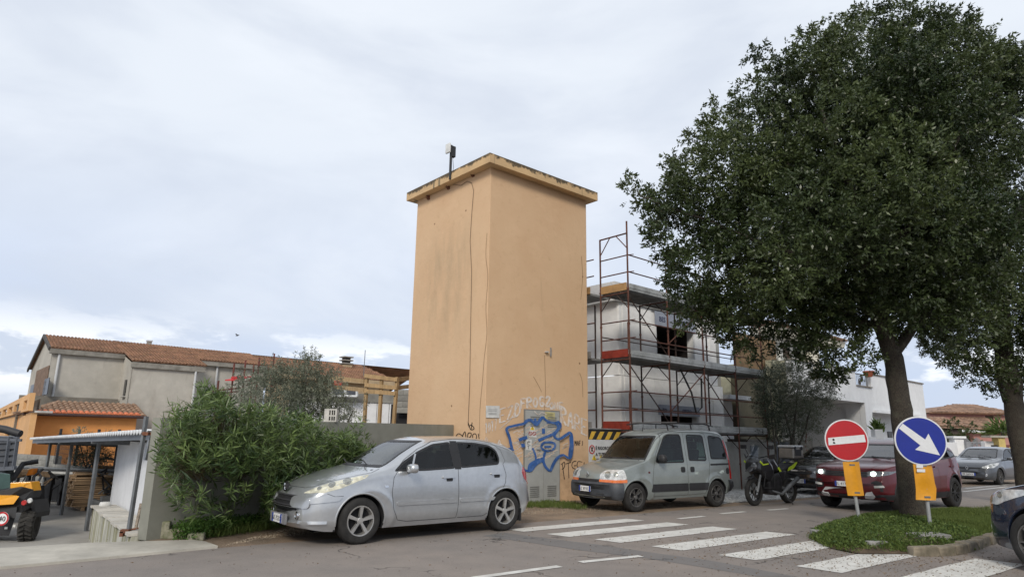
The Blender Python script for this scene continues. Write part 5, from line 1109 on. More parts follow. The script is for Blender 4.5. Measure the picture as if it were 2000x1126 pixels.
MB().prism([base+E1*.3+UP*(zb_a+.1), base+E1*.3+EV*T_end+UP*(zb_a+.1), base+E1*.3+EV*T_end+UP*(zt_a-.3), base+E1*.3+UP*(zt_a-.3)], E1*.05).build('parapet_lining', DPLAS, vb)
MB().prism([base+E1*.1+UP*(zb_a-.1), base+E1*.1+EV*T_end+UP*(zb_a-.1), base+E1*1+EV*T_end+UP*(zb_a-.1), base+E1*1+UP*(zb_a-.1)], UP*.12).build('balcony_slab', M('sill_stone'), vb)
MB().prism([base+E1*.5+EV*vt(46)-UP*1, base+E1*.5+EV*vt(20)-UP*1, base+E1*.5+EV*vt(20)+UP*(zb_a-1.3), base+E1*.5+EV*vt(46)+UP*(zb_a-1.3)], E1*.05).build('shutter', M('brown_shutter', (.08, .05, .03), .7), vb)
rl = MB()
for k in range(4): a = on(58-k*1.5, 757, base+EV*1, base+EV*2)
a = base+EV*(T_end*.12)+UP*(zt_a+.05); rl.bar(a, a+UP*1.6, .08); rl.bar(a+EV*1.5, a+EV*1.5+UP*1.6, .08); rl.bar(a+UP*.6, a+EV*1.5+UP*.6, .06); rl.bar(a+UP*1.5, a+EV*1.5+UP*1.5, .06); rl.build('ladder_rail', M('black_steel', (.02, .02, .022), .6), vb)

# ------------------------------------------------------------ things behind the grey wall
RST = M('rusty_red_tube', (.13, .032, .022), .75, .25, 4)
sy_ = 24.0; sc0 = at(440, 790, sy_); rs = empty('scaffolding', (sc0.x, sc0.y, 0), label='rusty red scaffold uprights standing behind the oleander and small olive', cat='scaffold')
for (x, y0, y1, dy) in ((427, 830, 743, 0), (458, 790, 708, 1), (480, 790, 703, 1.5), (496, 790, 712, 2.5), (507, 800, 697, 3), (536, 800, 690, 4), (404, 850, 770, -.5)):
    MB().tube([Vector((at(x, y1, sy_+dy).x, sy_+dy, -1.0)), at(x, y1, sy_+dy)], .035, 7).build('upright', RST, rs)
for (a, b, dy) in (((408, 764), (470, 757), 0), ((408, 770), (465, 764), 0), ((478, 745), (536, 729), 2), ((480, 752), (534, 738), 2)): MB().tube([at(*a, sy_+dy), at(*b, sy_+dy+1)], .028, 6).build('ledger', RST, rs)
for (a, b) in (((428, 765), (455, 800)), ((452, 765), (430, 800))): MB().tube([at(*a, sy_), at(*b, sy_)], .022, 6).build('brace', RST, rs)
m = MB(); a = at(449, 742, sy_+.5); b = at(482, 735, sy_+1.5); m.box((a+b)/2, ((b-a).length, .4, .04), ax=(b-a)); m.box(a.lerp(b, .35)+UP*.06, (.25, .25, .07), ax=(b-a)); o = top_mesh(m, 'red_shovel', M('bright_red', (.5, .02, .02), .5), a, label='bright red plastic tray caught on the scaffold uprights', cat='tray')
# pale formwork wall, concrete band, blocks
fy = 27.0; f0 = at(560, 830, fy); fw_ = empty('insulated_wall', (f0.x, f0.y, 0), label='white panelled wall with grey concrete band behind the timber frame', cat='wall')
def fp(x, y): b = Vector((f0.x, f0.y, 0)); return on(x, y, b, b+Vector((1, .25, 0)))
a = fp(560, 830); b = fp(782, 832); zt_ = fp(700, 785).z; zc = fp(700, 768).z; dW = Vector((b.x-a.x, b.y-a.y, 0)); nW = dW.length; dW.normalize(); nn_ = Vector((-dW.y, dW.x, 0))
np_ = 9; core = MB()
for i in range(np_):
    for j in range(3):
        z0 = -.3+(zt_+.3)*j/3; z1 = -.3+(zt_+.3)*(j+1)/3; p0 = Vector((a.x, a.y, 0))+dW*(nW*i/np_+.01); p1 = Vector((a.x, a.y, 0))+dW*(nW*(i+1)/np_-.01); q = MB(); wall_mb(q, p0, p1, z0+.01, z1-.005, .12); q.build('panel', M('white_panel', (.66, .67, .69), .8, .05, 1, rand=.04), fw_)
q = MB(); wall_mb(q, a+nn_*.04, b+nn_*.04, -.3, zt_, .1); q.build('panel_backing', M('mortar'), fw_)
q = MB(); wall_mb(q, a-nn_*.05, b-nn_*.05, zt_, zc, .35); q.build('concrete_band', M('grey_block'), fw_)
g0 = fp(650, 769); g1 = fp(690, 772); wf = MB(); gs = at(690, 764, fy-.2)
cf = empty('window_frames', (at(670, 765, fy).x, fy, zc), label='white framed dark window units standing on the concrete band', cat='window frames')
for (x0, x1) in ((648, 674), (675, 697)):
    P = [at(x0, 772, fy), at(x1, 773, fy), at(x1, 758, fy), at(x0+1, 757, fy)]; q = MB()
    for i in range(4): q.bar(P[i], P[(i+1) % 4], .07)
    f_ = q.build('frame', M('white_frame', (.7, .72, .74), .5), cf); MB().prism(P, Vector((0, .03, 0))).build('pane', M('dark_pane', (.06, .065, .08), .2), f_)
ob_ = at(660, 749, fy+.3); m = MB(); m.box(ob_, (.3, .25, .17)); m.box(ob_+Vector((-.04, 0, .08)), (.2, .2, .09)); top_mesh(m, 'red_crate', M('bright_red2', (.62, .06, .015), .5), ob_-UP*.14, bevel=.03, label='bright orange-red plastic container above the white window frames', cat='container')
bkA = at(773, 832, 25.5); bkB = at(800, 833, 25.5); bkw = empty('raw_block_wall', (bkA.x, bkA.y, 0), label='raw grey block pier with dark opening between timber frame and tower', cat='wall')
blocks(bkw, Vector((bkA.x, bkA.y, 0)), Vector((bkB.x+.5, bkB.y, 0)), at(780, 806, 25.5).z, at(780, 760, 25.5).z, .45, .2, .2, BL)
MB().box(at(784, 820, 25.7)+Vector((0, .3, 0)), (.9, .3, 1.2)).build('dark_opening', DARK, bkw)
# timber frame
TIM = M('new_timber', (.40, .27, .135), .8, .15, 4, stretch=(4, 4, .4)); ty = 19.5; tf = empty('timber_frame', (at(740, 830, ty).x, ty, 0), label='tan timber frame of three posts and four rails left of the tower', cat='timber frame')
for (xb, xt, yt, dy) in ((711, 717, 731, -.0), (740, 746, 733, .0), (768, 776, 736, .0)):
    MB().bar(at(xb, 838, ty+dy)+(at(xb, 838, ty+dy)-at(xt, yt, ty+dy))*1.5, at(xt, yt, ty+dy), .085, .085).build('post', TIM, tf)
for (xa, ya, xb, yb) in ((711, 733, 776, 741), (712, 751, 775, 757), (711, 763, 772, 768)): MB().bar(at(xa, ya, ty-.08), at(xb, yb, ty-.08), .03, .11).build('rail', TIM, tf)
for (xa, ya, xb, yb) in ((776, 741, 800, 738), (775, 757, 800, 754)): MB().bar(at(xa, ya, ty), at(xb, yb, ty+.9), .03, .12).build('rail', TIM, tf)
for (xa, ya, xb, yb) in ((648, 737, 711, 744), (652, 755, 711, 761)): MB().bar(at(xa, ya, ty+1.6), at(xb, yb, ty+.1), .03, .12).build('rail', TIM, tf)
# upright hollow block on top of the wall
cbp = on(646, 825, W0+wn*.1, WE+wn*.1); cbp.z = 1.716+(1.79-1.716)*((Vector((cbp.x, cbp.y, 0))-W0).dot(wd)/(WE-W0).length)
m = MB(); wC, hC, dC = .235, .245, .16; ax_ = Vector((1, .05, 0)).normalized()
for x0, x1 in ((0, .09), (.118, .126+.012), (.166, .178), (.205, .235)): m.box(cbp+ax_*((x0+x1)/2-wC/2)+UP*hC/2, (x1-x0, dC, hC), ax=ax_)
for z in (.014, .115, .232): m.box(cbp+ax_*.03+UP*z, (.17, dC-.01, .026), ax=ax_)
m.box(cbp+UP*hC/2+Vector((0, .07, 0)), (wC-.01, .02, hC-.01), ax=ax_)
top_mesh(m, 'hollow_block', M('pale_block', (.52, .50, .46), .9, .1, 8, bump=.3), cbp, label='pale hollow concrete block standing upright on top of the grey wall', cat='block')

# ============================================================ the ochre tower
def _ochre(t, n, l, b):
    s = n.new('ShaderNodeTexCoord').outputs['Object']; sp = n.new('ShaderNodeSeparateXYZ'); l.new(s, sp.inputs[0])
    def dot(v): q = n.new('ShaderNodeVectorMath'); q.operation = 'DOT_PRODUCT'; l.new(s, q.inputs[0]); q.inputs[1].default_value = v; return q.outputs['Value']
    A_ = dot(tuple(TD1)); B_ = dot(tuple(TD2)); Zc = sp.outputs[2]
    c = _m(n, l, _r(n, l, _n(n, l, s, .5, 5, .6, (1, 1, .8)), .36, .64, 0, 1), (.62, .425, .26), (.58, .38, .225))
    c = _m(n, l, _r(n, l, _n(n, l, s, 1.4, 7, .65, (1, 1, 1.6)), .5, .75, 0, .6), c, (.66, .455, .28))
    c = _m(n, l, _r(n, l, _n(n, l, s, 5, 7, .7), .56, .75, 0, .35), c, (.42, .26, .14))
    # grey weathering in the middle of the left face
    mk = _math(n, l, 'MULTIPLY', _math(n, l, 'MULTIPLY', _r(n, l, B_, .2, 1.2, 0, 1), _r(n, l, B_, 2.2, 3.3, 1, 0)), _math(n, l, 'MULTIPLY', _r(n, l, Zc, 3.2, 4.6, 0, 1), _r(n, l, Zc, 6.2, 7.2, 1, 0)))
    mk = _math(n, l, 'MULTIPLY', mk, _r(n, l, A_, .01, .03, 1, 0)); st = _n(n, l, s, 2.2, 7, .7, (1.3, 1.3, .32)); c = _m(n, l, _math(n, l, 'MULTIPLY', mk, _r(n, l, st, .34, .66, 0, .42)), c, (.28, .22, .14))
    mk2 = _math(n, l, 'MULTIPLY', _r(n, l, Zc, 1.6, .2, 0, .8), _r(n, l, _n(n, l, s, 2.6, 7, .7), .42, .68, 0, 1)); c = _m(n, l, mk2, c, (.33, .21, .12))
    c = _m(n, l, _r(n, l, _n(n, l, s, 1.3, 8, .72, (2.4, 2.4, .25)), .62, .78, 0, .32), c, (.25, .17, .09)); c = _m(n, l, _r(n, l, _n(n, l, s, 11, 4, .6), .73, .77, 0, .7), c, (.2, .12, .06))
    l.new(c, b.inputs['Base Color']); b.inputs['Roughness'].default_value = .93; bp = n.new('ShaderNodeBump'); bp.inputs['Strength'].default_value = .3; bp.inputs['Distance'].default_value = .02; l.new(_n(n, l, s, 9, 8, .6), bp.inputs['Height']); l.new(bp.outputs[0], b.inputs['Normal'])
OCH = special('ochre_plaster', _ochre)
tw = empty('tower', T0, label='tall ochre plastered transformer tower with flat cornice, graffiti round its grey doors', cat='tower'); ZT = 8.07
def tpnt(a, b, z): return T0+TD1*a+TD2*b+UP*z
m = MB(); m.hexa([tpnt(0, 0, -.2), tpnt(TW, 0, -.2), tpnt(TW, TL, -.2), tpnt(0, TL, -.2), tpnt(0, 0, ZT), tpnt(TW, 0, ZT), tpnt(TW, TL, ZT), tpnt(0, TL, ZT)]); m.build('tower_body', OCH, tw, bevel=.012)
def _corn(t, n, l, b):
    s = n.new('ShaderNodeTexCoord').outputs['Object']; sp = n.new('ShaderNodeSeparateXYZ'); l.new(s, sp.inputs[0]); c = _m(n, l, _r(n, l, _n(n, l, s, 1.5, 5), .3, .7, 0, 1), (.62, .42, .22), (.48, .33, .18))
    k = _math(n, l, 'ADD', _math(n, l, 'MULTIPLY', _r(n, l, sp.outputs[2], ZT, ZT+.25, -.15, .24), 1), _n(n, l, s, 3.2, 8, .75)); c = _m(n, l, _r(n, l, k, .56, .66, 0, .92), c, (.055, .045, .03))
    dr = _n(n, l, s, 1.6, 4, .6, (1.6, 1.6, .04)); c = _m(n, l, _r(n, l, dr, .61, .66, 0, .8), c, (.10, .09, .06)); l.new(c, b.inputs['Base Color']); b.inputs['Roughness'].default_value = .9
CORN = special('cornice_plaster', _corn); o_ = .235
def crn(name, ov, z0, z1): m = MB(); m.hexa([tpnt(-ov, -ov, z0), tpnt(TW+ov, -ov, z0), tpnt(TW+ov, TL+ov, z0), tpnt(-ov, TL+ov, z0), tpnt(-ov, -ov, z1), tpnt(TW+ov, -ov, z1), tpnt(TW+ov, TL+ov, z1), tpnt(-ov, TL+ov, z1)]); return m.build(name, CORN, tw, bevel=.01)
crn('cornice', o_, ZT, ZT+.25); m = crn('roof_slab', o_-.05, ZT+.25, ZT+.28)
def fr_(x, y, o=.006): b = T0-TD2*o; return on(x, y, b, b+TD1)          # right face
def fl_(x, y, o=.006): b = T0-TD1*o; return on(x, y, b, b+TD2)          # left face
CRK = M('crack_dark', (.26, .155, .085), .95, 0)
def ribbon(name, pts, w, mat, fn=fr_, o=.005, th=None, parent=tw, smoothp=True, conv=None):
    """paint stroke lying on a wall; pts in photograph pixels"""
    P = [np.array(p, float) for p in pts]
    if smoothp and len(P) > 2:
        Q = []
        for i in range(len(P)-1):
            p0 = P[max(i-1, 0)]; p1 = P[i]; p2 = P[i+1]; p3 = P[min(i+2, len(P)-1)]
            for k in range(4): t = k/4; Q.append(.5*((2*p1)+(-p0+p2)*t+(2*p0-5*p1+4*p2-p3)*t*t+(-p0+3*p1-3*p2+p3)*t**3))
        Q.append(P[-1]); P = Q
    vs = []
    for i, p in enumerate(P):
        t = P[min(i+1, len(P)-1)]-P[max(i-1, 0)]; t = t/(np.hypot(*t)+1e-9); n_ = np.array([-t[1], t[0]])*w/2*(1+rnd.uniform(-.12, .12))
        for q in (p+n_, p-n_): vs.append(fn(q[0], q[1], o))
    return vs, [(2*i, 2*i+1, 2*i+3, 2*i+2) for i in range(len(P)-1)]
def stroke(mb, pts, w, fn=fr_, o=.005, sm=True): vs, fs = ribbon('', pts, w, None, fn, o, smoothp=sm); mb.add(vs, fs)
def C7(*P): return [(920+x/4.33, 740+y/4.33) for x, y in P]
# grey double doors
DOOR = M('door_grey', (.36, .365, .35), .6, .06, 1.5, stain=[((.24, .24, .22), 1.5, (1, 1, .4), .5, .75, .5)])
DOOR2 = M('door_edge', (.20, .20, .19), .7, .05)
d0 = fr_(1022, 900); d1 = fr_(1092, 900); a0 = (d0-T0).dot(TD1); a1 = (d1-T0).dot(TD1); dz1 = fr_(1023, 798).z; dz0 = .0; am = (a0+a1)/2+.03
dr = MB()
def dbox(x0, x1, z0, z1, y0, y1, mat, name, par, bev=.0): m = MB(); m.hexa([tpnt(x0, -y1, z0), tpnt(x1, -y1, z0), tpnt(x1, -y0, z0), tpnt(x0, -y0, z0), tpnt(x0, -y1, z1), tpnt(x1, -y1, z1), tpnt(x1, -y0, z1), tpnt(x0, -y0, z1)]); return m.build(name, mat, par, bevel=bev)
dbox(a0, a1, dz0, dz1, 0, .03, DOOR2, 'door_frame', tw)
zs_ = fr_(1055, 891).z
for (x0, x1) in ((a0+.03, am-.006), (am+.006, a1-.03)):
    lf = dbox(x0, x1, zs_+.004, dz1-.03, .03, .05, DOOR, 'door_leaf', tw); lf2 = dbox(x0, x1, dz0+.03, zs_-.004, .03, .05, DOOR, 'door_leaf', tw)
    xm = (x0+x1)/2
    for (zc_, par) in ((fr_(1035, 822).z, lf), (fr_(1040, 959).z, lf2)):
        for k in range(6): dbox(xm-.15, xm+.15, zc_+.10-k*.045, zc_+.12-k*.045, .05, .062, BLACK if k % 1 == 0 and False else DOOR2, 'vent_slot', par)
    hz = fr_(1048, 877).z; dbox(x1-.25 if x0 < am-.1 else x0+.12, x1-.12 if x0 < am-.1 else x0+.25, hz-.012, hz+.012, .05, .08, GALV, 'door_handle', lf)
# notices
def tri(cx, cy, s, mat, o, name, par):
    p = [fr_(cx-s, cy+s*.8, o), fr_(cx+s, cy+s*.9, o), fr_(cx, cy-s*.9, o)]; MB().prism(p, -TD2*-.002).build(name, mat, par)
WN = M('warning_yellow', (.72, .50, .03), .6, .05); NW = M('notice_white', (.62, .62, .60), .7, .08, 8)
MB().prism([fr_(1033, 852, .056), fr_(1048.5, 854, .056), fr_(1044, 833, .056), fr_(1036, 832, .056)], TD2*.003).build('warning_plate', NW, tw)
tri(1040, 835, 4.6, WN, .060, 'warning_triangle', tw)
for cx in (1036, 1043.5):
    m = MB(); stroke(m, [(cx+3.0*math.cos(a), 846+3.4*math.sin(a)) for a in [k*math.pi/5 for k in range(11)]], 1.1, o=.061); stroke(m, [(cx-2, 844), (cx+2, 848)], 1, o=.061); m.build('prohibition_mark', M('dark_red_ink', (.30, .03, .03), .7), tw)
m = MB(); stroke(m, [(1040, 832), (1039, 835), (1041, 835), (1040, 838)], .7, o=.063, sm=False); m.build('bolt_mark', INKB, tw)
MB().prism([fr_(1027, 878, .055), fr_(1038, 879, .055), fr_(1038.5, 858, .055), fr_(1028, 857, .055)], TD2*.003).build('taped_paper', NW, tw)
m = MB(); [stroke(m, q, .9, o=.058) for q in ([(1030, 862), (1036, 862)], [(1030, 862), (1030, 866), (1033, 866)], [(1033, 859), (1033, 864)], [(1030, 870), (1036, 869)], [(1032, 869), (1032, 876)])]; m.build('scribble', INKB, tw)
MB().prism([fr_(1064.5, 817, .055), fr_(1084, 819, .055), fr_(1084, 805, .055), fr_(1065, 803, .055)], TD2*.003).build('yellow_notice', M('old_yellow', (.5, .45, .22), .7, .1, 9), tw)
m = MB(); [stroke(m, [(1067+dx, 807+r_*2.6), (1081+dx*.5, 808+r_*2.6)], .7, o=.058) for r_ in range(4) for dx in (0,)]; m.build('notice_lines', M('grey_ink', (.16, .15, .1), .8), tw)
np0 = MB().prism([fr_(949, 815, .012), fr_(975, 815.5, .012), fr_(975.5, 792, .012), fr_(949, 791.5, .012)], TD2*-.008).build('white_plaque', NW, tw)
m = MB(); [stroke(m, [(954, y_), (970, y_+.2)], .8, o=.0225) for y_ in (799, 802, 806.5, 808.5)]; m.build('plaque_lines', M('grey_ink2', (.25, .25, .25), .8), tw)
# graffiti
BLU = M('blue_spray', (.035, .11, .33), .8, .12, 4, stain=[((.16, .25, .45), 7, (1, 1, 1), .5, .7, .6)]); WHT = M('white_spray', (.72, .67, .62), .85, .10, 6, stain=[((.60, .42, .28), 9, (1, 1, 1), .45, .6, .8)]); BLK = M('black_spray', (.015, .013, .012), .8, 0)
OB_ = .066
outer = C7((345, 590), (320, 480), (300, 415), (370, 390), (440, 375), (475, 345), (520, 360), (550, 385), (600, 320), (640, 350), (700, 370), (740, 360), (750, 400), (700, 470), (740, 505), (800, 470), (840, 450), (852, 520), (850, 600), (830, 665), (780, 640), (730, 660), (690, 720), (665, 770), (630, 740), (600, 690), (545, 715), (500, 770), (450, 765), (420, 730), (370, 695), (330, 670), (298, 640), (300, 590), (355, 595))
m = MB(); 
for w_, dx in ((4.2, 0), (2.6, 2.2)): stroke(m, [(x+dx, y+dx*.5) for x, y in outer], w_, o=OB_+dx*.001)
for q in (C7((845, 480), (848, 560), (835, 655)), C7((490, 770), (505, 720), (560, 690), (610, 675))): stroke(m, q, 7, o=OB_+.003)
for q, w_ in ((C7((405, 515), (440, 500), (475, 490)), 5), (C7((425, 562), (455, 555)), 5), (C7((612, 415), (614, 460)), 4), (C7((570, 518), (620, 495), (690, 465)), 4), (C7((595, 560), (620, 535), (690, 535), (712, 560), (690, 595), (640, 605), (600, 585), (595, 555)), 3), (C7((620, 570), (680, 570)), 3), (C7((630, 605), (615, 660), (620, 720), (655, 765)), 3.2), (C7((520, 580), (545, 640), (548, 690)), 2.6), (C7((640, 360), (720, 375), (735, 420), (690, 465)), 3.4), (C7((455, 370), (500, 340), (545, 380), (540, 330)), 3.5)): stroke(m, q, w_*1.35, o=OB_+.001)
m.build('blue_graffiti', BLU, tw, kind='stuff')
m = MB()
LT_ = {'F': [((0, 1), (0, 0)), ((0, 0), (.8, 0)), ((0, .45), (.6, .45))], 'R': [((0, 1), (0, 0), (.6, 0), (.7, .3), (0, .5), (.8, 1))], 'O': [((.4, 0), (0, .4), (.3, 1), (.8, .6), (.4, 0))], 'G': [((.8, .1), (.2, 0), (0, .6), (.4, 1), (.8, .7), (.4, .6))], '2': [((0, .2), (.4, 0), (.7, .3), (0, 1), (.9, 1))], 'N': [((0, 1), (0, 0), (.7, 1), (.7, 0))], 'E': [((.8, 0), (0, 0), (0, .5), (.6, .5)), ((0, .5), (0, 1), (.8, 1))], 'D': [((0, 1), (.1, 0), (.7, .3), (.6, .8), (0, 1))], 'Z': [((0, .1), (.8, 0), (0, 1), (.9, .9))], '1': [((.1, .2), (.4, 0), (.4, 1))], '0': [((.4, 0), (0, .5), (.4, 1), (.7, .5), (.4, 0))], '7': [((0, 0), (.7, 0), (.3, 1))], 'P': [((0, 1), (0, 0), (.7, .1), (.6, .5), (0, .5))], 'A': [((0, 1), (.4, 0), (.8, 1)), ((.15, .6), (.65, .6))], 'S': [((.8, .1), (.2, 0), (.1, .4), (.7, .6), (.5, 1), (0, .9))], 'M': [((0, 1), (.05, 0), (.4, .6), (.75, 0), (.8, 1))], 'U': [((0, 0), (.05, .9), (.5, 1), (.7, 0))], 'T': [((0, .05), (.9, 0)), ((.45, 0), (.4, 1))], 'I': [((.3, 0), (.3, 1))], 'J': [((.6, 0), (.6, .8), (.2, 1))], 'C': [((.8, .1), (.3, 0), (0, .5), (.3, 1), (.8, .8))]}
def letters(mb, s, x, y, w, h, lw, slope=0, o=.005, fn=fr_, gap=1.15, skew=.0):
    for ch in s:
        if ch in LT_:
            for st in LT_[ch]: stroke(mb, [(x+p[0]*w+(1-p[1])*h*skew, y+slope*p[0]*w+p[1]*h) for p in st], lw, fn, o, sm=len(st) > 2 and ch not in 'FNEZ')
        x += w*gap; y += slope*w*gap
def C7p(x, y): return 920+x/4.33, 740+y/4.33
for rep in (0, 1.6):
    x, y = C7p(420, 165+rep*2); letters(m, 'FR0G2', x+rep, y, 10.5, 19, 2.3, -.10, o=.006+rep*.001); x, y = C7p(665, 190); letters(m, 'ONE', x+rep, y+rep*.5, 8, 14, 2.1, .05, o=.006+rep*.001)
    x, y = C7p(760, 240); letters(m, 'RAPE', x+rep, y, 11.5, 30, 2.2, .5, o=.0065+rep*.001); x, y = C7p(240, 255); letters(m, 'EZD', x+rep, y, 13, 26, 2.0, -.35, o=.006+rep*.001)
x, y = C7p(120, 370); letters(m, '1017', x, y, 5.2, 20, 2.0, -.3, o=.007); x, y = C7p(110, 480); letters(m, 'AVA', x, y, 11, 22, 1.5, .25, o=.006)
stroke(m, C7((240, 420), (300, 370), (340, 330), (400, 215)), 1.2, o=.007); stroke(m, C7((960, 470), (930, 440), (900, 400), (880, 380)), 1.2, o=.007); stroke(m, C7((535, 270), (570, 300), (600, 280), (640, 300)), 1.3, o=.064)
for k in range(10): x = 330+rnd.random()*90; y = 420+rnd.random()*230; stroke(m, C7((x, y), (x+30, y+15), (x+60, y-5)), 1.0, o=.0062)
m.build('white_graffiti', WHT, tw, kind='stuff')
m = MB(); fill = C7((350, 420), (440, 400), (520, 420), (600, 350), (700, 400), (720, 470), (800, 490), (820, 600), (740, 640), (660, 740), (600, 660), (500, 700), (440, 740), (340, 640))
for k in range(150):
    x0, y0 = rnd.uniform(345, 790), rnd.uniform(400, 690)
    if inpoly(920+x0/4.33, 740+y0/4.33, fill) and (x0 < 400 or x0 > 745): stroke(m, C7((x0, y0), (x0+25, y0-15), (x0+45, y0-22)), 2.6, o=.0055)
    elif inpoly(920+x0/4.33, 740+y0/4.33, fill) and 450 < x0 < 690: stroke(m, C7((x0, y0), (x0+25, y0-15), (x0+45, y0-22)), 1.5, o=.0535)
if m.v: m.build('pale_fill_graffiti', M('pale_spray', (.62, .50, .40), .85, .1, 8), tw, kind='stuff')
m = MB(); x, y = C7p(878, 520); letters(m, 'MAFJ', x, y, 3.7, 9, 1.1, 0, o=.007)
for q in (C7((762, 720), (790, 700), (790, 740), (770, 760)), C7((772, 715), (790, 845)), C7((800, 715), (845, 700)), C7((822, 705), (828, 835)), C7((890, 690), (860, 700), (855, 740), (885, 760)), C7((870, 730), (890, 728)), C7((940, 700), (905, 695), (900, 740), (950, 745)), C7((958, 700), (950, 740))): stroke(m, q, 1.3, o=.007)
m.build('black_tag', BLK, tw, kind='stuff')
m = MB()
for q in ([(888, 856), (895, 846), (904, 852), (903, 858)], [(900, 858), (908, 842), (910, 858)], [(913, 858), (914, 846), (920, 845), (919, 852), (914, 854)], [(924, 857), (923, 849), (928, 846), (931, 852), (929, 857)], [(934, 846), (936, 857)], [(914, 824), (919, 838), (926, 836), (920, 829), (915, 833)], [(922, 824), (920, 838)]): stroke(m, q, 1.5, fl_, .007)
m.build('black_tag', BLK, tw, kind='stuff')
# cracks, holes, cable, hooks
m = MB()
for q in ([(951, 455), (949, 500), (953, 540), (949, 600), (951, 650), (945, 700), (942, 740), (938, 800), (937, 850)],): stroke(m, [(x+rnd.uniform(-.8, .8), y) for x, y in q], .9, fl_, .004, sm=True)
m.build('wall_crack', CRK, tw)
m = MB()
for q in ([(1136, 500), (1138, 540), (1134, 585)], [(1064, 693), (1065, 760), (1063, 800)], [(1132, 728), (1137, 745), (1139, 775)], [(1042, 735), (1052, 752), (1058, 765)]): stroke(m, [(x+rnd.uniform(-.6, .6), y) for x, y in q], .8, fr_, .004)
m.build('wall_crack', CRK, tw)
for (x, y, fn) in ((849, 437, fl_), (910, 411, fl_), (882, 792, fl_), (1132, 709, fr_), (1138, 540, fr_)):
    m = MB(); c = fn(x, y, .0); nrm = -TD1 if fn is fl_ else -TD2; m.lathe([(0, .006), (.018, .006), (.028, .001)], c, nrm, 9); m.build('plaster_hole', CRK, tw)
m = MB(); cb = [fl_(x, y, .015) for x, y in ((879, 350), (884, 360), (900, 362), (912, 354), (921, 357), (925, 372), (921, 420), (918, 470), (921, 530), (919, 640), (917, 760), (914, 830))]; m.tube(cb, .006, 5); m.build('cable', M('brown_cable', (.10, .06, .035), .7), tw, smooth=True)
for (x, y) in ((838, 386), (877, 366), (925, 341)):
    c = fl_(x, y, .0); m = MB(); m.box(c-TD1*.02, (.05, .08, .12), ax=TD1); m.tube([c-TD1*(.06+.04*math.sin(a))+UP*(.04*math.cos(a)) for a in [k*math.pi/5 for k in range(10)]], .012, 6); m.build('insulator_hook', M('rust'), tw)
c = fr_(1074, 687, .0); m = MB(); m.box(c-TD2*.03, (.03, .03, .22), ax=TD1); m.build('vent_pipe', GALV, tw)
m = MB(); c = fr_(1066, 687, 0); m.box(c-TD2*.04, (.10, .06, .03), ax=TD1); m.build('wall_bracket', M('sill_stone'), tw)
# antenna on the roof edge
an = fl_(879, 350, o_+.02); ap_ = empty('antenna_mast', an, label='short dark mast with white panel antenna on the tower cornice', cat='antenna')
tpz = fl_(883, 283, o_+.02); m = MB(); m.tube([an, Vector((an.x, an.y, tpz.z))], .035, 8); m.build('mast', BLACK, ap_)
c = Vector((an.x, an.y, tpz.z-.12)); MB().box(c-E1*.10, (.05, .18, .26), ax=E1).build('panel_antenna', M('white_plastic', (.7, .7, .68), .5), ap_, bevel=.012); MB().box(c+E1*.06-UP*.05, (.12, .1, .3), ax=E1).build('radio_box', BLACK, ap_, bevel=.01)
MB().tube([c+E1*.06-UP*.2, c+E1*.10-UP*.5, Vector((an.x, an.y, an.z+.1))+E1*.03, Vector((an.x, an.y, an.z))], .006, 5).build('cable', BLACK, ap_)
# ============================================================ house under scaffolding
SY = 18.3; sc = at(1230, 700, SY); SB = Vector((sc.x, sc.y, 0))
def sp_(s, t, z): return SB+E1*s+E2*t+UP*z
def ss(x, y, t=0.0): b = SB+E2*t; p = on(x, y, b, b+E1); return (p-b).dot(E1), p.z
Z1, Z2, Z3 = 1.80, 3.78, 5.68
BAY = ss(1490, 735)[0]/4
TUBE = M('rusty_tube', (.125, .048, .032), .8, .25, 5, stain=[((.28, .24, .21), 4, (1, 1, 1), .6, .75, .6)])
TUBED = M('dark_tube', (.05, .028, .022), .8, .2, 5)
DECK = M('galvanised_deck', (.46, .475, .47), .5, .12, 3, metal=.35, stain=[((.16, .155, .14), 3, (1, 1, 1), .5, .72, .5)])
DECKU = M('deck_underside', (.22, .225, .22), .7, .15, 3)
sf = empty('scaffolding', (SB.x, SB.y, 0), label='rusty tube scaffolding with grey decks wrapped round the white house', cat='scaffolding')
WT = 1.02; tops = {0: ss(1224, 432)[1], 1: ss(1300, 526)[1], 2: 6.6, 3: 6.6, 4: ss(1490, 690)[1]+1.2}
def tb_(a, b, r=.024, mat=TUBE, nm='ledger', n=7): MB().tube([a, b], r, n).build(nm, mat, sf)
for k in range(5):
    MB().tube([sp_(k*BAY, 0, .02), sp_(k*BAY, 0, tops[k])], .026, 8).build('standard', TUBE, sf)
    MB().tube([sp_(k*BAY, WT, .02), sp_(k*BAY, WT, tops[0]-.35 if k == 0 else Z3-.1)], .026, 8).build('standard', TUBE if k == 0 else TUBED, sf)
    for z in ((Z1, Z2, Z3)):
        if k == 4 and z == Z3: continue
        tb_(sp_(k*BAY, 0, z-.09), sp_(k*BAY, WT, z-.09), .022, nm='transom')
        tb_(sp_(k*BAY, 0, z-.55), sp_(k*BAY, WT*.42, z-.1), .015, TUBED, 'frame_brace'); tb_(sp_(k*BAY, WT, z-.55), sp_(k*BAY, WT*.58, z-.1), .015, TUBED, 'frame_brace')
        for zz in (z+.02, z-1.0): 
            for t in (0, WT): MB().lathe([(.036, -.03), (.036, .03)], sp_(k*BAY, t, zz), UP, 8).build('coupler', TUBE, sf)
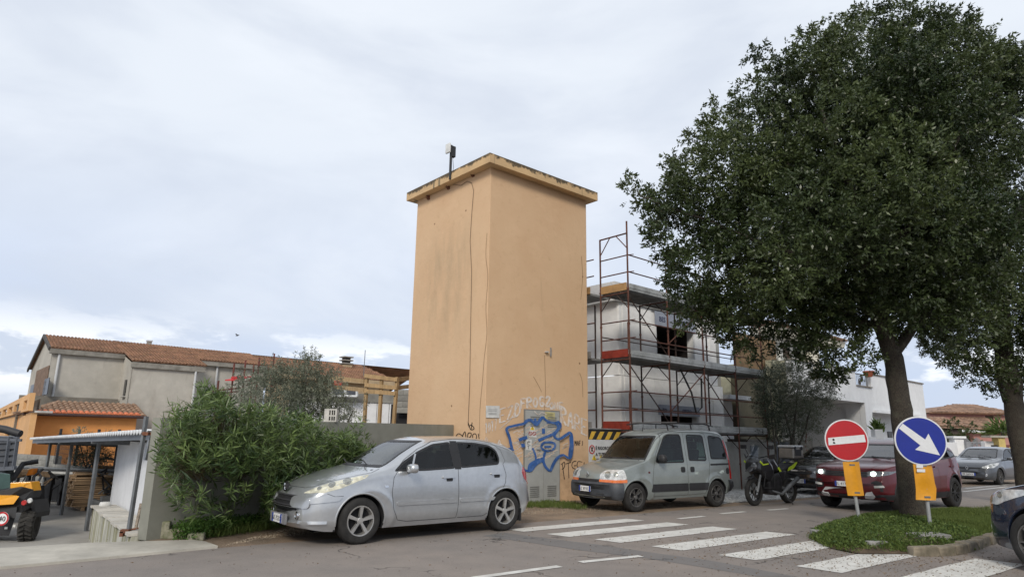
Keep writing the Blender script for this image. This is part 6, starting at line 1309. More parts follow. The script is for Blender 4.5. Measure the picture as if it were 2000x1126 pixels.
for z in (Z1, Z2, Z3):
    nb = 4
    for k in range(nb):
        if z == Z3 and k == 3: continue
        a, b = k*BAY, (k+1)*BAY
        for j in range(3):
            t0 = .04+j*.325; m = MB(); m.hexa([sp_(a+.03, t0, z-.05), sp_(b-.03, t0, z-.05), sp_(b-.03, t0+.30, z-.05), sp_(a+.03, t0+.30, z-.05), sp_(a+.03, t0, z), sp_(b-.03, t0, z), sp_(b-.03, t0+.30, z), sp_(a+.03, t0+.30, z)], 0)
            for e in (.03, .15, .27): m.hexa([sp_(a+.03, t0+e-.012, z-.075), sp_(b-.03, t0+e-.012, z-.075), sp_(b-.03, t0+e+.012, z-.075), sp_(a+.03, t0+e+.012, z-.075), sp_(a+.03, t0+e-.012, z-.051), sp_(b-.03, t0+e-.012, z-.051), sp_(b-.03, t0+e+.012, z-.051), sp_(a+.03, t0+e+.012, z-.051)])
            m.build('deck_board', DECKU, sf)
        # toe board: ribbed galvanised
        m = MB(); h = .20 if z != Z1 or k > 1 else .16
        for i, (y0, y1, o) in enumerate(((0, .06, 0), (.065, .13, .012), (.135, .2, 0))): m.hexa([sp_(a+.035, -.035-o, z-.03+y0), sp_(b-.035, -.035-o, z-.03+y0), sp_(b-.035, -.02, z-.03+y0), sp_(a+.035, -.02, z-.03+y0), sp_(a+.035, -.035-o, z-.03+y1), sp_(b-.035, -.035-o, z-.03+y1), sp_(b-.035, -.02, z-.03+y1), sp_(a+.035, -.02, z-.03+y1)])
        m.build('toe_board', DECK, sf)
        for dz in (.5, 1.0):
            tb_(sp_(a, -.03, z+dz), sp_(b, -.03, z+dz), .019, nm='guard_rail')
        if z != Z3 and k < 4: tb_(sp_(a, WT, z+.62), sp_(b, WT, z+.62), .016, TUBED, 'guard_rail')
for (k, z) in ((0, Z1), (2, Z1+0), (0, Z2), (3, Z2)): tb_(sp_(k*BAY, .03, z+1.75), sp_((k+1)*BAY, .03, z+.15), .018, TUBED, 'diagonal_brace')
for (k, z) in ((1, Z1), (1, Z2), (3, Z2-.1)): tb_(sp_(k*BAY, .03, z+.5), sp_((k+1)*BAY, .03, z+1.75), .018, TUBE, 'diagonal_brace')
# end frames at the corner (upper portal)
zt_p = ss(1224, 455)[1]
tb_(sp_(0, 0, zt_p), sp_(0, WT, zt_p-.0), .024, nm='portal_beam'); tb_(sp_(0, 0, zt_p-.45), sp_(0, WT*.4, zt_p), .016, nm='frame_brace'); tb_(sp_(0, WT, zt_p-.5), sp_(0, WT*.62, zt_p), .016, nm='frame_brace')
for z in (Z1, Z2, Z3):
    for dz in (.5, 1.0): tb_(sp_(0, 0, z+dz), sp_(0, WT, z+dz), .019, nm='guard_rail'); tb_(sp_(0, -.03, z+dz), sp_(.16, -.10, z+dz+.03), .014, nm='rail_hook')
    MB().hexa([sp_(-.03, .04, z-.02), sp_(-.005, .04, z-.02), sp_(-.005, WT-.04, z-.02), sp_(-.03, WT-.04, z-.02), sp_(-.03, .04, z+.2), sp_(-.005, .04, z+.2), sp_(-.005, WT-.04, z+.2), sp_(-.03, WT-.04, z+.2)]).build('toe_board', M('red_toe_board', (.26, .035, .02), .6, .15, 5) if z < Z3 else M('tan_toe_board', (.45, .27, .12), .8, .1, 5), sf, label='red end toe board' if z < Z3 else 'tan timber end toe board')
    tb_(sp_(-.02, .03, z+.18), sp_(-.02, .03, z+.95), .014, nm='rail_post') if z < Z3 else None
# left return of the scaffold behind the tower
for t in (1.38, 3.2):
    MB().tube([sp_(-.28, t, .02), sp_(-.28, t, Z3+1.05)], .026, 8).build('standard', TUBE, sf)
    MB().tube([sp_(.72, t+.5, .02), sp_(.72, t+.5, Z3-.1)], .026, 8).build('standard', TUBED, sf)
for z in (Z1, Z2, Z3):
    m = MB(); m.hexa([sp_(-.3, WT+.12, z-.06), sp_(.55, WT+.12, z-.06), sp_(.55, 5.0, z-.06), sp_(-.3, 5.0, z-.06), sp_(-.3, WT+.12, z), sp_(.55, WT+.12, z), sp_(.55, 5.0, z), sp_(-.3, 5.0, z)]); m.build('deck_board', DECKU, sf)
    MB().hexa([sp_(-.35, WT+.12, z-.02), sp_(-.32, WT+.12, z-.02), sp_(-.32, 5, z-.02), sp_(-.35, 5, z-.02), sp_(-.35, WT+.12, z+.18), sp_(-.32, WT+.12, z+.18), sp_(-.32, 5, z+.18), sp_(-.35, 5, z+.18)]).build('toe_board', DECK if z < Z3 else M('tan_toe_board'), sf)
    for dz in (.5, 1.0): tb_(sp_(-.3, WT, z+dz), sp_(-.3, 5, z+dz), .019, nm='guard_rail')
MB().tube([sp_(3.15*1, .5, Z2-.1), sp_(3.0+.7, .5, Z1+1.2), sp_(4.0, .55, Z1+.55), sp_(4.25, .5, Z1+.75), sp_(4.3, .5, Z2-.3)], .03, 7).build('hanging_hose', BLACK, sf, smooth=True)
# the white insulated house
EPS = M('white_insulation', (.84, .84, .83), .85, .03, .8, stain=[((.5, .47, .43), 1.6, (1, 1, .5), .6, .8, .4)])
WTW = WT+.72
def sw(x, y): return ss(x, y, WTW)
sx0 = sw(1211, 700)[0]; sx1 = sw(1398, 700)[0]; sx1b = sw(1410, 790)[0]
wh = empty('house_under_construction', (sp_(0, WTW, 0).x, sp_(0, WTW, 0).y, 0), label='white insulated two-storey house under construction inside the scaffolding', cat='house')
uw = (sw(1283, 690)[0], sw(1357, 690)[0], sw(1283, 694)[1], sw(1320, 636)[1]); lwn = (sw(1289, 820)[0], sw(1364, 820)[0], .9, sw(1325, 812)[1])
ZR = Z3-.12+.25
def shell(a, b, t, z0, z1, ops, nm):
    m = MB(); wall_mb(m, sp_(a, t, 0), sp_(b, t, 0), z0, z1, .3, ops); return m.build(nm, EPS, wh)
shell(sx0+.02, sx1, WTW, Z2-.30, ZR, [(uw[0]-sx0-.02, uw[1]-sx0-.02, uw[2], uw[3])], 'upper_wall')
shell(sx0+.02, sx1b, WTW-.04, 0, Z2-.32, [(lwn[0]-sx0-.02, lwn[1]-sx0-.02, lwn[2], lwn[3])], 'lower_wall')
m = MB()
for z0, z1, t in ((Z2-.30, ZR, WTW), (0, Z2-.32, WTW-.04)):     # rounded corner towards the tower
    for k in range(6):
        a0 = math.pi/2*k/6; a1 = math.pi/2*(k+1)/6; f = lambda a: sp_(sx0+.02-.06*math.sin(a), t+.06-.06*math.cos(a), 0); m.add([f(a0)+UP*z0, f(a1)+UP*z0, f(a1)+UP*z1, f(a0)+UP*z1], [(0, 1, 2, 3)])
    m.add([sp_(sx0-.04, t+.06, z0), sp_(sx0-.04, 10, z0), sp_(sx0-.04, 10, z1), sp_(sx0-.04, t+.06, z1)], [(0, 1, 2, 3)])
m.build('side_wall', EPS, wh)
def boards(z0, z1, t, x1, win, bw=1.0, bh=.5):
    nz = int((z1-z0)/bh); proto = None; EB2 = M('insulation_board', (.84, .84, .83), .85, .03, 1.2, rand=.03, stain=[((.5, .47, .43), 2.0, (1, 1, .5), .6, .8, .35)])
    for j in range(nz):
        x = sx0+.14-(bw/2 if j % 2 else 0)
        while x < x1:
            a = max(x, sx0+.14); b = min(x+bw, x1); x += bw; zc_ = z0+(j+.5)*(z1-z0)/nz; hh = (z1-z0)/nz
            if b-a < .1 or (b > win[0]-.02 and a < win[1]+.02 and zc_+hh/2 > win[2] and zc_-hh/2 < win[3]+.3): continue
            c_ = sp_((a+b)/2, t-.012, zc_)
            if abs(b-a-bw) < 1e-3:
                if proto is None: proto = MB().box((0, 0, 0), (bw-.022, .03, hh-.018), ax=E1).build('insulation_board', EB2, wh, local=True); o = proto
                else: o = proto.copy(); COL.objects.link(o); o.parent = wh
                if abs(hh-boards.h) > 1e-4 and boards.h: o.scale = (1, 1, hh/boards.h)
            else: o = MB().box((0, 0, 0), (b-a-.012, .03, hh-.010), ax=E1).build('insulation_board', EB2, wh, local=True)
            o.location = c_-off(wh)
boards.h = 0
boards(Z2-.30, ZR, WTW, sx1, uw); boards(.3, Z2-.32, WTW-.04, sx1b, lwn)
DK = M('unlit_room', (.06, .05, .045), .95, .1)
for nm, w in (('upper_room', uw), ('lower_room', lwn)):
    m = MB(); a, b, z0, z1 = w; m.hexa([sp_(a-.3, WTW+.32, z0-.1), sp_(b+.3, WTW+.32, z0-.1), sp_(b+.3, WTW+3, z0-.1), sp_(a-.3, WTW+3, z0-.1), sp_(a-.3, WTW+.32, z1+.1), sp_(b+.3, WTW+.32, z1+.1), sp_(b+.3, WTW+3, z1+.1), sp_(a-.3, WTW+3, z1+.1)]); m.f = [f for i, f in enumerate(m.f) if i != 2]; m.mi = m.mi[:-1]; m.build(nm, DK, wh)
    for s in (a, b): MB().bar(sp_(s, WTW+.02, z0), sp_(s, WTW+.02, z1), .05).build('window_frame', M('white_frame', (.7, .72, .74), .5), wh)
FILM = M('blue_grey_film', (.30, .33, .40), .5, .12, 2)
for (x0, y0, x1, y1, t1, t2, f) in ((1279, 606, 1357, 641, 'BES', 'EFESTO', 1), (1286, 789, 1366, 811, 'TO', 'EFESTO', .8)):
    P = [sp_(*[ss(x, y, WTW-.06)[0], WTW-.06, ss(x, y, WTW-.06)[1]]) for x, y in ((x0, y1-10*f), (x1, y1+6*f-5), (x1, y1-22), (x0, y0))]
    b_ = MB(); s0, z0 = ss(x0, y0, WTW-.06); s1_, _ = ss(x1, y0, WTW-.06); z1 = ss(x0, y0+(27 if f == 1 else 20), WTW-.06)[1]
    b_.hexa([sp_(s0, WTW-.06, z1), sp_(s1_, WTW-.06, z1), sp_(s1_, WTW-.045, z1), sp_(s0, WTW-.045, z1), sp_(s0, WTW-.06, z0), sp_(s1_, WTW-.06, z0), sp_(s1_, WTW-.045, z0), sp_(s0, WTW-.045, z0)]); bb = b_.build('lintel_film', FILM, wh)
    ink = M('navy_ink', (.03, .04, .10), .7); h = (z0-z1)
    text('film_lettering', t1, h*.5, sp_(s0+.22, WTW-.064, z1+h*.3), E1, UP, ink, bb, .001, bold=.006); text('film_lettering', t2, h*.5, sp_(s0+(s1_-s0)*.56, WTW-.064, z1+h*.3), E1, UP, ink, bb, .001, bold=.006)
# roof slab with edge, parapet insulation
m = MB(); m.hexa([sp_(sx0-.3, WTW-.1, ZR+.005), sp_(sx1+.9, WTW-.1, ZR+.005), sp_(sx1+.9, WTW+8, ZR+.005), sp_(sx0-.3, WTW+8, ZR+.005), sp_(sx0-.3, WTW-.1, ZR+.2), sp_(sx1+.9, WTW-.1, ZR+.2), sp_(sx1+.9, WTW+8, ZR+.2), sp_(sx0-.3, WTW+8, ZR+.2)]); m.build('roof_slab', M('white_slab', (.6, .6, .58), .8, .05), wh)
np2 = 14; Lp = sx1+1.2-(sx0-.3)
for k in range(np2): m = MB(); a = sx0-.3+Lp*k/np2; b = sx0-.3+Lp*(k+1)/np2-.02; wall_mb(m, sp_(a, WTW-.08, 0), sp_(b, WTW-.08, 0), ZR+.2, ZR+.2+.42+rnd.uniform(-.02, .02), .1); m.build('parapet_panel', M('parapet_white', (.66, .66, .66), .85, .06, 3, stain=[((.3, .3, .3), 5, (1, 1, 1), .6, .68, .6)]), wh)
for k in range(5): m = MB(); wall_mb(m, sp_(sx0-.3, WTW+.05+k*1.3+1.28, 0), sp_(sx0-.3, WTW+.05+k*1.3, 0), ZR+.2, ZR+.62, .1); m.build('parapet_panel', M('parapet_white'), wh)
# recessed part to the right, darker
m = MB(); wall_mb(m, sp_(sx1-.2, WTW+1.4, 0), sp_(sx1+2.6, WTW+1.4, 0), 0, ZR, .3, [(.5, 1.2, 2.9, 5.0), (.6, 1.5, .9, 2.2)]); m.build('recessed_wall', M('grey_insulation', (.40, .41, .40), .85, .08, 1), wh)
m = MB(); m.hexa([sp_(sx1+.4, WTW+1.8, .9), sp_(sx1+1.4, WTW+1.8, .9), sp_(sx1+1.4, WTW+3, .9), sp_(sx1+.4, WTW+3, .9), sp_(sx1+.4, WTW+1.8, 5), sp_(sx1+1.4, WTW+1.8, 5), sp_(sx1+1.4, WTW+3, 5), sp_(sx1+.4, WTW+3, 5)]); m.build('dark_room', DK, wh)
a, z0 = ss(1402, 740, WTW); m = MB(); m.hexa([sp_(sx1b+.05, WTW-.3, Z2-.75), sp_(sx1b+1.6, WTW-.3, Z2-.75), sp_(sx1b+1.6, WTW+1.3, Z2-.75), sp_(sx1b+.05, WTW+1.3, Z2-.75), sp_(sx1b+.05, WTW-.3, Z2-.6), sp_(sx1b+1.6, WTW-.3, Z2-.6), sp_(sx1b+1.6, WTW+1.3, Z2-.6), sp_(sx1b+.05, WTW+1.3, Z2-.6)]); m.build('canopy_slab', M('pale_slab', (.42, .44, .46), .7), wh)
# hoarding with hazard stripes and site signs
HA = on(1149, 858, T0+TD1*TW, T0+TD1*TW+E1); hA = Vector((T0+TD1*TW).to_tuple())+E1*.02; hA.z = 0
hoard = empty('site_hoarding', hA, label='white site hoarding with black and yellow hazard band and warning signs', cat='hoarding')
def hs(x, y, o=0.0): b = hA-E2*o; p = on(x, y, b, b+E1); return p
zT = hs(1160, 838).z; zM = hs(1160, 858).z; HL = (hs(1330, 860)-hA).dot(E1)
def hq(mb, s0, s1, z0, z1, o): mb.hexa([hA+E1*s0-E2*(o+.003)+UP*z0, hA+E1*s1-E2*(o+.003)+UP*z0, hA+E1*s1-E2*o+UP*z0, hA+E1*s0-E2*o+UP*z0, hA+E1*s0-E2*(o+.003)+UP*z1, hA+E1*s1-E2*(o+.003)+UP*z1, hA+E1*s1-E2*o+UP*z1, hA+E1*s0-E2*o+UP*z1]); return mb
m = MB(); wall_mb(m, hA, hA+E1*HL, 0, zM, .04); m.build('white_board', M('board_white', (.60, .61, .62), .6, .05, 1), hoard)
m = MB(); wall_mb(m, hA, hA+E1*HL, zM+.003, zT, .04); m.build('hazard_band', M('hazard_black', (.02, .02, .02), .6), hoard)
HYm = M('hazard_yellow', (.68, .42, .05), .6, .06, 3); s = -.05; hb = zT-zM-.06
while s < HL-.2:
    m = MB(); z0 = zM+.01; z1 = zT-.05; sh = .16; P = [hA+E1*max(s, 0)-E2*.002+UP*z0, hA+E1*(s+.17)-E2*.002+UP*z0, hA+E1*(s+.17+sh)-E2*.002+UP*z1, hA+E1*(s+sh)-E2*.002+UP*z1]; m.prism(P, -E2*.004); m.build('yellow_stripe', HYm, hoard); s += .34
m = MB(); m.tube([hA+UP*(zT+.02)-E2*.02, hA+E1*HL+UP*(zT+.02)-E2*.02], .015, 6); m.build('top_cap', GALV, hoard)
ux = lambda x: (hs(x, 880)-hA).dot(E1)
tc_ = M('sign_ink', (.03, .03, .035), .7); zz = hs(1170, 872).z
for rep, s0 in enumerate((ux(1163), )):
    text('sign_lettering', 'È RIGOROSAMENTE VIETATO L\'ACCESSO', .115, hA+E1*s0+UP*(zz-.07)-E2*.006, E1, UP, tc_, hoard, .001, bold=.004)
    text('sign_lettering', 'A TUTTE LE PERSONE ESTRANEE AI LAVORI', .115, hA+E1*s0+UP*(zz-.23)-E2*.006, E1, UP, tc_, hoard, .001, bold=.004)
    m = MB(); hq(m, s0, s0+1.2, zz-.31, zz-.295, .003); m.build('sign_rule', tc_, hoard)
def disc(cx, cz, r, mat, o, name, par=hoard, inner=None): m = MB(); m.lathe([(inner or 0, .001), (r, .001), (r, -.002)], hA+E1*cx+UP*cz-E2*o, -E2, 28); return m.build(name, mat, par)
SR = M('sign_red', (.45, .01, .015), .4, 0); cxx = ux(1156); cz = hs(1156, 877).z
disc(cxx, cz, .115, NW, .003, 'prohibition_disc'); disc(cxx, cz, .115, SR, .006, 'prohibition_ring', inner=.088)
m = MB(); m.bar(hA+E1*(cxx-.07)+UP*(cz+.07)-E2*.008, hA+E1*(cxx+.07)+UP*(cz-.07)-E2*.008, .022, .004); m.build('prohibition_bar', SR, hoard)
m = MB(); m.box(hA+E1*cxx+UP*(cz-.005)-E2*.0065, (.05, .003, .09), ax=E1); m.box(hA+E1*(cxx+.01)+UP*(cz+.045)-E2*.0065, (.075, .003, .03), ax=E1); m.build('hand_mark', INKB, hoard)
for k, x in enumerate((1160, 1173.5, 1187, 1200)):
    c = ux(x); z = hs(x, 893).z; P = [hA+E1*(c-.085)+UP*(z-.06)-E2*.003, hA+E1*(c+.085)+UP*(z-.06)-E2*.003, hA+E1*c+UP*(z+.09)-E2*.003]; t = MB().prism(P, -E2*.003).build('warning_triangle', M('warning_yellow', (.72, .50, .03), .6), hoard)
    m = MB(); m.box(hA+E1*c+UP*(z+.01)-E2*.008, (.018, .002, .06), ax=E1); m.box(hA+E1*c+UP*(z-.038)-E2*.008, (.018, .002, .016), ax=E1); m.build('exclamation_mark', INKB, t)
    m = MB(); hq(m, c-.07, c+.07, z-.12, z-.095, .003); hq(m, c-.06, c+.06, z-.16, z-.14, .003); m.build('caption_lines', tc_, hoard)
# grey concrete wall to the right of the hoarding and dark panel
cwA = g(1330, 970); cwA = hA+E1*HL; cw = empty('concrete_wall', cwA, label='low pale concrete wall with green damp foot behind the motorcycle', cat='wall')
s1_ = (hs(1512, 870)-hA).dot(E1); zc = hs(1440, 862).z
CW = M('pale_concrete_wall', (.36, .355, .33), .9, .12, 1.1, bump=.12, stain=[((.2, .2, .18), 2, (1, 1, .4), .5, .75, .5)])
m = MB(); wall_mb(m, hA+E1*(HL+.01), hA+E1*s1_, 0, zc, .2); m.build('wall_body', CW, cw)
m = MB(); wall_mb(m, hA+E1*(s1_+.01), hA+E1*(s1_+1.1), 0, zc+.02, .1); m.build('dark_panel', M('dark_blue_panel', (.05, .055, .07), .6, .1), cw)
m = MB(); a = (hs(1465, 880)-hA).dot(E1); m.prism([hA+E1*a-E2*.004+UP*(zc-.12), hA+E1*(a+.5)-E2*.004+UP*(zc-.12), hA+E1*(a+.5)-E2*.004+UP*(zc-.62), hA+E1*a-E2*.004+UP*(zc-.62)], -E2*.006); m.build('meter_hatch', M('hatch_blue_grey', (.17, .2, .24), .6), cw)
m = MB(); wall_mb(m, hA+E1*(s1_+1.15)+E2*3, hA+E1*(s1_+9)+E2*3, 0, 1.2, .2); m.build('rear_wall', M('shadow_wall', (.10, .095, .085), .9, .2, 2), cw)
# rusty lattice stack behind
rl = sp_(4.9*BAY, .3, 0); lt = empty('scaffold_part_stack', rl, label='stack of rusty scaffold frames lying below the white house terrace', cat='scaffold parts')
for k in range(22):
    a = rl+E1*rnd.uniform(0, 4.6)+E2*rnd.uniform(.2, 1.3)+UP*rnd.uniform(.6, 1.5); MB().tube([a, a+E1*rnd.uniform(-.9, .9)+UP*rnd.uniform(-.5, .5)+E2*rnd.uniform(-.3, .3)], .022, 6).build('tube', TUBE, lt)
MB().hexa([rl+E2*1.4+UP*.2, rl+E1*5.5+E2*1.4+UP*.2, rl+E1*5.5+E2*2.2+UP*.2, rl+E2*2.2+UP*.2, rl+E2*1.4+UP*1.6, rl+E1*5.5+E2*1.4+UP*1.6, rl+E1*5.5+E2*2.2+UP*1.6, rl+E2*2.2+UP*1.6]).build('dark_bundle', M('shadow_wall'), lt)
# cable drum seen over the van roof
# ============================================================ neighbouring houses on the right
NY = 27.0; nb_ = at(1545, 705, NY); NBp = Vector((nb_.x, nb_.y, 0))
def npn(s, t, z): return NBp+E1*s+E2*t+UP*z
def ns(x, y, t=0.0): b = NBp+E2*t; p = on(x, y, b, b+E1); return (p-b).dot(E1), p.z
wt = empty('white_terrace_house', NBp, label='white house with roof terrace, two wrought-iron railings and flower pot, right of the scaffolding', cat='house')
WR = M('bright_white_render', (.74, .75, .76), .85, .035, .6, stain=[((.55, .55, .53), 1.0, (1, 1, .4), .6, .85, .4)])
sE = ns(1803, 760)[0]; zt0 = ns(1545, 702)[1]; sA1, _ = ns(1587, 715); sB1, _ = ns(1625, 722); sA2, _ = ns(1670, 730); sB2, _ = ns(1700, 738); zs1 = ns(1606, 737)[1]; zs2 = ns(1686, 755)[1]
zlow = ns(1688, 786)[1]; sOv = ns(1688, 780)[0]; tOv = 0
# overhanging upper volume, carport below
m = MB(); wall_mb(m, npn(0, 0, 0), npn(sE, 0, 0), zlow, zt0, .25, [(sA1, sB1, zs1, 99), (sA2, sB2, zs2, 99)]); m.build('terrace_wall', WR, wt)
m = MB(); wall_mb(m, npn(sOv, 0, 0), npn(sE, 0, 0), 0, zlow-.002, .25, [(ns(1706, 830)[0]-sOv, sE-sOv-.9, 0, ns(1720, 806)[1])]); m.build('ground_wall', WR, wt)
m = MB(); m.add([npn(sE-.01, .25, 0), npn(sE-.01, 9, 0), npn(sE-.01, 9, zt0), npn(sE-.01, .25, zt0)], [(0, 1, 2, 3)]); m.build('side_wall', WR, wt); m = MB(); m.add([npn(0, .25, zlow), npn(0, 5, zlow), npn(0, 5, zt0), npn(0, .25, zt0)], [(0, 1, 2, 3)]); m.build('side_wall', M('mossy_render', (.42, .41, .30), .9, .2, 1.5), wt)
m = MB(); m.hexa([npn(.0, .26, zlow-.01), npn(sE-.02, .26, zlow-.01), npn(sE-.02, 8, zlow-.01), npn(.0, 8, zlow-.01), npn(.0, .26, zlow+.2), npn(sE-.02, .26, zlow+.2), npn(sE-.02, 8, zlow+.2), npn(0, 8, zlow+.2)]); m.build('terrace_slab', WR, wt)
m = MB(); wall_mb(m, npn(-1, 4.2, 0), npn(sOv, 4.2, 0), 0, zlow-.03, .2); m.add([npn(sOv, .26, 0), npn(sOv, 4.2, 0), npn(sOv, 4.2, zlow-.03), npn(sOv, .26, zlow-.03)], [(0, 1, 2, 3)]); m.build('carport_wall', WR, wt)
m = MB(); wall_mb(m, npn(sOv, .9, 0), npn(sE-.3, .9, 0), 0, zlow-.2, .2); m.build('recess_wall', WR, wt)
m = MB(); a, _ = ns(1736, 840, .9); m.box(npn(a, .88, ns(1736, 842, .9)[1]-.3), (.55, .08, .6), ax=E1); m.build('window', WD, wt)
MB().box(npn((ns(1706, 806)[0]+sE-.9)/2, .1, ns(1720, 806)[1]+.05), (sE-.9-ns(1706, 806)[0], .5, .12), ax=E1).build('awning_bar', WR, wt)
CAP = M('stone_cap', (.22, .20, .17), .85, .1, 3)
for (a, b) in ((0, sA1), (sB1, sA2), (sB2, sE)): m = MB(); m.box(npn((a+b)/2, .12, zt0+.03), (b-a+.06, .36, .06), ax=E1); m.build('wall_cap', CAP, wt)
IRON = M('wrought_iron', (.05, .045, .045), .6)
for (a, b, zs) in ((sA1, sB1, zs1), (sA2, sB2, zs2)):
    MB().box(npn((a+b)/2, .12, zs+.025), (b-a, .38, .05), ax=E1).build('sill', CAP, wt)
    rlg = MB().bar(npn(a, .12, zt0-.05), npn(b, .12, zt0-.05), .04).build('railing', IRON, wt)
    n_ = int((b-a)/.14)
    for k in range(1, n_): s = a+(b-a)*k/n_; MB().bar(npn(s, .12, zs+.05), npn(s, .12, zt0-.05), .022).build('baluster', IRON, rlg)
    mid = (a+b)/2
    for q in (-1, 1):
        for r0 in (.10, .05): MB().tube([npn(mid+q*.14+r0*math.cos(t_), .12, (zs+zt0)/2+q*.1+r0*2*math.sin(t_)) for t_ in [k*math.pi/6 for k in range(13)]], .012, 5).build('scroll', IRON, rlg)
fp_ = npn(ns(1692, 733)[0], -.12, zt0-.16); m = MB(); m.lathe([(0, 0), (.14, 0), (.24, .22), (.27, .23), (.27, .28), (.22, .28), (0, .24)], (0, 0, 0), (0, 0, 1), 16); o = m.build('flower_pot', M('terracotta', (.36, .10, .05), .8, .15, 6), smooth=True); o.location = fp_-UP*.0; tag(o, 'terracotta bowl pot hooked on the second terrace railing', 'flower pot')
# cream upper house behind with dark tiled eave
cr = empty('cream_house', npn(0, 4.5, 0), label='cream upper storey with brown shutter and tiled eave behind the white terrace', cat='house')
CRM = M('cream_render', (.60, .56, .46), .85, .05, .8)
c0, cz0 = ns(1500, 665, 3.2); c1, _ = ns(1612, 690, 3.2); cz1 = ns(1520, 658, 3.2)[1]
wnd = (ns(1529, 690, 3.2)[0], ns(1544, 690, 3.2)[0], ns(1536, 699, 3.2)[1], ns(1536, 678, 3.2)[1])
m = MB(); wall_mb(m, npn(c0-1, 3.2, 0), npn(c1-.9, 3.2, 0), 0, cz1, .3, [(wnd[0]-c0+1, wnd[1]-c0+1, wnd[2], wnd[3])]); m.build('wall', M('white_cream', (.68, .67, .62), .85, .05, .8), cr)
MB().box(npn((wnd[0]+wnd[1])/2, 3.3, (wnd[2]+wnd[3])/2), (wnd[1]-wnd[0], .1, wnd[3]-wnd[2]), ax=E1).build('shutter', M('brown_shutter', (.08, .05, .03), .7), cr)
m = MB(); wall_mb(m, npn(ns(1564, 690, 3.2)[0], 3.15, 0), npn(ns(1586, 690, 3.2)[0], 3.15, 0), 0, ns(1575, 679, 3.2)[1], .05); m.build('cream_panel', CRM, cr)
m = MB(); wall_mb(m, npn(ns(1583, 690, 2.8)[0], 2.8, 0), npn(ns(1600, 690, 2.8)[0], 2.8, 0), 0, ns(1590, 690, 2.8)[1]+.4, .5); m.build('pillar', CRM, cr)
m = MB(); m.hexa([npn(c0-1, 2.4, cz1-.02), npn(c1+.6, 2.4, cz1-.02), npn(c1+.6, 3.6, cz1-.02), npn(c0-1, 3.6, cz1-.02), npn(c0-1, 2.3, cz1+.28), npn(c1+.6, 2.3, cz1+.28), npn(c1+.6, 3.6, cz1+.28), npn(c0-1, 3.6, cz1+.28)]); m.build('eave_cornice', CRM, cr)
tiles('roof_tiles', [npn(c0-1, 2.2, cz1+.33), npn(c1+.6, 2.2, cz1+.33), npn(c1+.6, 8, cz1+1.9), npn(c0-1, 8, cz1+1.9)], TILEO, cr, pitch=.26, row=.42, r=.11)
m = MB(); c = npn(ns(1554, 688, 3.0)[0], 2.95, ns(1554, 688, 3.0)[1]); m.box(c, (.35, .3, .18), ax=E1); m.lathe([(.07, 0), (.07, -.12), (0, -.16)], c-UP*.09, UP, 8); m.build('wall_lamp', IRON, cr)
MB().tube([npn(ns(1521, 690, 3.1)[0], 3.1, cz1), npn(ns(1521, 690, 3.1)[0], 3.1, zt0)], .07, 7).build('downpipe', M('white_cream'), cr)
# particle-board closed gable beside the scaffold
ob2 = empty('osb_gable', npn(-3, 1.2, 0), label='ochre particle board cladding between scaffolding and white terrace house', cat='wall')
OSB = M('shaded_particle_board', (.21, .14, .075), .9, .2, 3, stain=[((.20, .12, .06), 14, (1, 1, 1), .45, .65, .7)])  # base colour darkened to carry the brown shadow lying on the boards
q0, qz = ns(1440, 730, 1.0); q1, _ = ns(1517, 700, 1.0); zt3 = ns(1500, 662, 1.0)[1]; zb3 = ns(1500, 735, 1.0)[1]
for k in range(4): a = q0+(q1-q0)*k/4; m = MB(); wall_mb(m, npn(a+.01, 1.0, 0), npn(a+(q1-q0)/4-.01, 1.0, 0), zb3, zt3, .06); m.build('board', OSB, ob2)
m = MB(); wall_mb(m, npn(q0, 1.1, 0), npn(q1, 1.1, 0), 0, zb3-.02, .2); m.build('lower_wall', M('shaded_brown_wall', (.10, .09, .06), .9, .2, 1.5), ob2)  # wall below, its shade likewise put into the dark base colour
m = MB(); wall_mb(m, npn(ns(1510, 730, .6)[0], .6, 0), npn(0, .6, 0), 0, zt0, .3); m.build('mossy_wall', M('mossy_render', (.42, .41, .30), .9, .2, 1.5), ob2)
# pink house
PY = 52.0; pk = at(1815, 800, PY); PK = Vector((pk.x, pk.y, 0)); ph = empty('pink_house', PK, label='pink house with hipped terracotta roofs and brown shutter at far right', cat='house')
PX = Vector((1, .10, 0)).normalized(); PYv = Vector((-PX.y, PX.x, 0))
def pp(s, t, z): return PK+PX*s+PYv*t+UP*z
def psz(x, y, t=0.0): b = PK+PYv*t; p = on(x, y, b, b+PX); return (p-b).dot(PX), p.z
PINK = M('pink_render', (.46, .235, .205), .85, .08, .7); TILEP = M('terracotta_tile', (.30, .185, .125), .85, .25, 1.5, stain=[((.16, .11, .08), 3, (1, 1, 1), .5, .7, .5)])
a, z = psz(1807, 801); b, _ = psz(1985, 812); ze = psz(1860, 806)[1]; zp = psz(1872, 789, 3)[1]; ap, _ = psz(1872, 789, 3)
tiles('roof_tiles', [pp(a, -.4, ze), pp(b, -.4, ze), pp(ap+1.8, 3.5, zp), pp(ap, 3.5, zp)], TILEP, ph, pitch=.30, row=.5, r=.13)
m = MB(); m.add([pp(a, -.4, ze-.02), pp(ap, 3.5, zp-.02), pp(a, 8, ze), pp(b, -.4, ze-.02), pp(b, 8, ze), pp(ap+1.8, 3.5, zp-.02)], [(0, 1, 2), (3, 4, 5), (2, 1, 5, 4)]); m.build('hip_roof', TILEP, ph)
wd0 = psz(1924, 812)[0]; wd1 = psz(1940, 812)[0]; m = MB(); wall_mb(m, pp(a+.3, 0, 0), pp(b-.4, 0, 0), 0, ze-.08, .3, [(wd0-a-.3, wd1-a-.3, ze-1.1, ze-.15)]); m.build('wall', PINK, ph)
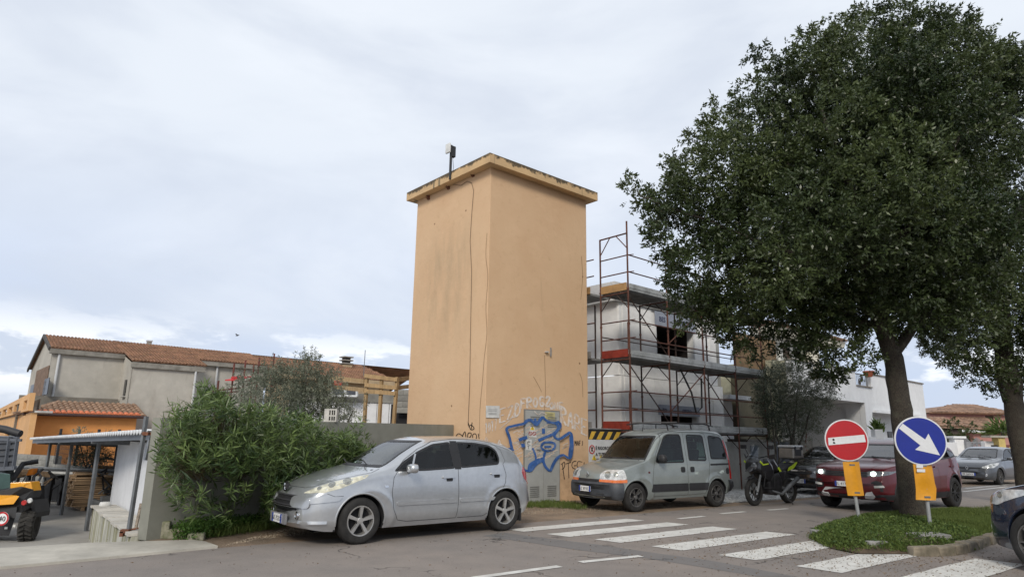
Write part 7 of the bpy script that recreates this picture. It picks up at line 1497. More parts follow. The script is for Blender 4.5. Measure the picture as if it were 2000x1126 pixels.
MB().box(pp((wd0+wd1)/2, .12, ze-.62), (wd1-wd0, .08, .95), ax=PX).build('shutter', M('brown_shutter'), ph)
a2, z2 = psz(1835, 838, -3); b2, _ = psz(1990, 838, -3); ze2 = psz(1900, 839, -3)[1]; zt2_ = psz(1890, 815, -.3)[1]; a3 = psz(1893, 815, -.3)[0]
tiles('roof_tiles', [pp(a2, -3.2, ze2), pp(b2, -3.2, ze2), pp(b2, -.05, zt2_), pp(a3-1.2, -.05, zt2_)], TILEP, ph, pitch=.30, row=.5, r=.13)
m = MB(); wall_mb(m, pp(psz(1905, 850, -3)[0], -2.8, 0), pp(b2-.3, -2.8, 0), 0, ze2-.1, .3); m.build('wall', PINK, ph); m = MB(); m.box(pp((a2+b2)/2, -3.2, ze2-.08), (b2-a2, .15, .16), ax=PX); m.build('fascia', M('white_frame', (.7, .72, .74), .5), ph)
a4, z4 = psz(1808, 815, -5); b4, _ = psz(1850, 835, -5)
tiles('roof_tiles', [pp(a4, -6, z4-.6), pp(b4+1, -6, z4-.6), pp(b4+.5, -4, z4+.1), pp(a4, -4, z4+.1)], TILEP, ph, pitch=.30, row=.5, r=.13)
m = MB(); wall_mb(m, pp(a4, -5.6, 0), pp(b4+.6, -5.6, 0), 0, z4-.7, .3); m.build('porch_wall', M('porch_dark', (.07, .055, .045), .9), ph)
# white garden wall, gate, pillars
GY = 36.0
def gp(x, y, Y=GY): return at(x, y, Y)
gwA = gp(1805, 900, 34); gwB = gp(1885, 900, 37.5); gwz = gp(1860, 863, 36.5).z
gwl = empty('white_garden_wall', (gwA.x, gwA.y, 0), label='white boundary wall left of the iron gate at the far right', cat='wall')
m = MB(); wall_mb(m, gwA, gwB, 0, gwz, .25); m.build('wall_body', WR, gwl)
p_ = gp(1873, 900, 37.2); MB().box((p_.x, p_.y, gwz/2+.1), (.5, .5, gwz+.2)).build('pillar', WR, gwl, bevel=.02); MB().box((p_.x, p_.y, gwz+.27), (.7, .7, .12)).build('pillar_cap', WR, gwl, bevel=.02)
gt = empty('iron_gate', gp(1900, 905, 37.5)*1.0, label='ornamental wrought iron gate behind the grey hatchback', cat='gate'); gt.location.z = 0
gx0 = gp(1880, 900, 37.5); gx1 = gp(1925, 900, 37.5); zg0 = gp(1900, 880, 37.5).z; zg1 = gp(1900, 862, 37.5).z; GG = M('gate_grey', (.25, .26, .28), .5)
for k in range(22):
    t = k/21; x = gx0.lerp(gx1, t); h = zg1+.12*math.sin(t*2*math.pi)**2*2; MB().bar(Vector((x.x, x.y, .1)), Vector((x.x, x.y, h)), .03).build('gate_bar', GG, gt)
for k in range(5):
    c = gx0.lerp(gx1, (k+.5)/5); MB().tube([Vector((c.x+.25*math.cos(t_), c.y-.03, (zg0+zg1)/2+.22*math.sin(t_))) for t_ in [i*math.pi/6 for i in range(12)]], .025, 5).build('scroll', GG, gt)
for z in (.2, zg0, zg1-.1): MB().bar(Vector((gx0.x, gx0.y, z)), Vector((gx1.x, gx1.y, z)), .05).build('gate_rail', GG, gt)
for x, w in ((1891, .28), (1935, .28)): p_ = gp(x, 900, 37); MB().box((p_.x, p_.y-.1, gp(x, 862, 37).z/2), (w, w, gp(x, 862, 37).z)).build('gate_post', GG, gt)
yp = empty('yellow_gate_pillar', (gp(1951, 900, 36).x, 36, 0), label='yellow pillar with flat cap and white panel beside the far gate', cat='pillar')
p_ = gp(1956, 900, 36); zt_ = gp(1955, 854, 36).z; MB().box((p_.x, p_.y, zt_/2), (.35, .5, zt_)).build('pillar_body', M('yellow_render', (.55, .43, .16), .8, .08), yp); MB().box((p_.x-.15, p_.y, zt_+.05), (1.0, .7, .1)).build('pillar_cap', M('stone_cap2', (.35, .33, .28), .8), yp)
p_ = gp(1941, 900, 36.3); z_ = gp(1941, 861, 36.3).z; MB().box((p_.x, p_.y, z_/2), (.9, .3, z_)).build('white_panel', WR, yp); MB().box((gp(1947, 878, 36).x, 36.0, gp(1947, 876, 36).z), (.35, .3, .4)).build('letter_box', IRON, yp)
rg_ = empty('red_gate', (gp(1970, 900, 37).x, 37, 0), label='dark red sheet gate right of the yellow pillar', cat='gate'); a = gp(1961, 900, 37); b = gp(2040, 900, 38); m = MB(); wall_mb(m, a, b, 0, gp(1970, 868, 37).z, .06); m.build('gate_leaf', M('dark_red_gate', (.16, .05, .04), .7), rg_)
p_ = gp(1978, 900, 36.4); MB().bar(Vector((p_.x, p_.y, 0)), Vector((p_.x, p_.y, gp(1976, 872, 36.4).z)), .14).build('gate_post', M('yellow_render'), rg_)
wl2 = empty('low_garden_wall', at(1690, 880, 24), label='low white rendered wall below the terrace house behind the red car', cat='wall'); wl2.location.z = 0
a = at(1690, 880, 24.5); b = at(1810, 880, 33); m = MB(); wall_mb(m, a, b, 0, at(1700, 852, 24.5).z, .25); m.build('wall_body', WR, wl2)
# bird
bd = at(463, 655, 60); m = MB(); m.tube([bd-Vector((.16, 0, 0)), bd, bd+Vector((.16, 0, .02))], [.01, .05, .015], 8); m.add([bd, bd+Vector((-.08, .3, .14)), bd+Vector((.10, .34, .12)), bd+Vector((.08, 0, 0)), bd+Vector((-.08, -.3, .14)), bd+Vector((.1, -.34, .12))], [(0, 1, 2, 3), (0, 3, 5, 4)]); top_mesh(m, 'bird', BLACK, bd, label='small dark bird gliding low in the grey sky', cat='bird')
# ============================================================ vegetation
def unit(n): v = rng.normal(size=(n, 3)); return v/np.linalg.norm(v, axis=1, keepdims=True)
def leaves(P, D, ln, wd, tone, curl=.15):
    """one folded leaf per row of P along direction D: 4 vertices, 1 quad bent by a raised tip"""
    n = len(P); D = D/np.linalg.norm(D, axis=1, keepdims=True); r = unit(n); S = np.cross(D, r); S /= np.linalg.norm(S, axis=1, keepdims=True)+1e-9; Nn = np.cross(S, D)
    ln = np.asarray(ln).reshape(-1, 1)*np.ones((n, 1)); wd = np.asarray(wd).reshape(-1, 1)*np.ones((n, 1))
    a = P; b = P+D*ln*.45+S*wd*.5+Nn*ln*.03; c = P+D*ln-Nn*ln*curl; d = P+D*ln*.45-S*wd*.5+Nn*ln*.03
    V = np.stack([a, b, c, d], 1).reshape(-1, 3); F_ = np.arange(4*n).reshape(-1, 4); return V, F_, np.repeat(tone, 4)
def crown(name, lobes, mat, parent, sprays=80, per=26, ln=.075, wd=.028, spr=.30, shell=.35, droop=.1, tonejit=.25, up=.2, lim=None, inner=.25, cull=0):
    Vs, Fs, Ts = [], [], []; b = 0
    for (c, r, *rest) in lobes:
        dens = rest[0] if rest else 1.0; lt = rng.uniform(.05, .7); n = int(sprays*dens*(r/1.0)**2)
        u = unit(n); rad = r*(1-shell*rng.random(n)**1.2); m_in = rng.random(n) < inner; rad[m_in] = r*rng.random(m_in.sum())**.5
        sc_ = np.array([1, 1, .82]); cen = np.array(c)+u*rad[:, None]*sc_; out = u+np.array([0, 0, up])+rng.normal(scale=.45, size=(n, 3)); out /= np.linalg.norm(out, axis=1, keepdims=True)
        if cull:
            f = np.sin(cen[:, 0]*2.7+1.3*np.sin(cen[:, 2]*1.9))*np.sin(cen[:, 2]*3.1+1.1*np.sin(cen[:, 1]*2.3))+.45*np.sin(cen[:, 0]*6.1+cen[:, 1]*4.7)*np.sin(cen[:, 2]*5.7); keep = f > -cull*(.55+.9*rng.random(n)); cen = cen[keep]; out = out[keep]; u = u[keep]; n = len(cen)
        k = rng.integers(int(per*.6), int(per*1.4), n); idx = np.repeat(np.arange(n), k); N_ = len(idx)
        t = rng.random(N_); sp = spr*rng.uniform(.6, 1.3, n)[idx]; P = cen[idx]+out[idx]*(t*sp)[:, None]+rng.normal(scale=.045+.0*spr, size=(N_, 3))*(1.2-t)[:, None]*spr/.3
        D = out[idx]*.7+unit(N_)*.9+np.array([0, 0, -droop]); l_ = ln*rng.uniform(.65, 1.2, N_)
        tone = np.clip(lt*.75+.35*rng.random(n)[idx]*(.4+lt)+rng.normal(scale=tonejit*.25, size=N_), 0, 1)
        V, F_, T = leaves(P, D, l_, wd*rng.uniform(.8, 1.2, N_), tone); Vs.append(V); Fs.append(F_+b); Ts.append(T); b += len(V)
    return npmesh(name, np.concatenate(Vs), np.concatenate(Fs), mat, parent, np.concatenate(Ts), kind='stuff')
def limb(mb, pts, r0, r1, n=9, wob=.04):
    P = [Vector(p) for p in pts]; Q = []
    for i in range(len(P)-1):
        k = 5
        for j in range(k): Q.append(P[i].lerp(P[i+1], j/k)+Vector((rnd.uniform(-1, 1), rnd.uniform(-1, 1), 0))*wob*(1 if i+j else 0))
    Q.append(P[-1]); m = len(Q)-1; mb.tube(Q, [r0+(r1-r0)*(i/m)*(1 if i else 1) for i in range(m+1)], n)
def _bark(t, n, l, b):
    s = n.new('ShaderNodeTexCoord').outputs['Object']; v = n.new('ShaderNodeTexVoronoi'); mp = n.new('ShaderNodeMapping'); mp.inputs['Scale'].default_value = (24, 24, 6); l.new(s, mp.inputs[0]); w = _n(n, l, s, 6, 5, .6); l.new(mp.outputs[0], v.inputs['Vector'])
    c = _m(n, l, _r(n, l, v.outputs['Distance'], .1, .7, 0, 1), (.105, .085, .062), (.03, .025, .02)); c = _m(n, l, _r(n, l, w, .5, .75, 0, .5), c, (.12, .12, .085)); l.new(c, b.inputs['Base Color']); b.inputs['Roughness'].default_value = .95
    bp = n.new('ShaderNodeBump'); bp.invert = True; bp.inputs['Strength'].default_value = .9; bp.inputs['Distance'].default_value = .02; l.new(v.outputs['Distance'], bp.inputs['Height']); l.new(bp.outputs[0], b.inputs['Normal'])
BARK = special('dark_bark', _bark)
OAKL = leafmat('oak_leaves', (.016, .032, .010), (.105, .135, .045), .38, .25, .5)
IZ = .12
t1 = g(1790, 1010, IZ); TY = t1.y
tree1 = empty('street_tree', (t1.x, t1.y, IZ), label='large dark evergreen street tree leaning left behind the blue arrow sign', cat='tree')
def ta(x, y, d=0.0): return at(x, y, TY+d)
m = MB(); pts = [ta(1792, 1022), ta(1782, 990), ta(1772, 900), ta(1760, 800), ta(1745, 700), ta(1718, 620), ta(1700, 540, .1), ta(1690, 470, .1)]
rr = [.31, .255, .225, .21, .20, .185, .165, .14]
Q = []; R = []
for i in range(len(pts)-1):
    for j in range(5): Q.append(pts[i].lerp(pts[i+1], j/5)+Vector((rnd.uniform(-.012, .012), 0, 0))); R.append((rr[i]+(rr[i+1]-rr[i])*j/5)*rnd.uniform(.96, 1.04)*.92)
Q.append(pts[-1]); R.append(rr[-1]); m.tube(Q, R, 16)
for (a, b_, c_, r0) in (((1722, 630, 0), (1650, 560, -.6), (1560, 500, -1.2), .11), ((1700, 540, .1), (1600, 420, .6), (1480, 360, 1.2), .10), ((1695, 500, .1), (1740, 350, 0), (1760, 180, .2), .12), ((1745, 690, 0), (1850, 560, .4), (1930, 430, .6), .12), ((1690, 470, 0), (1640, 320, -.8), (1600, 200, -.9), .09), ((1700, 520, 0), (1820, 400, -1.0), (1880, 250, -1.4), .09), ((1725, 640, 0), (1600, 600, .5), (1420, 540, .9), .08), ((1560, 500, -1.2), (1430, 450, -1.2), (1300, 400, -1), .05), ((1600, 420, .6), (1500, 250, .8), (1470, 180, .8), .05), ((1300, 400, -1), (1260, 385, -1), (1235, 368, -1), .02)):
    limb(m, [ta(*a), ta(*b_), ta(*c_)], r0, r0*.35, 8, .05)
m.build('trunk', BARK, tree1, smooth=True)
def LB(px, py, rp, d=0.0, dens=1.0): c = ta(px, py, d); return (tuple(c), rp/F*dep(c)*1.0, dens)
L1 = []
front = [(1700, 130, 95), (1800, 110, 95), (1620, 150, 75), (1560, 210, 85), (1500, 260, 75), (1440, 310, 75), (1390, 380, 80), (1350, 450, 75), (1385, 520, 75), (1440, 560, 75), (1500, 590, 65), (1560, 600, 60), (1620, 560, 85), (1690, 250, 110), (1800, 230, 110), (1600, 300, 100), (1520, 380, 95), (1460, 450, 90), (1700, 380, 105), (1620, 440, 95), (1800, 370, 105), (1560, 510, 80), (1700, 500, 90), (1790, 500, 95), (1880, 300, 90), (1880, 440, 90), (1860, 570, 80), (1790, 600, 60), (1920, 200, 80), (1870, 130, 75), (1760, 75, 50), (1600, 100, 45), (1320, 400, 42), (1340, 350, 38), (1680, 600, 55), (1570, 640, 42), (1650, 640, 40), (1520, 630, 36), (1430, 610, 45), (1370, 580, 38), (1860, 75, 42), (1950, 130, 50), (1660, 70, 38), (1480, 190, 40), (1410, 260, 40), (1895, 640, 50), (1820, 650, 36), (1500, 320, 70), (1740, 640, 34)]
front += [(1690, 590, 60), (1750, 570, 70), (1800, 560, 80), (1850, 520, 70), (1760, 470, 80), (1720, 640, 34), (1640, 590, 50), (1900, 500, 80), (1850, 400, 90), (1560, 560, 60)]
for (x, y, r) in front: L1.append(LB(x, y-(16 if y > 600 else 0), r, rnd.uniform(-1.6, 1.4), 1.0))
for (x, y, r) in ((1650, 250, 120), (1740, 330, 130), (1560, 400, 110), (1650, 480, 110), (1800, 450, 120), (1850, 250, 110), (1500, 500, 80), (1760, 180, 100)): L1.append(LB(x, y, r, rnd.uniform(1.2, 2.6), .8)); L1.append(LB(x+rnd.uniform(-30, 30), y+rnd.uniform(-30, 30), r*.8, rnd.uniform(-2.8, -1.6), .7))
for (x, y, r) in ((1235, 368, 12), (1258, 388, 14), (1275, 372, 10), (1290, 400, 20), (1300, 430, 18), (1275, 460, 12), (1300, 490, 20), (1320, 540, 18), (1345, 590, 22), (1330, 315, 14), (1395, 215, 14), (1365, 260, 16), (1490, 120, 18), (1470, 100, 9), (1500, 130, 12), (1530, 145, 20), (1540, 130, 14), (1575, 85, 12), (1690, 35, 16), (1740, 30, 18), (1772, 22, 14), (1830, 45, 18), (1885, 60, 14), (1930, 110, 16), (1985, 110, 18), (1640, 50, 14), (1350, 620, 14), (1400, 640, 20), (1460, 655, 22), (1480, 680, 14), (1540, 680, 16), (1600, 690, 22), (1620, 720, 18), (1580, 665, 20), (1650, 690, 22), (1690, 700, 16), (1640, 735, 12), (1410, 600, 20), (1440, 690, 12), (1310, 330, 10), (1420, 170, 10), (1975, 150, 25)):
    L1.append(LB(x, y, r*1.15, rnd.uniform(-.6, .6), 1.5))
crown('crown', L1, OAKL, tree1, sprays=275, per=28, ln=.094, wd=.038, spr=.30, cull=.66)
t2 = g(2008, 985, IZ); T2Y = t2.y+1.2
tree2 = empty('street_tree', (at(2008, 985, T2Y).x, T2Y, IZ), label='second dark street tree cut off by the right edge, trunk swollen below its crown', cat='tree')
def t2a(x, y, d=0.0): return at(x, y, T2Y+d)
m = MB(); limb(m, [Vector((t2a(2012, 985).x, T2Y, IZ-.1)), t2a(2000, 900), t2a(1985, 820), t2a(1978, 770)], .26, .22, 14, .01); m.tube([t2a(1978, 785), t2a(1972, 745), t2a(1962, 700), t2a(1955, 620), t2a(1950, 500)], [.22, .29, .22, .20, .16], 14); limb(m, [t2a(1960, 690), t2a(1930, 600), t2a(1890, 520, .5)], .12, .05); limb(m, [t2a(1950, 520), t2a(2020, 350), t2a(2060, 200, .5)], .15, .05); m.build('trunk', BARK, tree2, smooth=True)
L2 = []
for (x, y, r) in ((1950, 260, 110), (2030, 200, 110), (1990, 380, 120), (1920, 450, 100), (2050, 480, 120), (1930, 560, 95), (2010, 600, 100), (1880, 620, 70), (1930, 670, 60), (2000, 690, 60), (1870, 560, 70), (2080, 320, 120), (2120, 560, 130), (1860, 665, 42), (1990, 160, 60), (2090, 690, 80), (1840, 620, 40), (1950, 620, 70), (2060, 120, 60)):
    c = t2a(x, y, rnd.uniform(-1.2, 1.6)); L2.append((tuple(c), r/F*dep(c), .9)); 
for (x, y, r) in ((1850, 690, 18), (1880, 705, 20), (1910, 725, 22), (1890, 735, 12), (1935, 735, 20), (1985, 730, 22), (1830, 670, 16), (1960, 760, 12), (2010, 740, 20)): c = t2a(x, y, rnd.uniform(-.5, .5)); L2.append((tuple(c), r*1.2/F*dep(c), 2.0))
crown('crown', L2, OAKL, tree2, sprays=160, per=25, ln=.098, wd=.038, spr=.33, cull=.85)
# oleander: stems, whorls of long leaves
OLEL = leafmat('oleander_leaves', (.028, .060, .016), (.18, .25, .08), .4, .25, .5); STEM = M('green_brown_stem', (.21, .175, .10), .8, .25, 8)
def wallpt(x, y, o): b0_ = W0-wn*o; return on(x, y, b0_, b0_+wd)
ole = empty('oleander_bush', g(400, 1020), label='big leafy oleander with long narrow leaves in front of the grey wall', cat='bush'); base = g(400, 1012); base.z = 0
Vs, Fs, Ts = [], [], []; bcount = 0; stm = MB(); tips_ = []
def edge_top(x): return np.interp(x, [310, 330, 355, 385, 400, 420, 440, 470, 500, 540, 580, 620, 650, 690, 720, 740], [905, 815, 805, 775, 750, 755, 775, 785, 782, 792, 800, 815, 832, 848, 868, 895])
def edge_bot(x): return np.interp(x, [310, 330, 360, 420, 520, 600, 700, 740], [925, 985, 990, 1000, 1010, 985, 930, 905])
cnt = 0
while cnt < 820:
    x = rnd.uniform(318, 722); u = rnd.random()**.9; y = edge_top(x)+(edge_bot(x)-edge_top(x))*u
    if x < 365 and rnd.random() < .6: continue
    if x > 610 and rnd.random() < .35: continue
    d = rnd.uniform(.15, 1.35) if x < 640 else rnd.uniform(.15, .9); p = wallpt(x, y, d)
    if p.z < .08: continue
    if x < 520 and u > .58 and rnd.random() < .85: continue
    tips_.append((p, x)); cnt += 1
for (x, y) in ((397, 748), (405, 752), (390, 762), (411, 760), (335, 795), (350, 788), (345, 803), (362, 800), (372, 792), (330, 812), (352, 815), (303, 873), (312, 868), (318, 882), (330, 900), (336, 930), (345, 950), (340, 965), (700, 838), (712, 848), (725, 862), (706, 820), (733, 868)): tips_.append((wallpt(x, y, rnd.uniform(.4, .8)), x))
for i, (p, x) in enumerate(tips_):
    hb = Vector((base.x+rnd.uniform(-.25, .5)+max(0, (x-430)/F*11)*.75, base.y+rnd.uniform(-.1, .4)+max(0, (x-430)/F*11)*.8, .02))
    out = (p-hb).normalized()*.6+Vector((rnd.uniform(-.5, .5), rnd.uniform(-.6, .3), .35)); out.normalize()
    if i % 3 == 0 or x < 350:
        mid = hb.lerp(p, .5)+Vector((rnd.uniform(-.1, .1), rnd.uniform(-.1, .1), .12)); stm.tube([hb, hb.lerp(mid, .5)+Vector((rnd.uniform(-.03, .03), 0, .03)), mid, mid.lerp(p, .5)+UP*.02, p], [.014, .012, .010, .007, .004], 5, cap=False)
    n = rnd.randint(13, 24); o = np.array(out); t = rng.random(n)*.26; q = unit(n); q -= (q@o)[:, None]*o; q /= np.linalg.norm(q, axis=1, keepdims=True)+1e-9
    D = o*rng.uniform(.15, .9, n)[:, None]+q*.8; P = np.array(p)-o*t[:, None]; tone = np.clip(np.full(n, rnd.random()*.7)+rng.normal(scale=.15, size=n)+(.2 if p.z > 1.2 else 0), 0, 1)
    V, F_, T = leaves(P, D, rng.uniform(.11, .21, n), rng.uniform(.016, .026, n), tone, .12); Vs.append(V); Fs.append(F_+bcount); Ts.append(T); bcount += len(V)
npmesh('foliage', np.concatenate(Vs), np.concatenate(Fs), OLEL, ole, np.concatenate(Ts), kind='stuff')
for k in range(60): p = wallpt(rnd.uniform(350, 470), rnd.uniform(790, 900), rnd.uniform(.4, .9)); hb = base+Vector((rnd.uniform(-.25, .45), rnd.uniform(-.1, .35), 0)); stm.tube([hb, hb.lerp(p, .4)+UP*.08, p], [.018, .014, .008], 6, cap=False)
stm.build('stems', STEM, ole, smooth=True, kind='stuff')
# olive behind the wall, small olive in the yard, olive right of the scaffolding
OLIV = leafmat('olive_leaves', (.07, .083, .054), (.24, .26, .19), .5, .2, .35); TWIG = M('olive_bark', (.10, .088, .07), .95, .3, 10, bump=.5)
def olive(px_list, Y, label, base_px, sprays, per, ln, wdt, stems, trunk=.09, name='olive_tree', mat=OLIV, grp=None, zb=0.0):
    b = at(*base_px, Y); b.z = zb; t = empty(name, b, label=label, cat='tree' if 'tree' in name else 'shrub'); m = MB()
    for (x, y, d) in stems: q = at(x, y, Y+d); mid = b.lerp(q, .45)+Vector((rnd.uniform(-.2, .2), 0, .1)); limb(m, [b+Vector((rnd.uniform(-.1, .1), rnd.uniform(-.1, .1), -.05)), mid, q], trunk, trunk*.25, 7, .03)
    m.build('trunk', TWIG, t, smooth=True); L_ = []
    for (x, y, r, *dd) in px_list: c = at(x, y, Y+rnd.uniform(-.8, .8)); L_.append((tuple(c), r/F*dep(c), dd[0] if dd else 1.0))
    crown('crown', L_, mat, t, sprays=sprays, per=per, ln=ln, wd=wdt, spr=.28, shell=.6, inner=.5, up=.5); return t
olive([(480, 765, 28), (510, 760, 40), (545, 750, 42), (580, 745, 45), (615, 755, 42), (640, 775, 38), (600, 790, 45), (550, 795, 45), (500, 800, 40), (600, 715, 20), (605, 700, 12, 1.6), (590, 720, 16), (640, 740, 22), (530, 728, 18, 1.3), (660, 800, 30, .6), (685, 805, 22, .45), (700, 798, 14, .5), (625, 815, 40), (560, 820, 40), (455, 775, 16), (660, 820, 30, .5)], 16.5, 'grey-green olive tree rising behind the wall above the oleander', (590, 900), 420, 26, .06, .017, ((520, 780, 0), (570, 750, .2), (600, 720, 0), (640, 770, 0), (690, 800, .2), (500, 790, 0)), .06, zb=-.9)
olive([(152, 888, 12), (165, 880, 15), (180, 890, 16), (195, 885, 14), (205, 893, 12), (145, 900, 10), (170, 902, 16), (150, 845, 6, 1.5), (160, 848, 6, 1.5), (202, 842, 5, 1.5), (210, 880, 8), (192, 905, 14)], 24.5, 'small olive growing against the mesh fence below the orange wall', (172, 930), 320, 22, .07, .022, ((150, 845, 0), (170, 870, 0), (202, 845, 0), (190, 880, 0)), .04, name='olive_shrub', zb=-1.0)
olive([(1505, 745, 30), (1530, 735, 34), (1560, 745, 34), (1590, 755, 30), (1610, 765, 20), (1520, 780, 38), (1560, 785, 42), (1595, 785, 32), (1530, 820, 36), (1570, 815, 34), (1500, 800, 24), (1500, 770, 28), (1545, 715, 20), (1510, 720, 16), (1580, 840, 22), (1540, 845, 24), (1615, 760, 12, 1.3), (1600, 735, 14)], 23.0, 'silvery olive tree in front of the white terrace house', (1550, 870), 330, 26, .065, .018, ((1520, 760, 0), (1560, 750, .2), (1590, 780, 0), (1530, 800, 0)), .07)
olive([(1502, 760, 20), (1505, 800, 24), (1512, 830, 22), (1520, 850, 20), (1500, 735, 14), (1495, 780, 14)], 22.0, 'dark narrow shrub hard against the right end of the scaffolding', (1512, 880), 330, 22, .06, .022, ((1505, 760, 0), (1510, 800, 0)), .05, name='dark_shrub', mat=leafmat('dark_shrub_leaves', (.018, .028, .014), (.05, .065, .035)))
# hedge, climber and palm by the pink house
HED = leafmat('hedge_leaves', (.035, .06, .02), (.11, .14, .05))
olive([(1845, 835, 14), (1860, 828, 14), (1870, 845, 18), (1855, 850, 16), (1888, 850, 16), (1840, 855, 14), (1895, 835, 12), (1880, 860, 14), (1900, 858, 12), (1850, 865, 12), (1830, 848, 10)], 44, 'loose green hedge above the white garden wall by the pink house', (1865, 900), 30, 26, .16, .06, ((1860, 840, 0), (1885, 845, 0)), .08, name='garden_hedge', mat=HED)
pb_ = at(1958, 900, 42); pb_.z = 0; pm = empty('fan_palm', pb_, label='small bright green palm between the yellow pillar and pink house', cat='palm'); c = at(1958, 843, 42); m = MB(); limb(m, [pb_, c], .12, .09); m.build('trunk', TWIG, pm); Vs = []; n = 420; u = unit(n); u[:, 2] = np.abs(u[:, 2])*.8-.2; P = np.array(c)+u*rng.uniform(.1, 1.0, n)[:, None]; V, F_, T = leaves(P, u, .55, .09, rng.random(n), .25); npmesh('fronds', V, F_, leafmat('palm_leaves', (.05, .09, .02), (.14, .2, .05)), pm, T, kind='stuff')
cb_ = at(1713, 846, 26.0); cb_.z = 0; n = 60; cpx = at(1713, 838, 26.0); pl = empty('potted_cactus', cb_, label='small bright green spiky plant on the white terrace house ledge', cat='plant'); u = unit(n); u[:, 2] = np.abs(u[:, 2])+.6; V, F_, T = leaves(np.array(cpx)+rng.normal(scale=.08, size=(n, 3)), u, .35, .09, rng.random(n), .05); npmesh('leaves', V, F_, leafmat('palm_leaves', (.05, .09, .02), (.14, .2, .05)), pl, T, kind='stuff')
MB().box((cb_.x, cb_.y, cpx.z/2), (.3, .3, cpx.z)).build('planter', WR, pl)
# weeds at the foot of the oleander
def scatter(poly_px, n, z=0.0):
    out = []; xs = [p[0] for p in poly_px]; ys = [p[1] for p in poly_px]
    while len(out) < n:
        x, y = rnd.uniform(min(xs), max(xs)), rnd.uniform(min(ys), max(ys))
        if inpoly(x, y, poly_px): out.append(g(x, y, z))
    return np.array([tuple(p) for p in out])
WEED = leafmat('weed_leaves', (.035, .085, .018), (.10, .18, .035), .6, .3, .25); GRASS = leafmat('grass_blades', (.05, .078, .018), (.16, .205, .055), .6, .3, .2)
def tufts(name, C, per, h, w, mat, label=None, cat=None, spread=.06, lean=.5, parent=None, hr=None):
    n = len(C); k = per; idx = np.repeat(np.arange(n), k); N_ = len(idx); P = C[idx]+rng.normal(scale=spread, size=(N_, 3))*np.array([1, 1, 0]); D = np.array([0, 0, 1.0])+rng.normal(scale=lean, size=(N_, 3)); D[:, 2] = np.abs(D[:, 2])+.25
    hh = h*rng.uniform(.5, 1.3, N_)*(hr[idx] if hr is not None else 1); V, F_, T = leaves(P, D, hh, w*rng.uniform(.7, 1.3, N_), np.clip(rng.random(n)[idx]*.6+rng.random(N_)*.4, 0, 1), .15)
    return npmesh(name, V, F_, mat, parent, T, **({'label': label, 'cat': cat} if label else {}), kind='stuff')
C = scatter([(318, 1040), (330, 1018), (380, 1008), (470, 1005), (530, 1012), (528, 1030), (470, 1040), (400, 1052), (350, 1058)], 900); h = rng.uniform(.3, 1.0, len(C))
# low leafy hummock: leaves at random heights
k = 30; idx = np.repeat(np.arange(len(C)), k); P = C[idx]+rng.normal(scale=.05, size=(len(idx), 3)); hh = np.clip(.26-.10*np.abs(rng.normal(size=len(idx))), .02, .3)*np.interp(C[:, 0][idx], [-4.6, -4.0, -3.2], [1, .85, .45]); P[:, 2] = hh*rng.random(len(idx))**.5; V, F_, T = leaves(P, unit(len(idx))+np.array([0, 0, .6]), rng.uniform(.03, .055, len(idx)), rng.uniform(.016, .03, len(idx)), rng.random(len(idx)), .1); npmesh('weeds', V, F_, WEED, None, T, kind='stuff', label='bright green weeds along the foot of the oleander', cat='weeds')
C = scatter([(330, 1050), (420, 1050), (525, 1035), (640, 1010), (700, 1000), (560, 1000), (400, 1010)], 1500); tufts('grass', C, 9, .16, .008, GRASS, 'grass tufts between the oleander and the silver hatchback', 'grass')
C = scatter([(985, 990), (1000, 978), (1095, 982), (1145, 985), (1140, 996), (1090, 992), (1030, 992)], 420); C = C[C[:, 1] < 30]; tufts('grass', C, 12, .10, .008, GRASS, 'short grass strip at the foot of the grey tower doors', 'grass')
# traffic island
isl = [g(1583, 1045), g(1592, 1058), g(1625, 1072), g(1680, 1083), g(1740, 1083), g(1790, 1083), g(1860, 1084), g(1905, 1073), g(1965, 1051)]
e0 = isl[-1]; isl += [e0+R1*8, e0+R1*30, e0+R1*30+R2*2.3, e0+R1*8+R2*2.3]; bkp = g(1960, 985, IZ); bkp.z = 0; bk2 = g(1680, 1003, IZ); bk2.z = 0; bk3 = g(1610, 1022, .08); bk3.z = 0
isl += [Vector((bkp.x, bkp.y, 0)), Vector((bk2.x, bk2.y, 0)), Vector((bk3.x, bk3.y, 0))]
ISP = [(p.x, p.y) for p in isl]
SOIL = M('island_soil', (.10, .07, .045), .95, .25, 4, bump=.5, bscale=20)
# domed soil mesh
xs = [p[0] for p in ISP]; ys = [p[1] for p in ISP]
def edgedist(x, y):
    d = 1e9
    for i in range(len(ISP)):
        a = ISP[i]; b = ISP[(i+1) % len(ISP)]; vx, vy = b[0]-a[0], b[1]-a[1]; t = max(0, min(1, ((x-a[0])*vx+(y-a[1])*vy)/(vx*vx+vy*vy+1e-9))); d = min(d, math.hypot(x-a[0]-t*vx, y-a[1]-t*vy))
    return d
def ihz(x, y): d = edgedist(x, y); return .02+.12*min(1, d/.45)**.7+.03*math.sin(x*1.7)*math.cos(y*2.1)*min(1, d)
pts = [Vector((p[0], p[1])) for p in resample(ISP, .4)]; ne = len(pts); ed = [(i, (i+1) % ne) for i in range(ne)]; xx = min(xs)
while xx < max(xs):
    yy = min(ys)
    while yy < max(ys):
        if inpoly(xx, yy, ISP) and edgedist(xx, yy) > .1 and math.hypot(xx-7, yy-12) < 14: pts.append(Vector((xx, yy)))
        yy += .22
    xx += .22
vo, eo, fo, *_ = delaunay_2d_cdt(pts, ed, [], 1, 1e-4); m = MB(); m.add([(v[0], v[1], ihz(v[0], v[1])) for v in vo], [tuple(f) for f in fo]); m.build('traffic_island', SOIL, smooth=True, kind='structure')
N_ = 26000; C = []
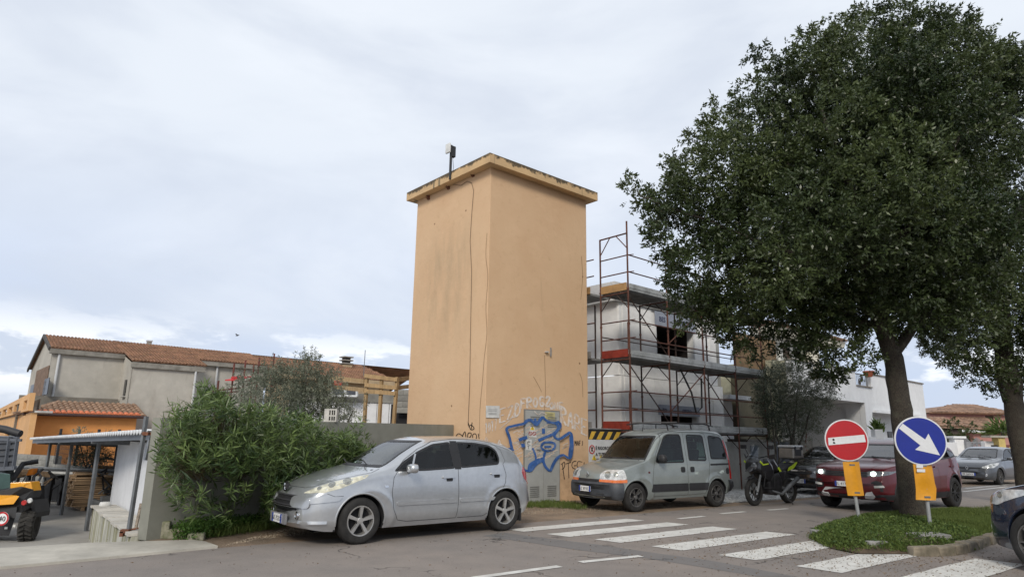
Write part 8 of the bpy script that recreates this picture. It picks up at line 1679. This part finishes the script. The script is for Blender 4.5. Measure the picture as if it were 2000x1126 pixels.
while len(C) < N_:
    r_ = rnd.random()
    if r_ < .75: x, y = rnd.uniform(4.5, 10), rnd.uniform(9.8, 16)
    else: x, y = rnd.uniform(8, 24), rnd.uniform(11, 28)
    if not inpoly(x, y, ISP): continue
    d = edgedist(x, y)
    near = y < 10.9 and x > 5.6
    if math.sin(x*2.3+math.sin(y*3.1))*math.sin(y*2.9+x)+rnd.uniform(-.5, .5) < -.42: continue
    if near and rnd.random() < .45: continue
    C.append((x, y, ihz(x, y)-.01))
C = np.array(C); hr = np.where(np.hypot(C[:, 0]-6.2, C[:, 1]-11.2) < 2.0, .6, 1.0); tufts('grass', C, 8, .085, .009, GRASS, 'green grass covering the traffic island round the tree and sign posts', 'grass', spread=.035, hr=hr)
# broad leaved weeds and fallen leaves on the near end
n = 9000; P = []
while len(P) < n:
    x, y = rnd.uniform(4.6, 7.6), rnd.uniform(9.8, 13.2)
    if inpoly(x, y, ISP): P.append((x, y, ihz(x, y)+rnd.uniform(0, .06)))
P = np.array(P); V, F_, T = leaves(P, unit(n)+np.array([0, 0, .5]), rng.uniform(.03, .06, n), rng.uniform(.018, .03, n), rng.random(n), .1); npmesh('clover_weeds', V, F_, leafmat('clover_leaves', (.04, .075, .018), (.13, .18, .045), .6, .25, .25), None, T, kind='stuff', label='low broad-leaved weeds at the near tip of the island', cat='weeds')
# kerb stones
kr = empty('kerb', (7.0, 10.9, 0), label='row of uneven weathered kerb stones on the near right edge of the island', cat='kerb'); KS = M('kerb_stone', (.20, .17, .125), .95, .2, 5, bump=.6, bscale=25, rand=.2, stain=[((.08, .075, .05), 4, (1, 1, 1), .5, .7, .6)])
path = [g(1783, 1086), g(1860, 1087), g(1905, 1076), g(1967, 1053)]; path.append(path[-1]+R1*9); ac = [0]
for i in range(len(path)-1): ac.append(ac[-1]+(path[i+1]-path[i]).length)
def along(s):
    for i in range(len(path)-1):
        if s <= ac[i+1]: return path[i].lerp(path[i+1], (s-ac[i])/(ac[i+1]-ac[i]))
    return path[-1]
s = 0.0
while s < ac[-1]-.4:
    Ls = rnd.uniform(.33, .48); a, b = along(s+.012), along(s+Ls-.012); d = (b-a).normalized(); c = (a+b)/2+Vector((-d.y, d.x, 0))*(.08+rnd.uniform(-.015, .015))+UP*(.06+rnd.uniform(-.012, .008)); q = MB(); q.box((0, 0, 0), ((b-a).length, .17, .15)); q.v = [(x+rnd.uniform(-.012, .012), y+rnd.uniform(-.012, .012), z+rnd.uniform(-.012, .012)) for x, y, z in q.v]
    o = q.build('kerb_stone', KS, kr, bevel=.022, local=True); o.location = c-off(kr); o.rotation_euler = (0, rnd.uniform(-.03, .03), math.atan2(d.y, d.x)); s += Ls
for (x, y, w, d_, lb) in ((1817, 1060, .55, .30, 'flat grey concrete slab sunk in the island grass'), (1600, 1041, .24, .16, 'mossy end stone at the island tip'), (1713, 1068, .32, .10, 'thin broken slab at the island edge near the crossing')):
    p = g(x, y, .06); q = MB(); q.box((0, 0, 0), (w, d_, .10)); q.v = [(a+rnd.uniform(-.01, .01), b+rnd.uniform(-.01, .01), c+rnd.uniform(-.008, .008)) for a, b, c in q.v]; o = q.build('stone_slab', M('slab_grey', (.27, .265, .25), .9, .15, 6, bump=.5), bevel=.015); o.location = (p.x, p.y, ihz(p.x, p.y)+.0 if inpoly(p.x, p.y, ISP) else .055); o.rotation_euler = (0, .03, .3); tag(o, lb, 'stone')
# litter: dry leaves and twigs on road and crossing, pebbles on the dirt
DRY = leafmat('dry_leaves', (.06, .035, .018), (.22, .15, .08), .8, .1, .2)
n = 4200; P = []
while len(P) < n:
    r_ = rnd.random(); x, y = (rnd.gauss(5.0, 1.5), rnd.gauss(9.8, 1.1)) if r_ < .8 else (rnd.uniform(-6, 9), rnd.uniform(7.2, 13))
    if inpoly(x, y, ISP) and rnd.random() < .6: continue
    P.append((x, y, .012 if not inpoly(x, y, ISP) else ihz(x, y)+.02))
P = np.array(P); D = unit(n); D[:, 2] = np.abs(D[:, 2])*.12; V, F_, T = leaves(P, D, rng.uniform(.012, .042, n), rng.uniform(.004, .013, n), rng.random(n), -.1); npmesh('dry_leaves', V, F_, DRY, None, T, kind='stuff', label='dry brown leaves and twigs scattered over the crossing and road', cat='leaf litter')
def pebbles(name, C, r0, r1, mat, label):
    oct_ = np.array([(1, 0, 0), (0, 1, 0), (-1, 0, 0), (0, -1, 0), (0, 0, 1), (0, 0, -1)], float); fc = np.array([(0, 1, 4), (1, 2, 4), (2, 3, 4), (3, 0, 4), (1, 0, 5), (2, 1, 5), (3, 2, 5), (0, 3, 5)])
    n = len(C); s = rng.uniform(r0, r1, (n, 1, 1))*rng.uniform(.6, 1.3, (n, 6, 1)); V = C[:, None, :]+oct_[None]*s*np.array([1, 1, .6]); F_ = fc[None]+np.arange(n)[:, None, None]*6; npmesh(name, V.reshape(-1, 3), F_.reshape(-1, 3), mat, None, nside=3, kind='stuff', label=label, cat='pebbles')
C = scatter([(430, 1066), (560, 1045), (1000, 1005), (1180, 998), (1420, 982), (1400, 975), (1150, 985), (980, 995), (700, 1000), (520, 1040)], 5000, .004); pebbles('pebbles', C, .004, .018, M('pebble_tan', (.33, .27, .20), .9, .3, 3), 'small tan pebbles on the dirt verge under the parked cars')
C = scatter([(1405, 982), (1600, 968), (1600, 955), (1420, 958)], 5000, .016); pebbles('white_pebbles', C, .012, .035, M('pebble_white', (.62, .62, .60), .85, .15, 3), 'white gravel stones in front of the low concrete wall')
# ============================================================ road signs
POLE = M('sign_pole', (.36, .37, .37), .5, .1, 4, metal=.4); YP = M('yellow_panel', (.66, .29, .008), .45, .06, 3, coat=.2, stain=[((.5, .25, .02), 6, (1, 1, 1), .6, .75, .5)]); SW = M('sign_white_face', (.66, .67, .68), .4, .03)
def sign(base_px, top_px, disc_px, rad_px, label, red=True, panel=()):
    b = g(*base_px, IZ); Y = b.y; t = at(*top_px, Y); c = at(*disc_px, Y-.06); R_ = rad_px/F*dep(c)*1.01
    r = empty('road_sign', b, label=label, cat='road sign'); toc = Vector((-c.x, -c.y, 0)).normalized(); nrm = (Vector((0, -1, 0))*.62+toc*.38).normalized(); up_ = ((t-b).normalized()); xax = up_.cross(nrm).normalized()*1; up_ = nrm.cross(xax).normalized(); xax = -xax if xax.x < 0 else xax
    d = (t-b).normalized(); MB().tube([b-d*.15, t+d*.05], .032, 12).build('pole', POLE, r, smooth=True)
    m = MB(); m.lathe([(0, .012), (R_*.985, .012), (R_, .008), (R_, -.012), (0, -.014)], c, nrm, 56); m.build('disc', SW, r)
    m = MB(); m.lathe([(0, .016), (R_*.945, .016), (R_*.945, .0125)], c, nrm, 56); f_ = m.build('disc_face', M('sign_red_face', (.42, .006, .012), .35, .03) if red else M('sign_blue_face', (.004, .018, .24), .35, .03), r)
    m = MB(); m.lathe([(R_*.9, -.02), (R_, -.014), (R_, -.03), (R_*.9, -.03)], c, nrm, 40); m.build('rim', STEEL, r)
    def P(u, v, o=.019): return c+xax*u*R_+up_*v*R_+nrm*o
    if red:
        MB().prism([P(-.86, -.19), P(.86, -.13), P(.84, .22), P(-.84, .16)], nrm*.002).build('white_bar', SW, f_)
        m = MB(); m.prism([P(-.66, -.12, .023), P(-.54, -.14, .023), P(-.56, -.06, .023), P(-.62, -.03, .023)], nrm*.001); m.lathe([(0, 0), (.055*R_, 0)], P(-.60, .06, .0235), nrm, 10); m.build('small_sticker', INKB, f_)
    else:
        A = np.array([-.70, .60]); B = np.array([.66, -.58]); dd = (B-A)/np.hypot(*(B-A)); pp_ = np.array([-dd[1], dd[0]]); H = A+dd*1.02
        q = [A+pp_*.13, H+pp_*.16, H+pp_*.44-dd*.05, B, H-pp_*.44-dd*.05, H-pp_*.16, A-pp_*.13]; MB().prism([P(*v) for v in q], nrm*.002).build('white_arrow', SW, f_)
    # wrapped yellow plate
    V = []; rows = len(panel); n = 12
    for (xl, yl, xr, yr, bul) in panel:
        a = at(xl, yl, Y-.02); e = at(xr, yr, Y-.02)
        for i in range(n+1): s_ = i/n; V.append(a.lerp(e, s_)-Vector((0, 1, 0))*(bul*math.sin(math.pi*s_)))
    Fq = [(j*(n+1)+i, j*(n+1)+i+1, (j+1)*(n+1)+i+1, (j+1)*(n+1)+i) for j in range(rows-1) for i in range(n)]; m = MB().add(V, Fq); m.add([v+Vector((0, .006, 0)) for v in V], [f[::-1] for f in Fq]); o = m.build('yellow_plate', YP, r, smooth=True)
    for k in (0, rows-1): xl, yl, xr, yr, _b = panel[k]; a = at((xl+xr)/2, (yl+yr)/2+(6 if k == 0 else -6), Y-.02); MB().box(a, (.10, .10, .03)).build('clamp', STEEL, r)
    return r, o, Y
s1r, _, _ = sign((1678, 1014), (1651, 850), (1653, 859), 39.5, 'round red no entry sign with white bar on a leaning post with yellow plate', True, ((1646, 901, 1678, 901, .05), (1649, 925, 1681, 925, .05), (1653, 950, 1685, 950, .05), (1656, 967, 1688, 967, .05)))
s2r, yp2, Y2 = sign((1817, 1028), (1796, 850), (1797.5, 860), 46, 'round blue sign with white arrow pointing down right, bent yellow plate below', False, ((1783, 903, 1819, 903, .05), (1786, 925, 1823, 925, .05), (1788, 945, 1826, 943, .04), (1789, 955, 1829, 953, .01), (1789, 975, 1828, 976, .05)))
for (x0, y0, x1, y1) in ((1790, 906, 1803, 913), (1791, 915, 1807, 921)): MB().prism([at(x0, y1, Y2-.075), at(x1, y1+.5, Y2-.075), at(x1, y0+.5, Y2-.075), at(x0, y0, Y2-.075)], Vector((0, .003, 0))).build('sticker', SW, s2r)
# ============================================================ motorcycle
MY = g(1475, 987).y; mf = g(1474, 987); mr = g(1536, 983); md = Vector((mr.x-mf.x, mr.y-mf.y, 0)); md.normalize()
mo = empty('motorcycle', mf, rz=0, label='black touring motorcycle with neon yellow trim and silver top case', cat='motorcycle'); MD = R1.lerp(md, .35).normalized(); MS = Vector((MD.y, -MD.x, 0))  # towards camera side
wb = 1.45; r = .32
def mp_(x, z, s=0.0): return mf+MD*x+UP*z+MS*s-MS*.0
MBK = M('moto_black', (.015, .015, .017), .35, .1, 5, coat=.5); NEON = M('neon_yellow', (.55, .72, .03), .4, .05)
for x, rr_, w_ in ((0, .325, .11), (wb, .31, .16)):
    w = MB().lathe([(rr_*.72, -w_*.4), (rr_*.9, -w_*.5), (rr_, -w_*.2), (rr_, w_*.2), (rr_*.9, w_*.5), (rr_*.72, w_*.4), (rr_*.7, 0), (rr_*.72, -w_*.4)], mp_(x, rr_), MS, 32).build('wheel', RUBBER, mo, smooth=True)
    q = MB(); q.lathe([(rr_*.66, -.03), (rr_*.72, -.03), (rr_*.72, .03), (rr_*.66, .03), (rr_*.66, -.03)], mp_(x, rr_), MS, 28); q.lathe([(0, -.05), (.05, -.05), (.05, .05), (0, .05)], mp_(x, rr_), MS, 12)
    for k in range(9): a = 2*math.pi*k/9; e = MD*math.cos(a)+UP*math.sin(a); q.bar(mp_(x, rr_)+e*.04, mp_(x, rr_)+e*rr_*.68, .016, .012)
    q.build('rim', MBK, w); q = MB(); q.lathe([(.07, .075), (.14, .075), (.14, .08), (.07, .08)], mp_(x, rr_), MS, 24); q.build('brake_disc', CHROME if x == 0 else STEEL, w)
q = MB()
for s_ in (-.1, .1): q.tube([mp_(0, .325, s_), mp_(.18, .75, s_), mp_(.32, 1.08, s_*.9)], [.028, .028, .024], 8)
q.build('front_fork', STEEL, mo, smooth=True)
def blob(name, P, w, mat, bev=.03): q = MB(); q.prism([mp_(x, z, -w/2) for x, z in P], MS*w); return q.build(name, mat, mo, bevel=bev)
blob('front_mudguard', [(-.28, .62), (-.05, .70), (.25, .55), (.22, .50), (-.05, .64)], .13, MBK, .01)
blob('beak', [(-.22, .80), (.05, .95), (.2, 1.0), (.2, .82), (0, .80)], .16, MBK, .02)
blob('fairing', [(-.02, .82), (.0, 1.0), (.14, 1.12), (.38, 1.10), (.55, .95), (.62, .72), (.45, .55), (.25, .62), (.1, .78)], .42, MBK, .06)
blob('fuel_tank', [(.40, 1.0), (.50, 1.12), (.70, 1.10), (.88, .92), (.85, .78), (.5, .78)], .34, MBK, .07)
blob('engine', [(.42, .28), (.40, .70), (.85, .78), (1.0, .6), (.95, .3), (.7, .22)], .34, M('engine_dark', (.035, .035, .037), .45, .3, 9, metal=.4), .05)
blob('seat', [(.82, .86), (.98, .83), (1.15, .88), (1.25, .95), (1.6, 1.0), (1.6, .94), (1.2, .83), (.95, .76)], .30, SEAT, .03)
blob('tail', [(1.1, .78), (1.3, .88), (1.68, .96), (1.72, .92), (1.4, .78)], .22, MBK, .02)
blob('side_panel', [(.86, .78), (1.15, .82), (1.1, .6), (.92, .58)], .34, MBK, .03)
for s_ in (-1, 1):
    for P_ in ([(-.0, 1.02), (.12, .95), (.34, .97), (.34, 1.0), (.13, .98), (.02, 1.06)], [(.80, .88), (.90, .78), (.96, .80), (.88, .9)], [(1.25, .80), (1.52, .86), (1.70, 1.0), (1.66, 1.02), (1.45, .93), (1.3, .88)]):
        MB().prism([mp_(x, z, s_*.215 if x < .7 else s_*.155) for x, z in P_], MS*s_*.014).build('neon_trim', NEON, mo)
q = MB(); q.tube([mp_(.36, 1.14, -.40), mp_(.30, 1.16, -.2), mp_(.33, 1.12, 0), mp_(.30, 1.16, .2), mp_(.36, 1.14, .40)], .014, 7); q.build('handlebar', BLACK, mo, smooth=True)
for s_ in (-1, 1):
    MB().prism([mp_(.24, 1.10, s_*.30), mp_(.22, 1.20, s_*.34), mp_(.30, 1.22, s_*.44), mp_(.34, 1.10, s_*.42)], MD*.03).build('hand_guard', MBK, mo, bevel=.01)
    q = MB(); q.tube([mp_(.3, 1.16, s_*.28), mp_(.24, 1.34, s_*.34)], .008, 5); q.box(mp_(.24, 1.38, s_*.38), (.03, .16, .09), ax=MD); q.build('mirror', BLACK, mo)
q = MB(); V = [mp_(.02, 1.08, -.15), mp_(.02, 1.08, .15), mp_(.20, 1.42, .11), mp_(.20, 1.42, -.11), mp_(-.02, 1.10, 0), mp_(.16, 1.45, 0)]; q.add(V, [(0, 4, 5, 3), (4, 1, 2, 5)]); q.build('windshield', glass('moto_screen', (.75, .8, .82), 1.6), mo)
q = MB(); q.lathe([(0, .0), (.07, .0), (.085, -.03)], mp_(-.03, .92, .05), -MD, 16); q.build('headlamp', LENSDK, mo, smooth=True)
cs = blob('top_case', [(1.48, 1.10), (1.50, 1.36), (1.92, 1.38), (1.95, 1.12)], .42, M('case_silver', (.30, .28, .25), .4, .1, 5, metal=.6), .03)
MB().box(mp_(1.71, 1.405), (.46, .45, .05), ax=MD).build('case_lid', M('case_lid', (.68, .70, .70), .35, .05, 3, metal=.3), cs, bevel=.015)
for k in (-.12, .12): MB().box(mp_(1.71+k*1.2, 1.36, .222), (.05, .02, .09), ax=MD).build('case_latch', BLACK, cs)
MB().box(mp_(1.69, 1.25, .216), (.26, .012, .16), ax=MD).build('case_panel', BLACK, cs)
q = MB(); q.bar(mp_(1.35, 1.0, .1), mp_(1.6, 1.10, .1), .02); q.bar(mp_(1.35, 1.0, -.1), mp_(1.6, 1.10, -.1), .02); q.box(mp_(1.65, 1.09), (.4, .25, .02), ax=MD); q.build('luggage_rack', BLACK, mo)
q = MB(); q.bar(mp_(.95, .42, .1), mp_(wb, .31, .1), .05, .06); q.bar(mp_(.95, .42, -.1), mp_(wb, .31, -.1), .05, .06); q.build('swing_arm', STEEL, mo)
MB().tube([mp_(.5, .35, .14), mp_(.9, .25, .17), mp_(1.2, .42, .19), mp_(1.6, .62, .21)], [.03, .035, .05, .055], 10).build('exhaust', STEEL, mo, smooth=True)
MB().bar(mp_(.95, .35, .12), mp_(1.15, .01, .30), .022).build('side_stand', BLACK, mo)
MB().tube([mp_(.2, .45, .15), mp_(.22, .8, .22), mp_(.5, .85, .24), mp_(.55, .4, .22), mp_(.2, .42, .16)], .013, 6).build('crash_bar', BLACK, mo, smooth=True)
# ============================================================ vehicles in place
PE = make_peugeot(); place_car(PE, g(697, 1062), 38.5, .86, 1.75)
KA = make_kangoo(); place_car(KA, g(1239, 999), 33.5, .70, 1.66)
EV = make_evoque(); place_car(EV, g(1630, 991)+Vector((math.sin(RA), -math.cos(RA), 0))*1.42+R1*.32, 36, .87, 1.9)
GC = make_hatch('grey hatchback with diamond badge parked by the iron gate at far right', M('grey_metal_paint', (.115, .12, .13), .3, .05, 2, metal=.6, coat=.9)); place_car(GC, g(1953, 947), 37, .8, 1.73)
BC = make_hatch('black hatchback with chrome grille bar, parked behind the motorcycle', M('black_paint', (.012, .012, .014), .18, .05, 2, coat=1.0), L_=4.2, W_=1.76, lens=LENS, badge=False, platetxt='DW 603ZP'); place_car(BC, g(1640, 968), 35, .83, 1.76)
BL_ = make_hatch('dark blue car cut off by the right edge beside the island', M('dark_blue_paint', (.012, .022, .05), .18, .05, 2, metal=.3, coat=1.0), L_=4.35, W_=1.82, lens=LENS, platetxt='GA 118RT'); BL_.scale = (1.14, 1.14, 1.14)
place_car(BL_, g(2035, 1116), -78, .83, 1.82)
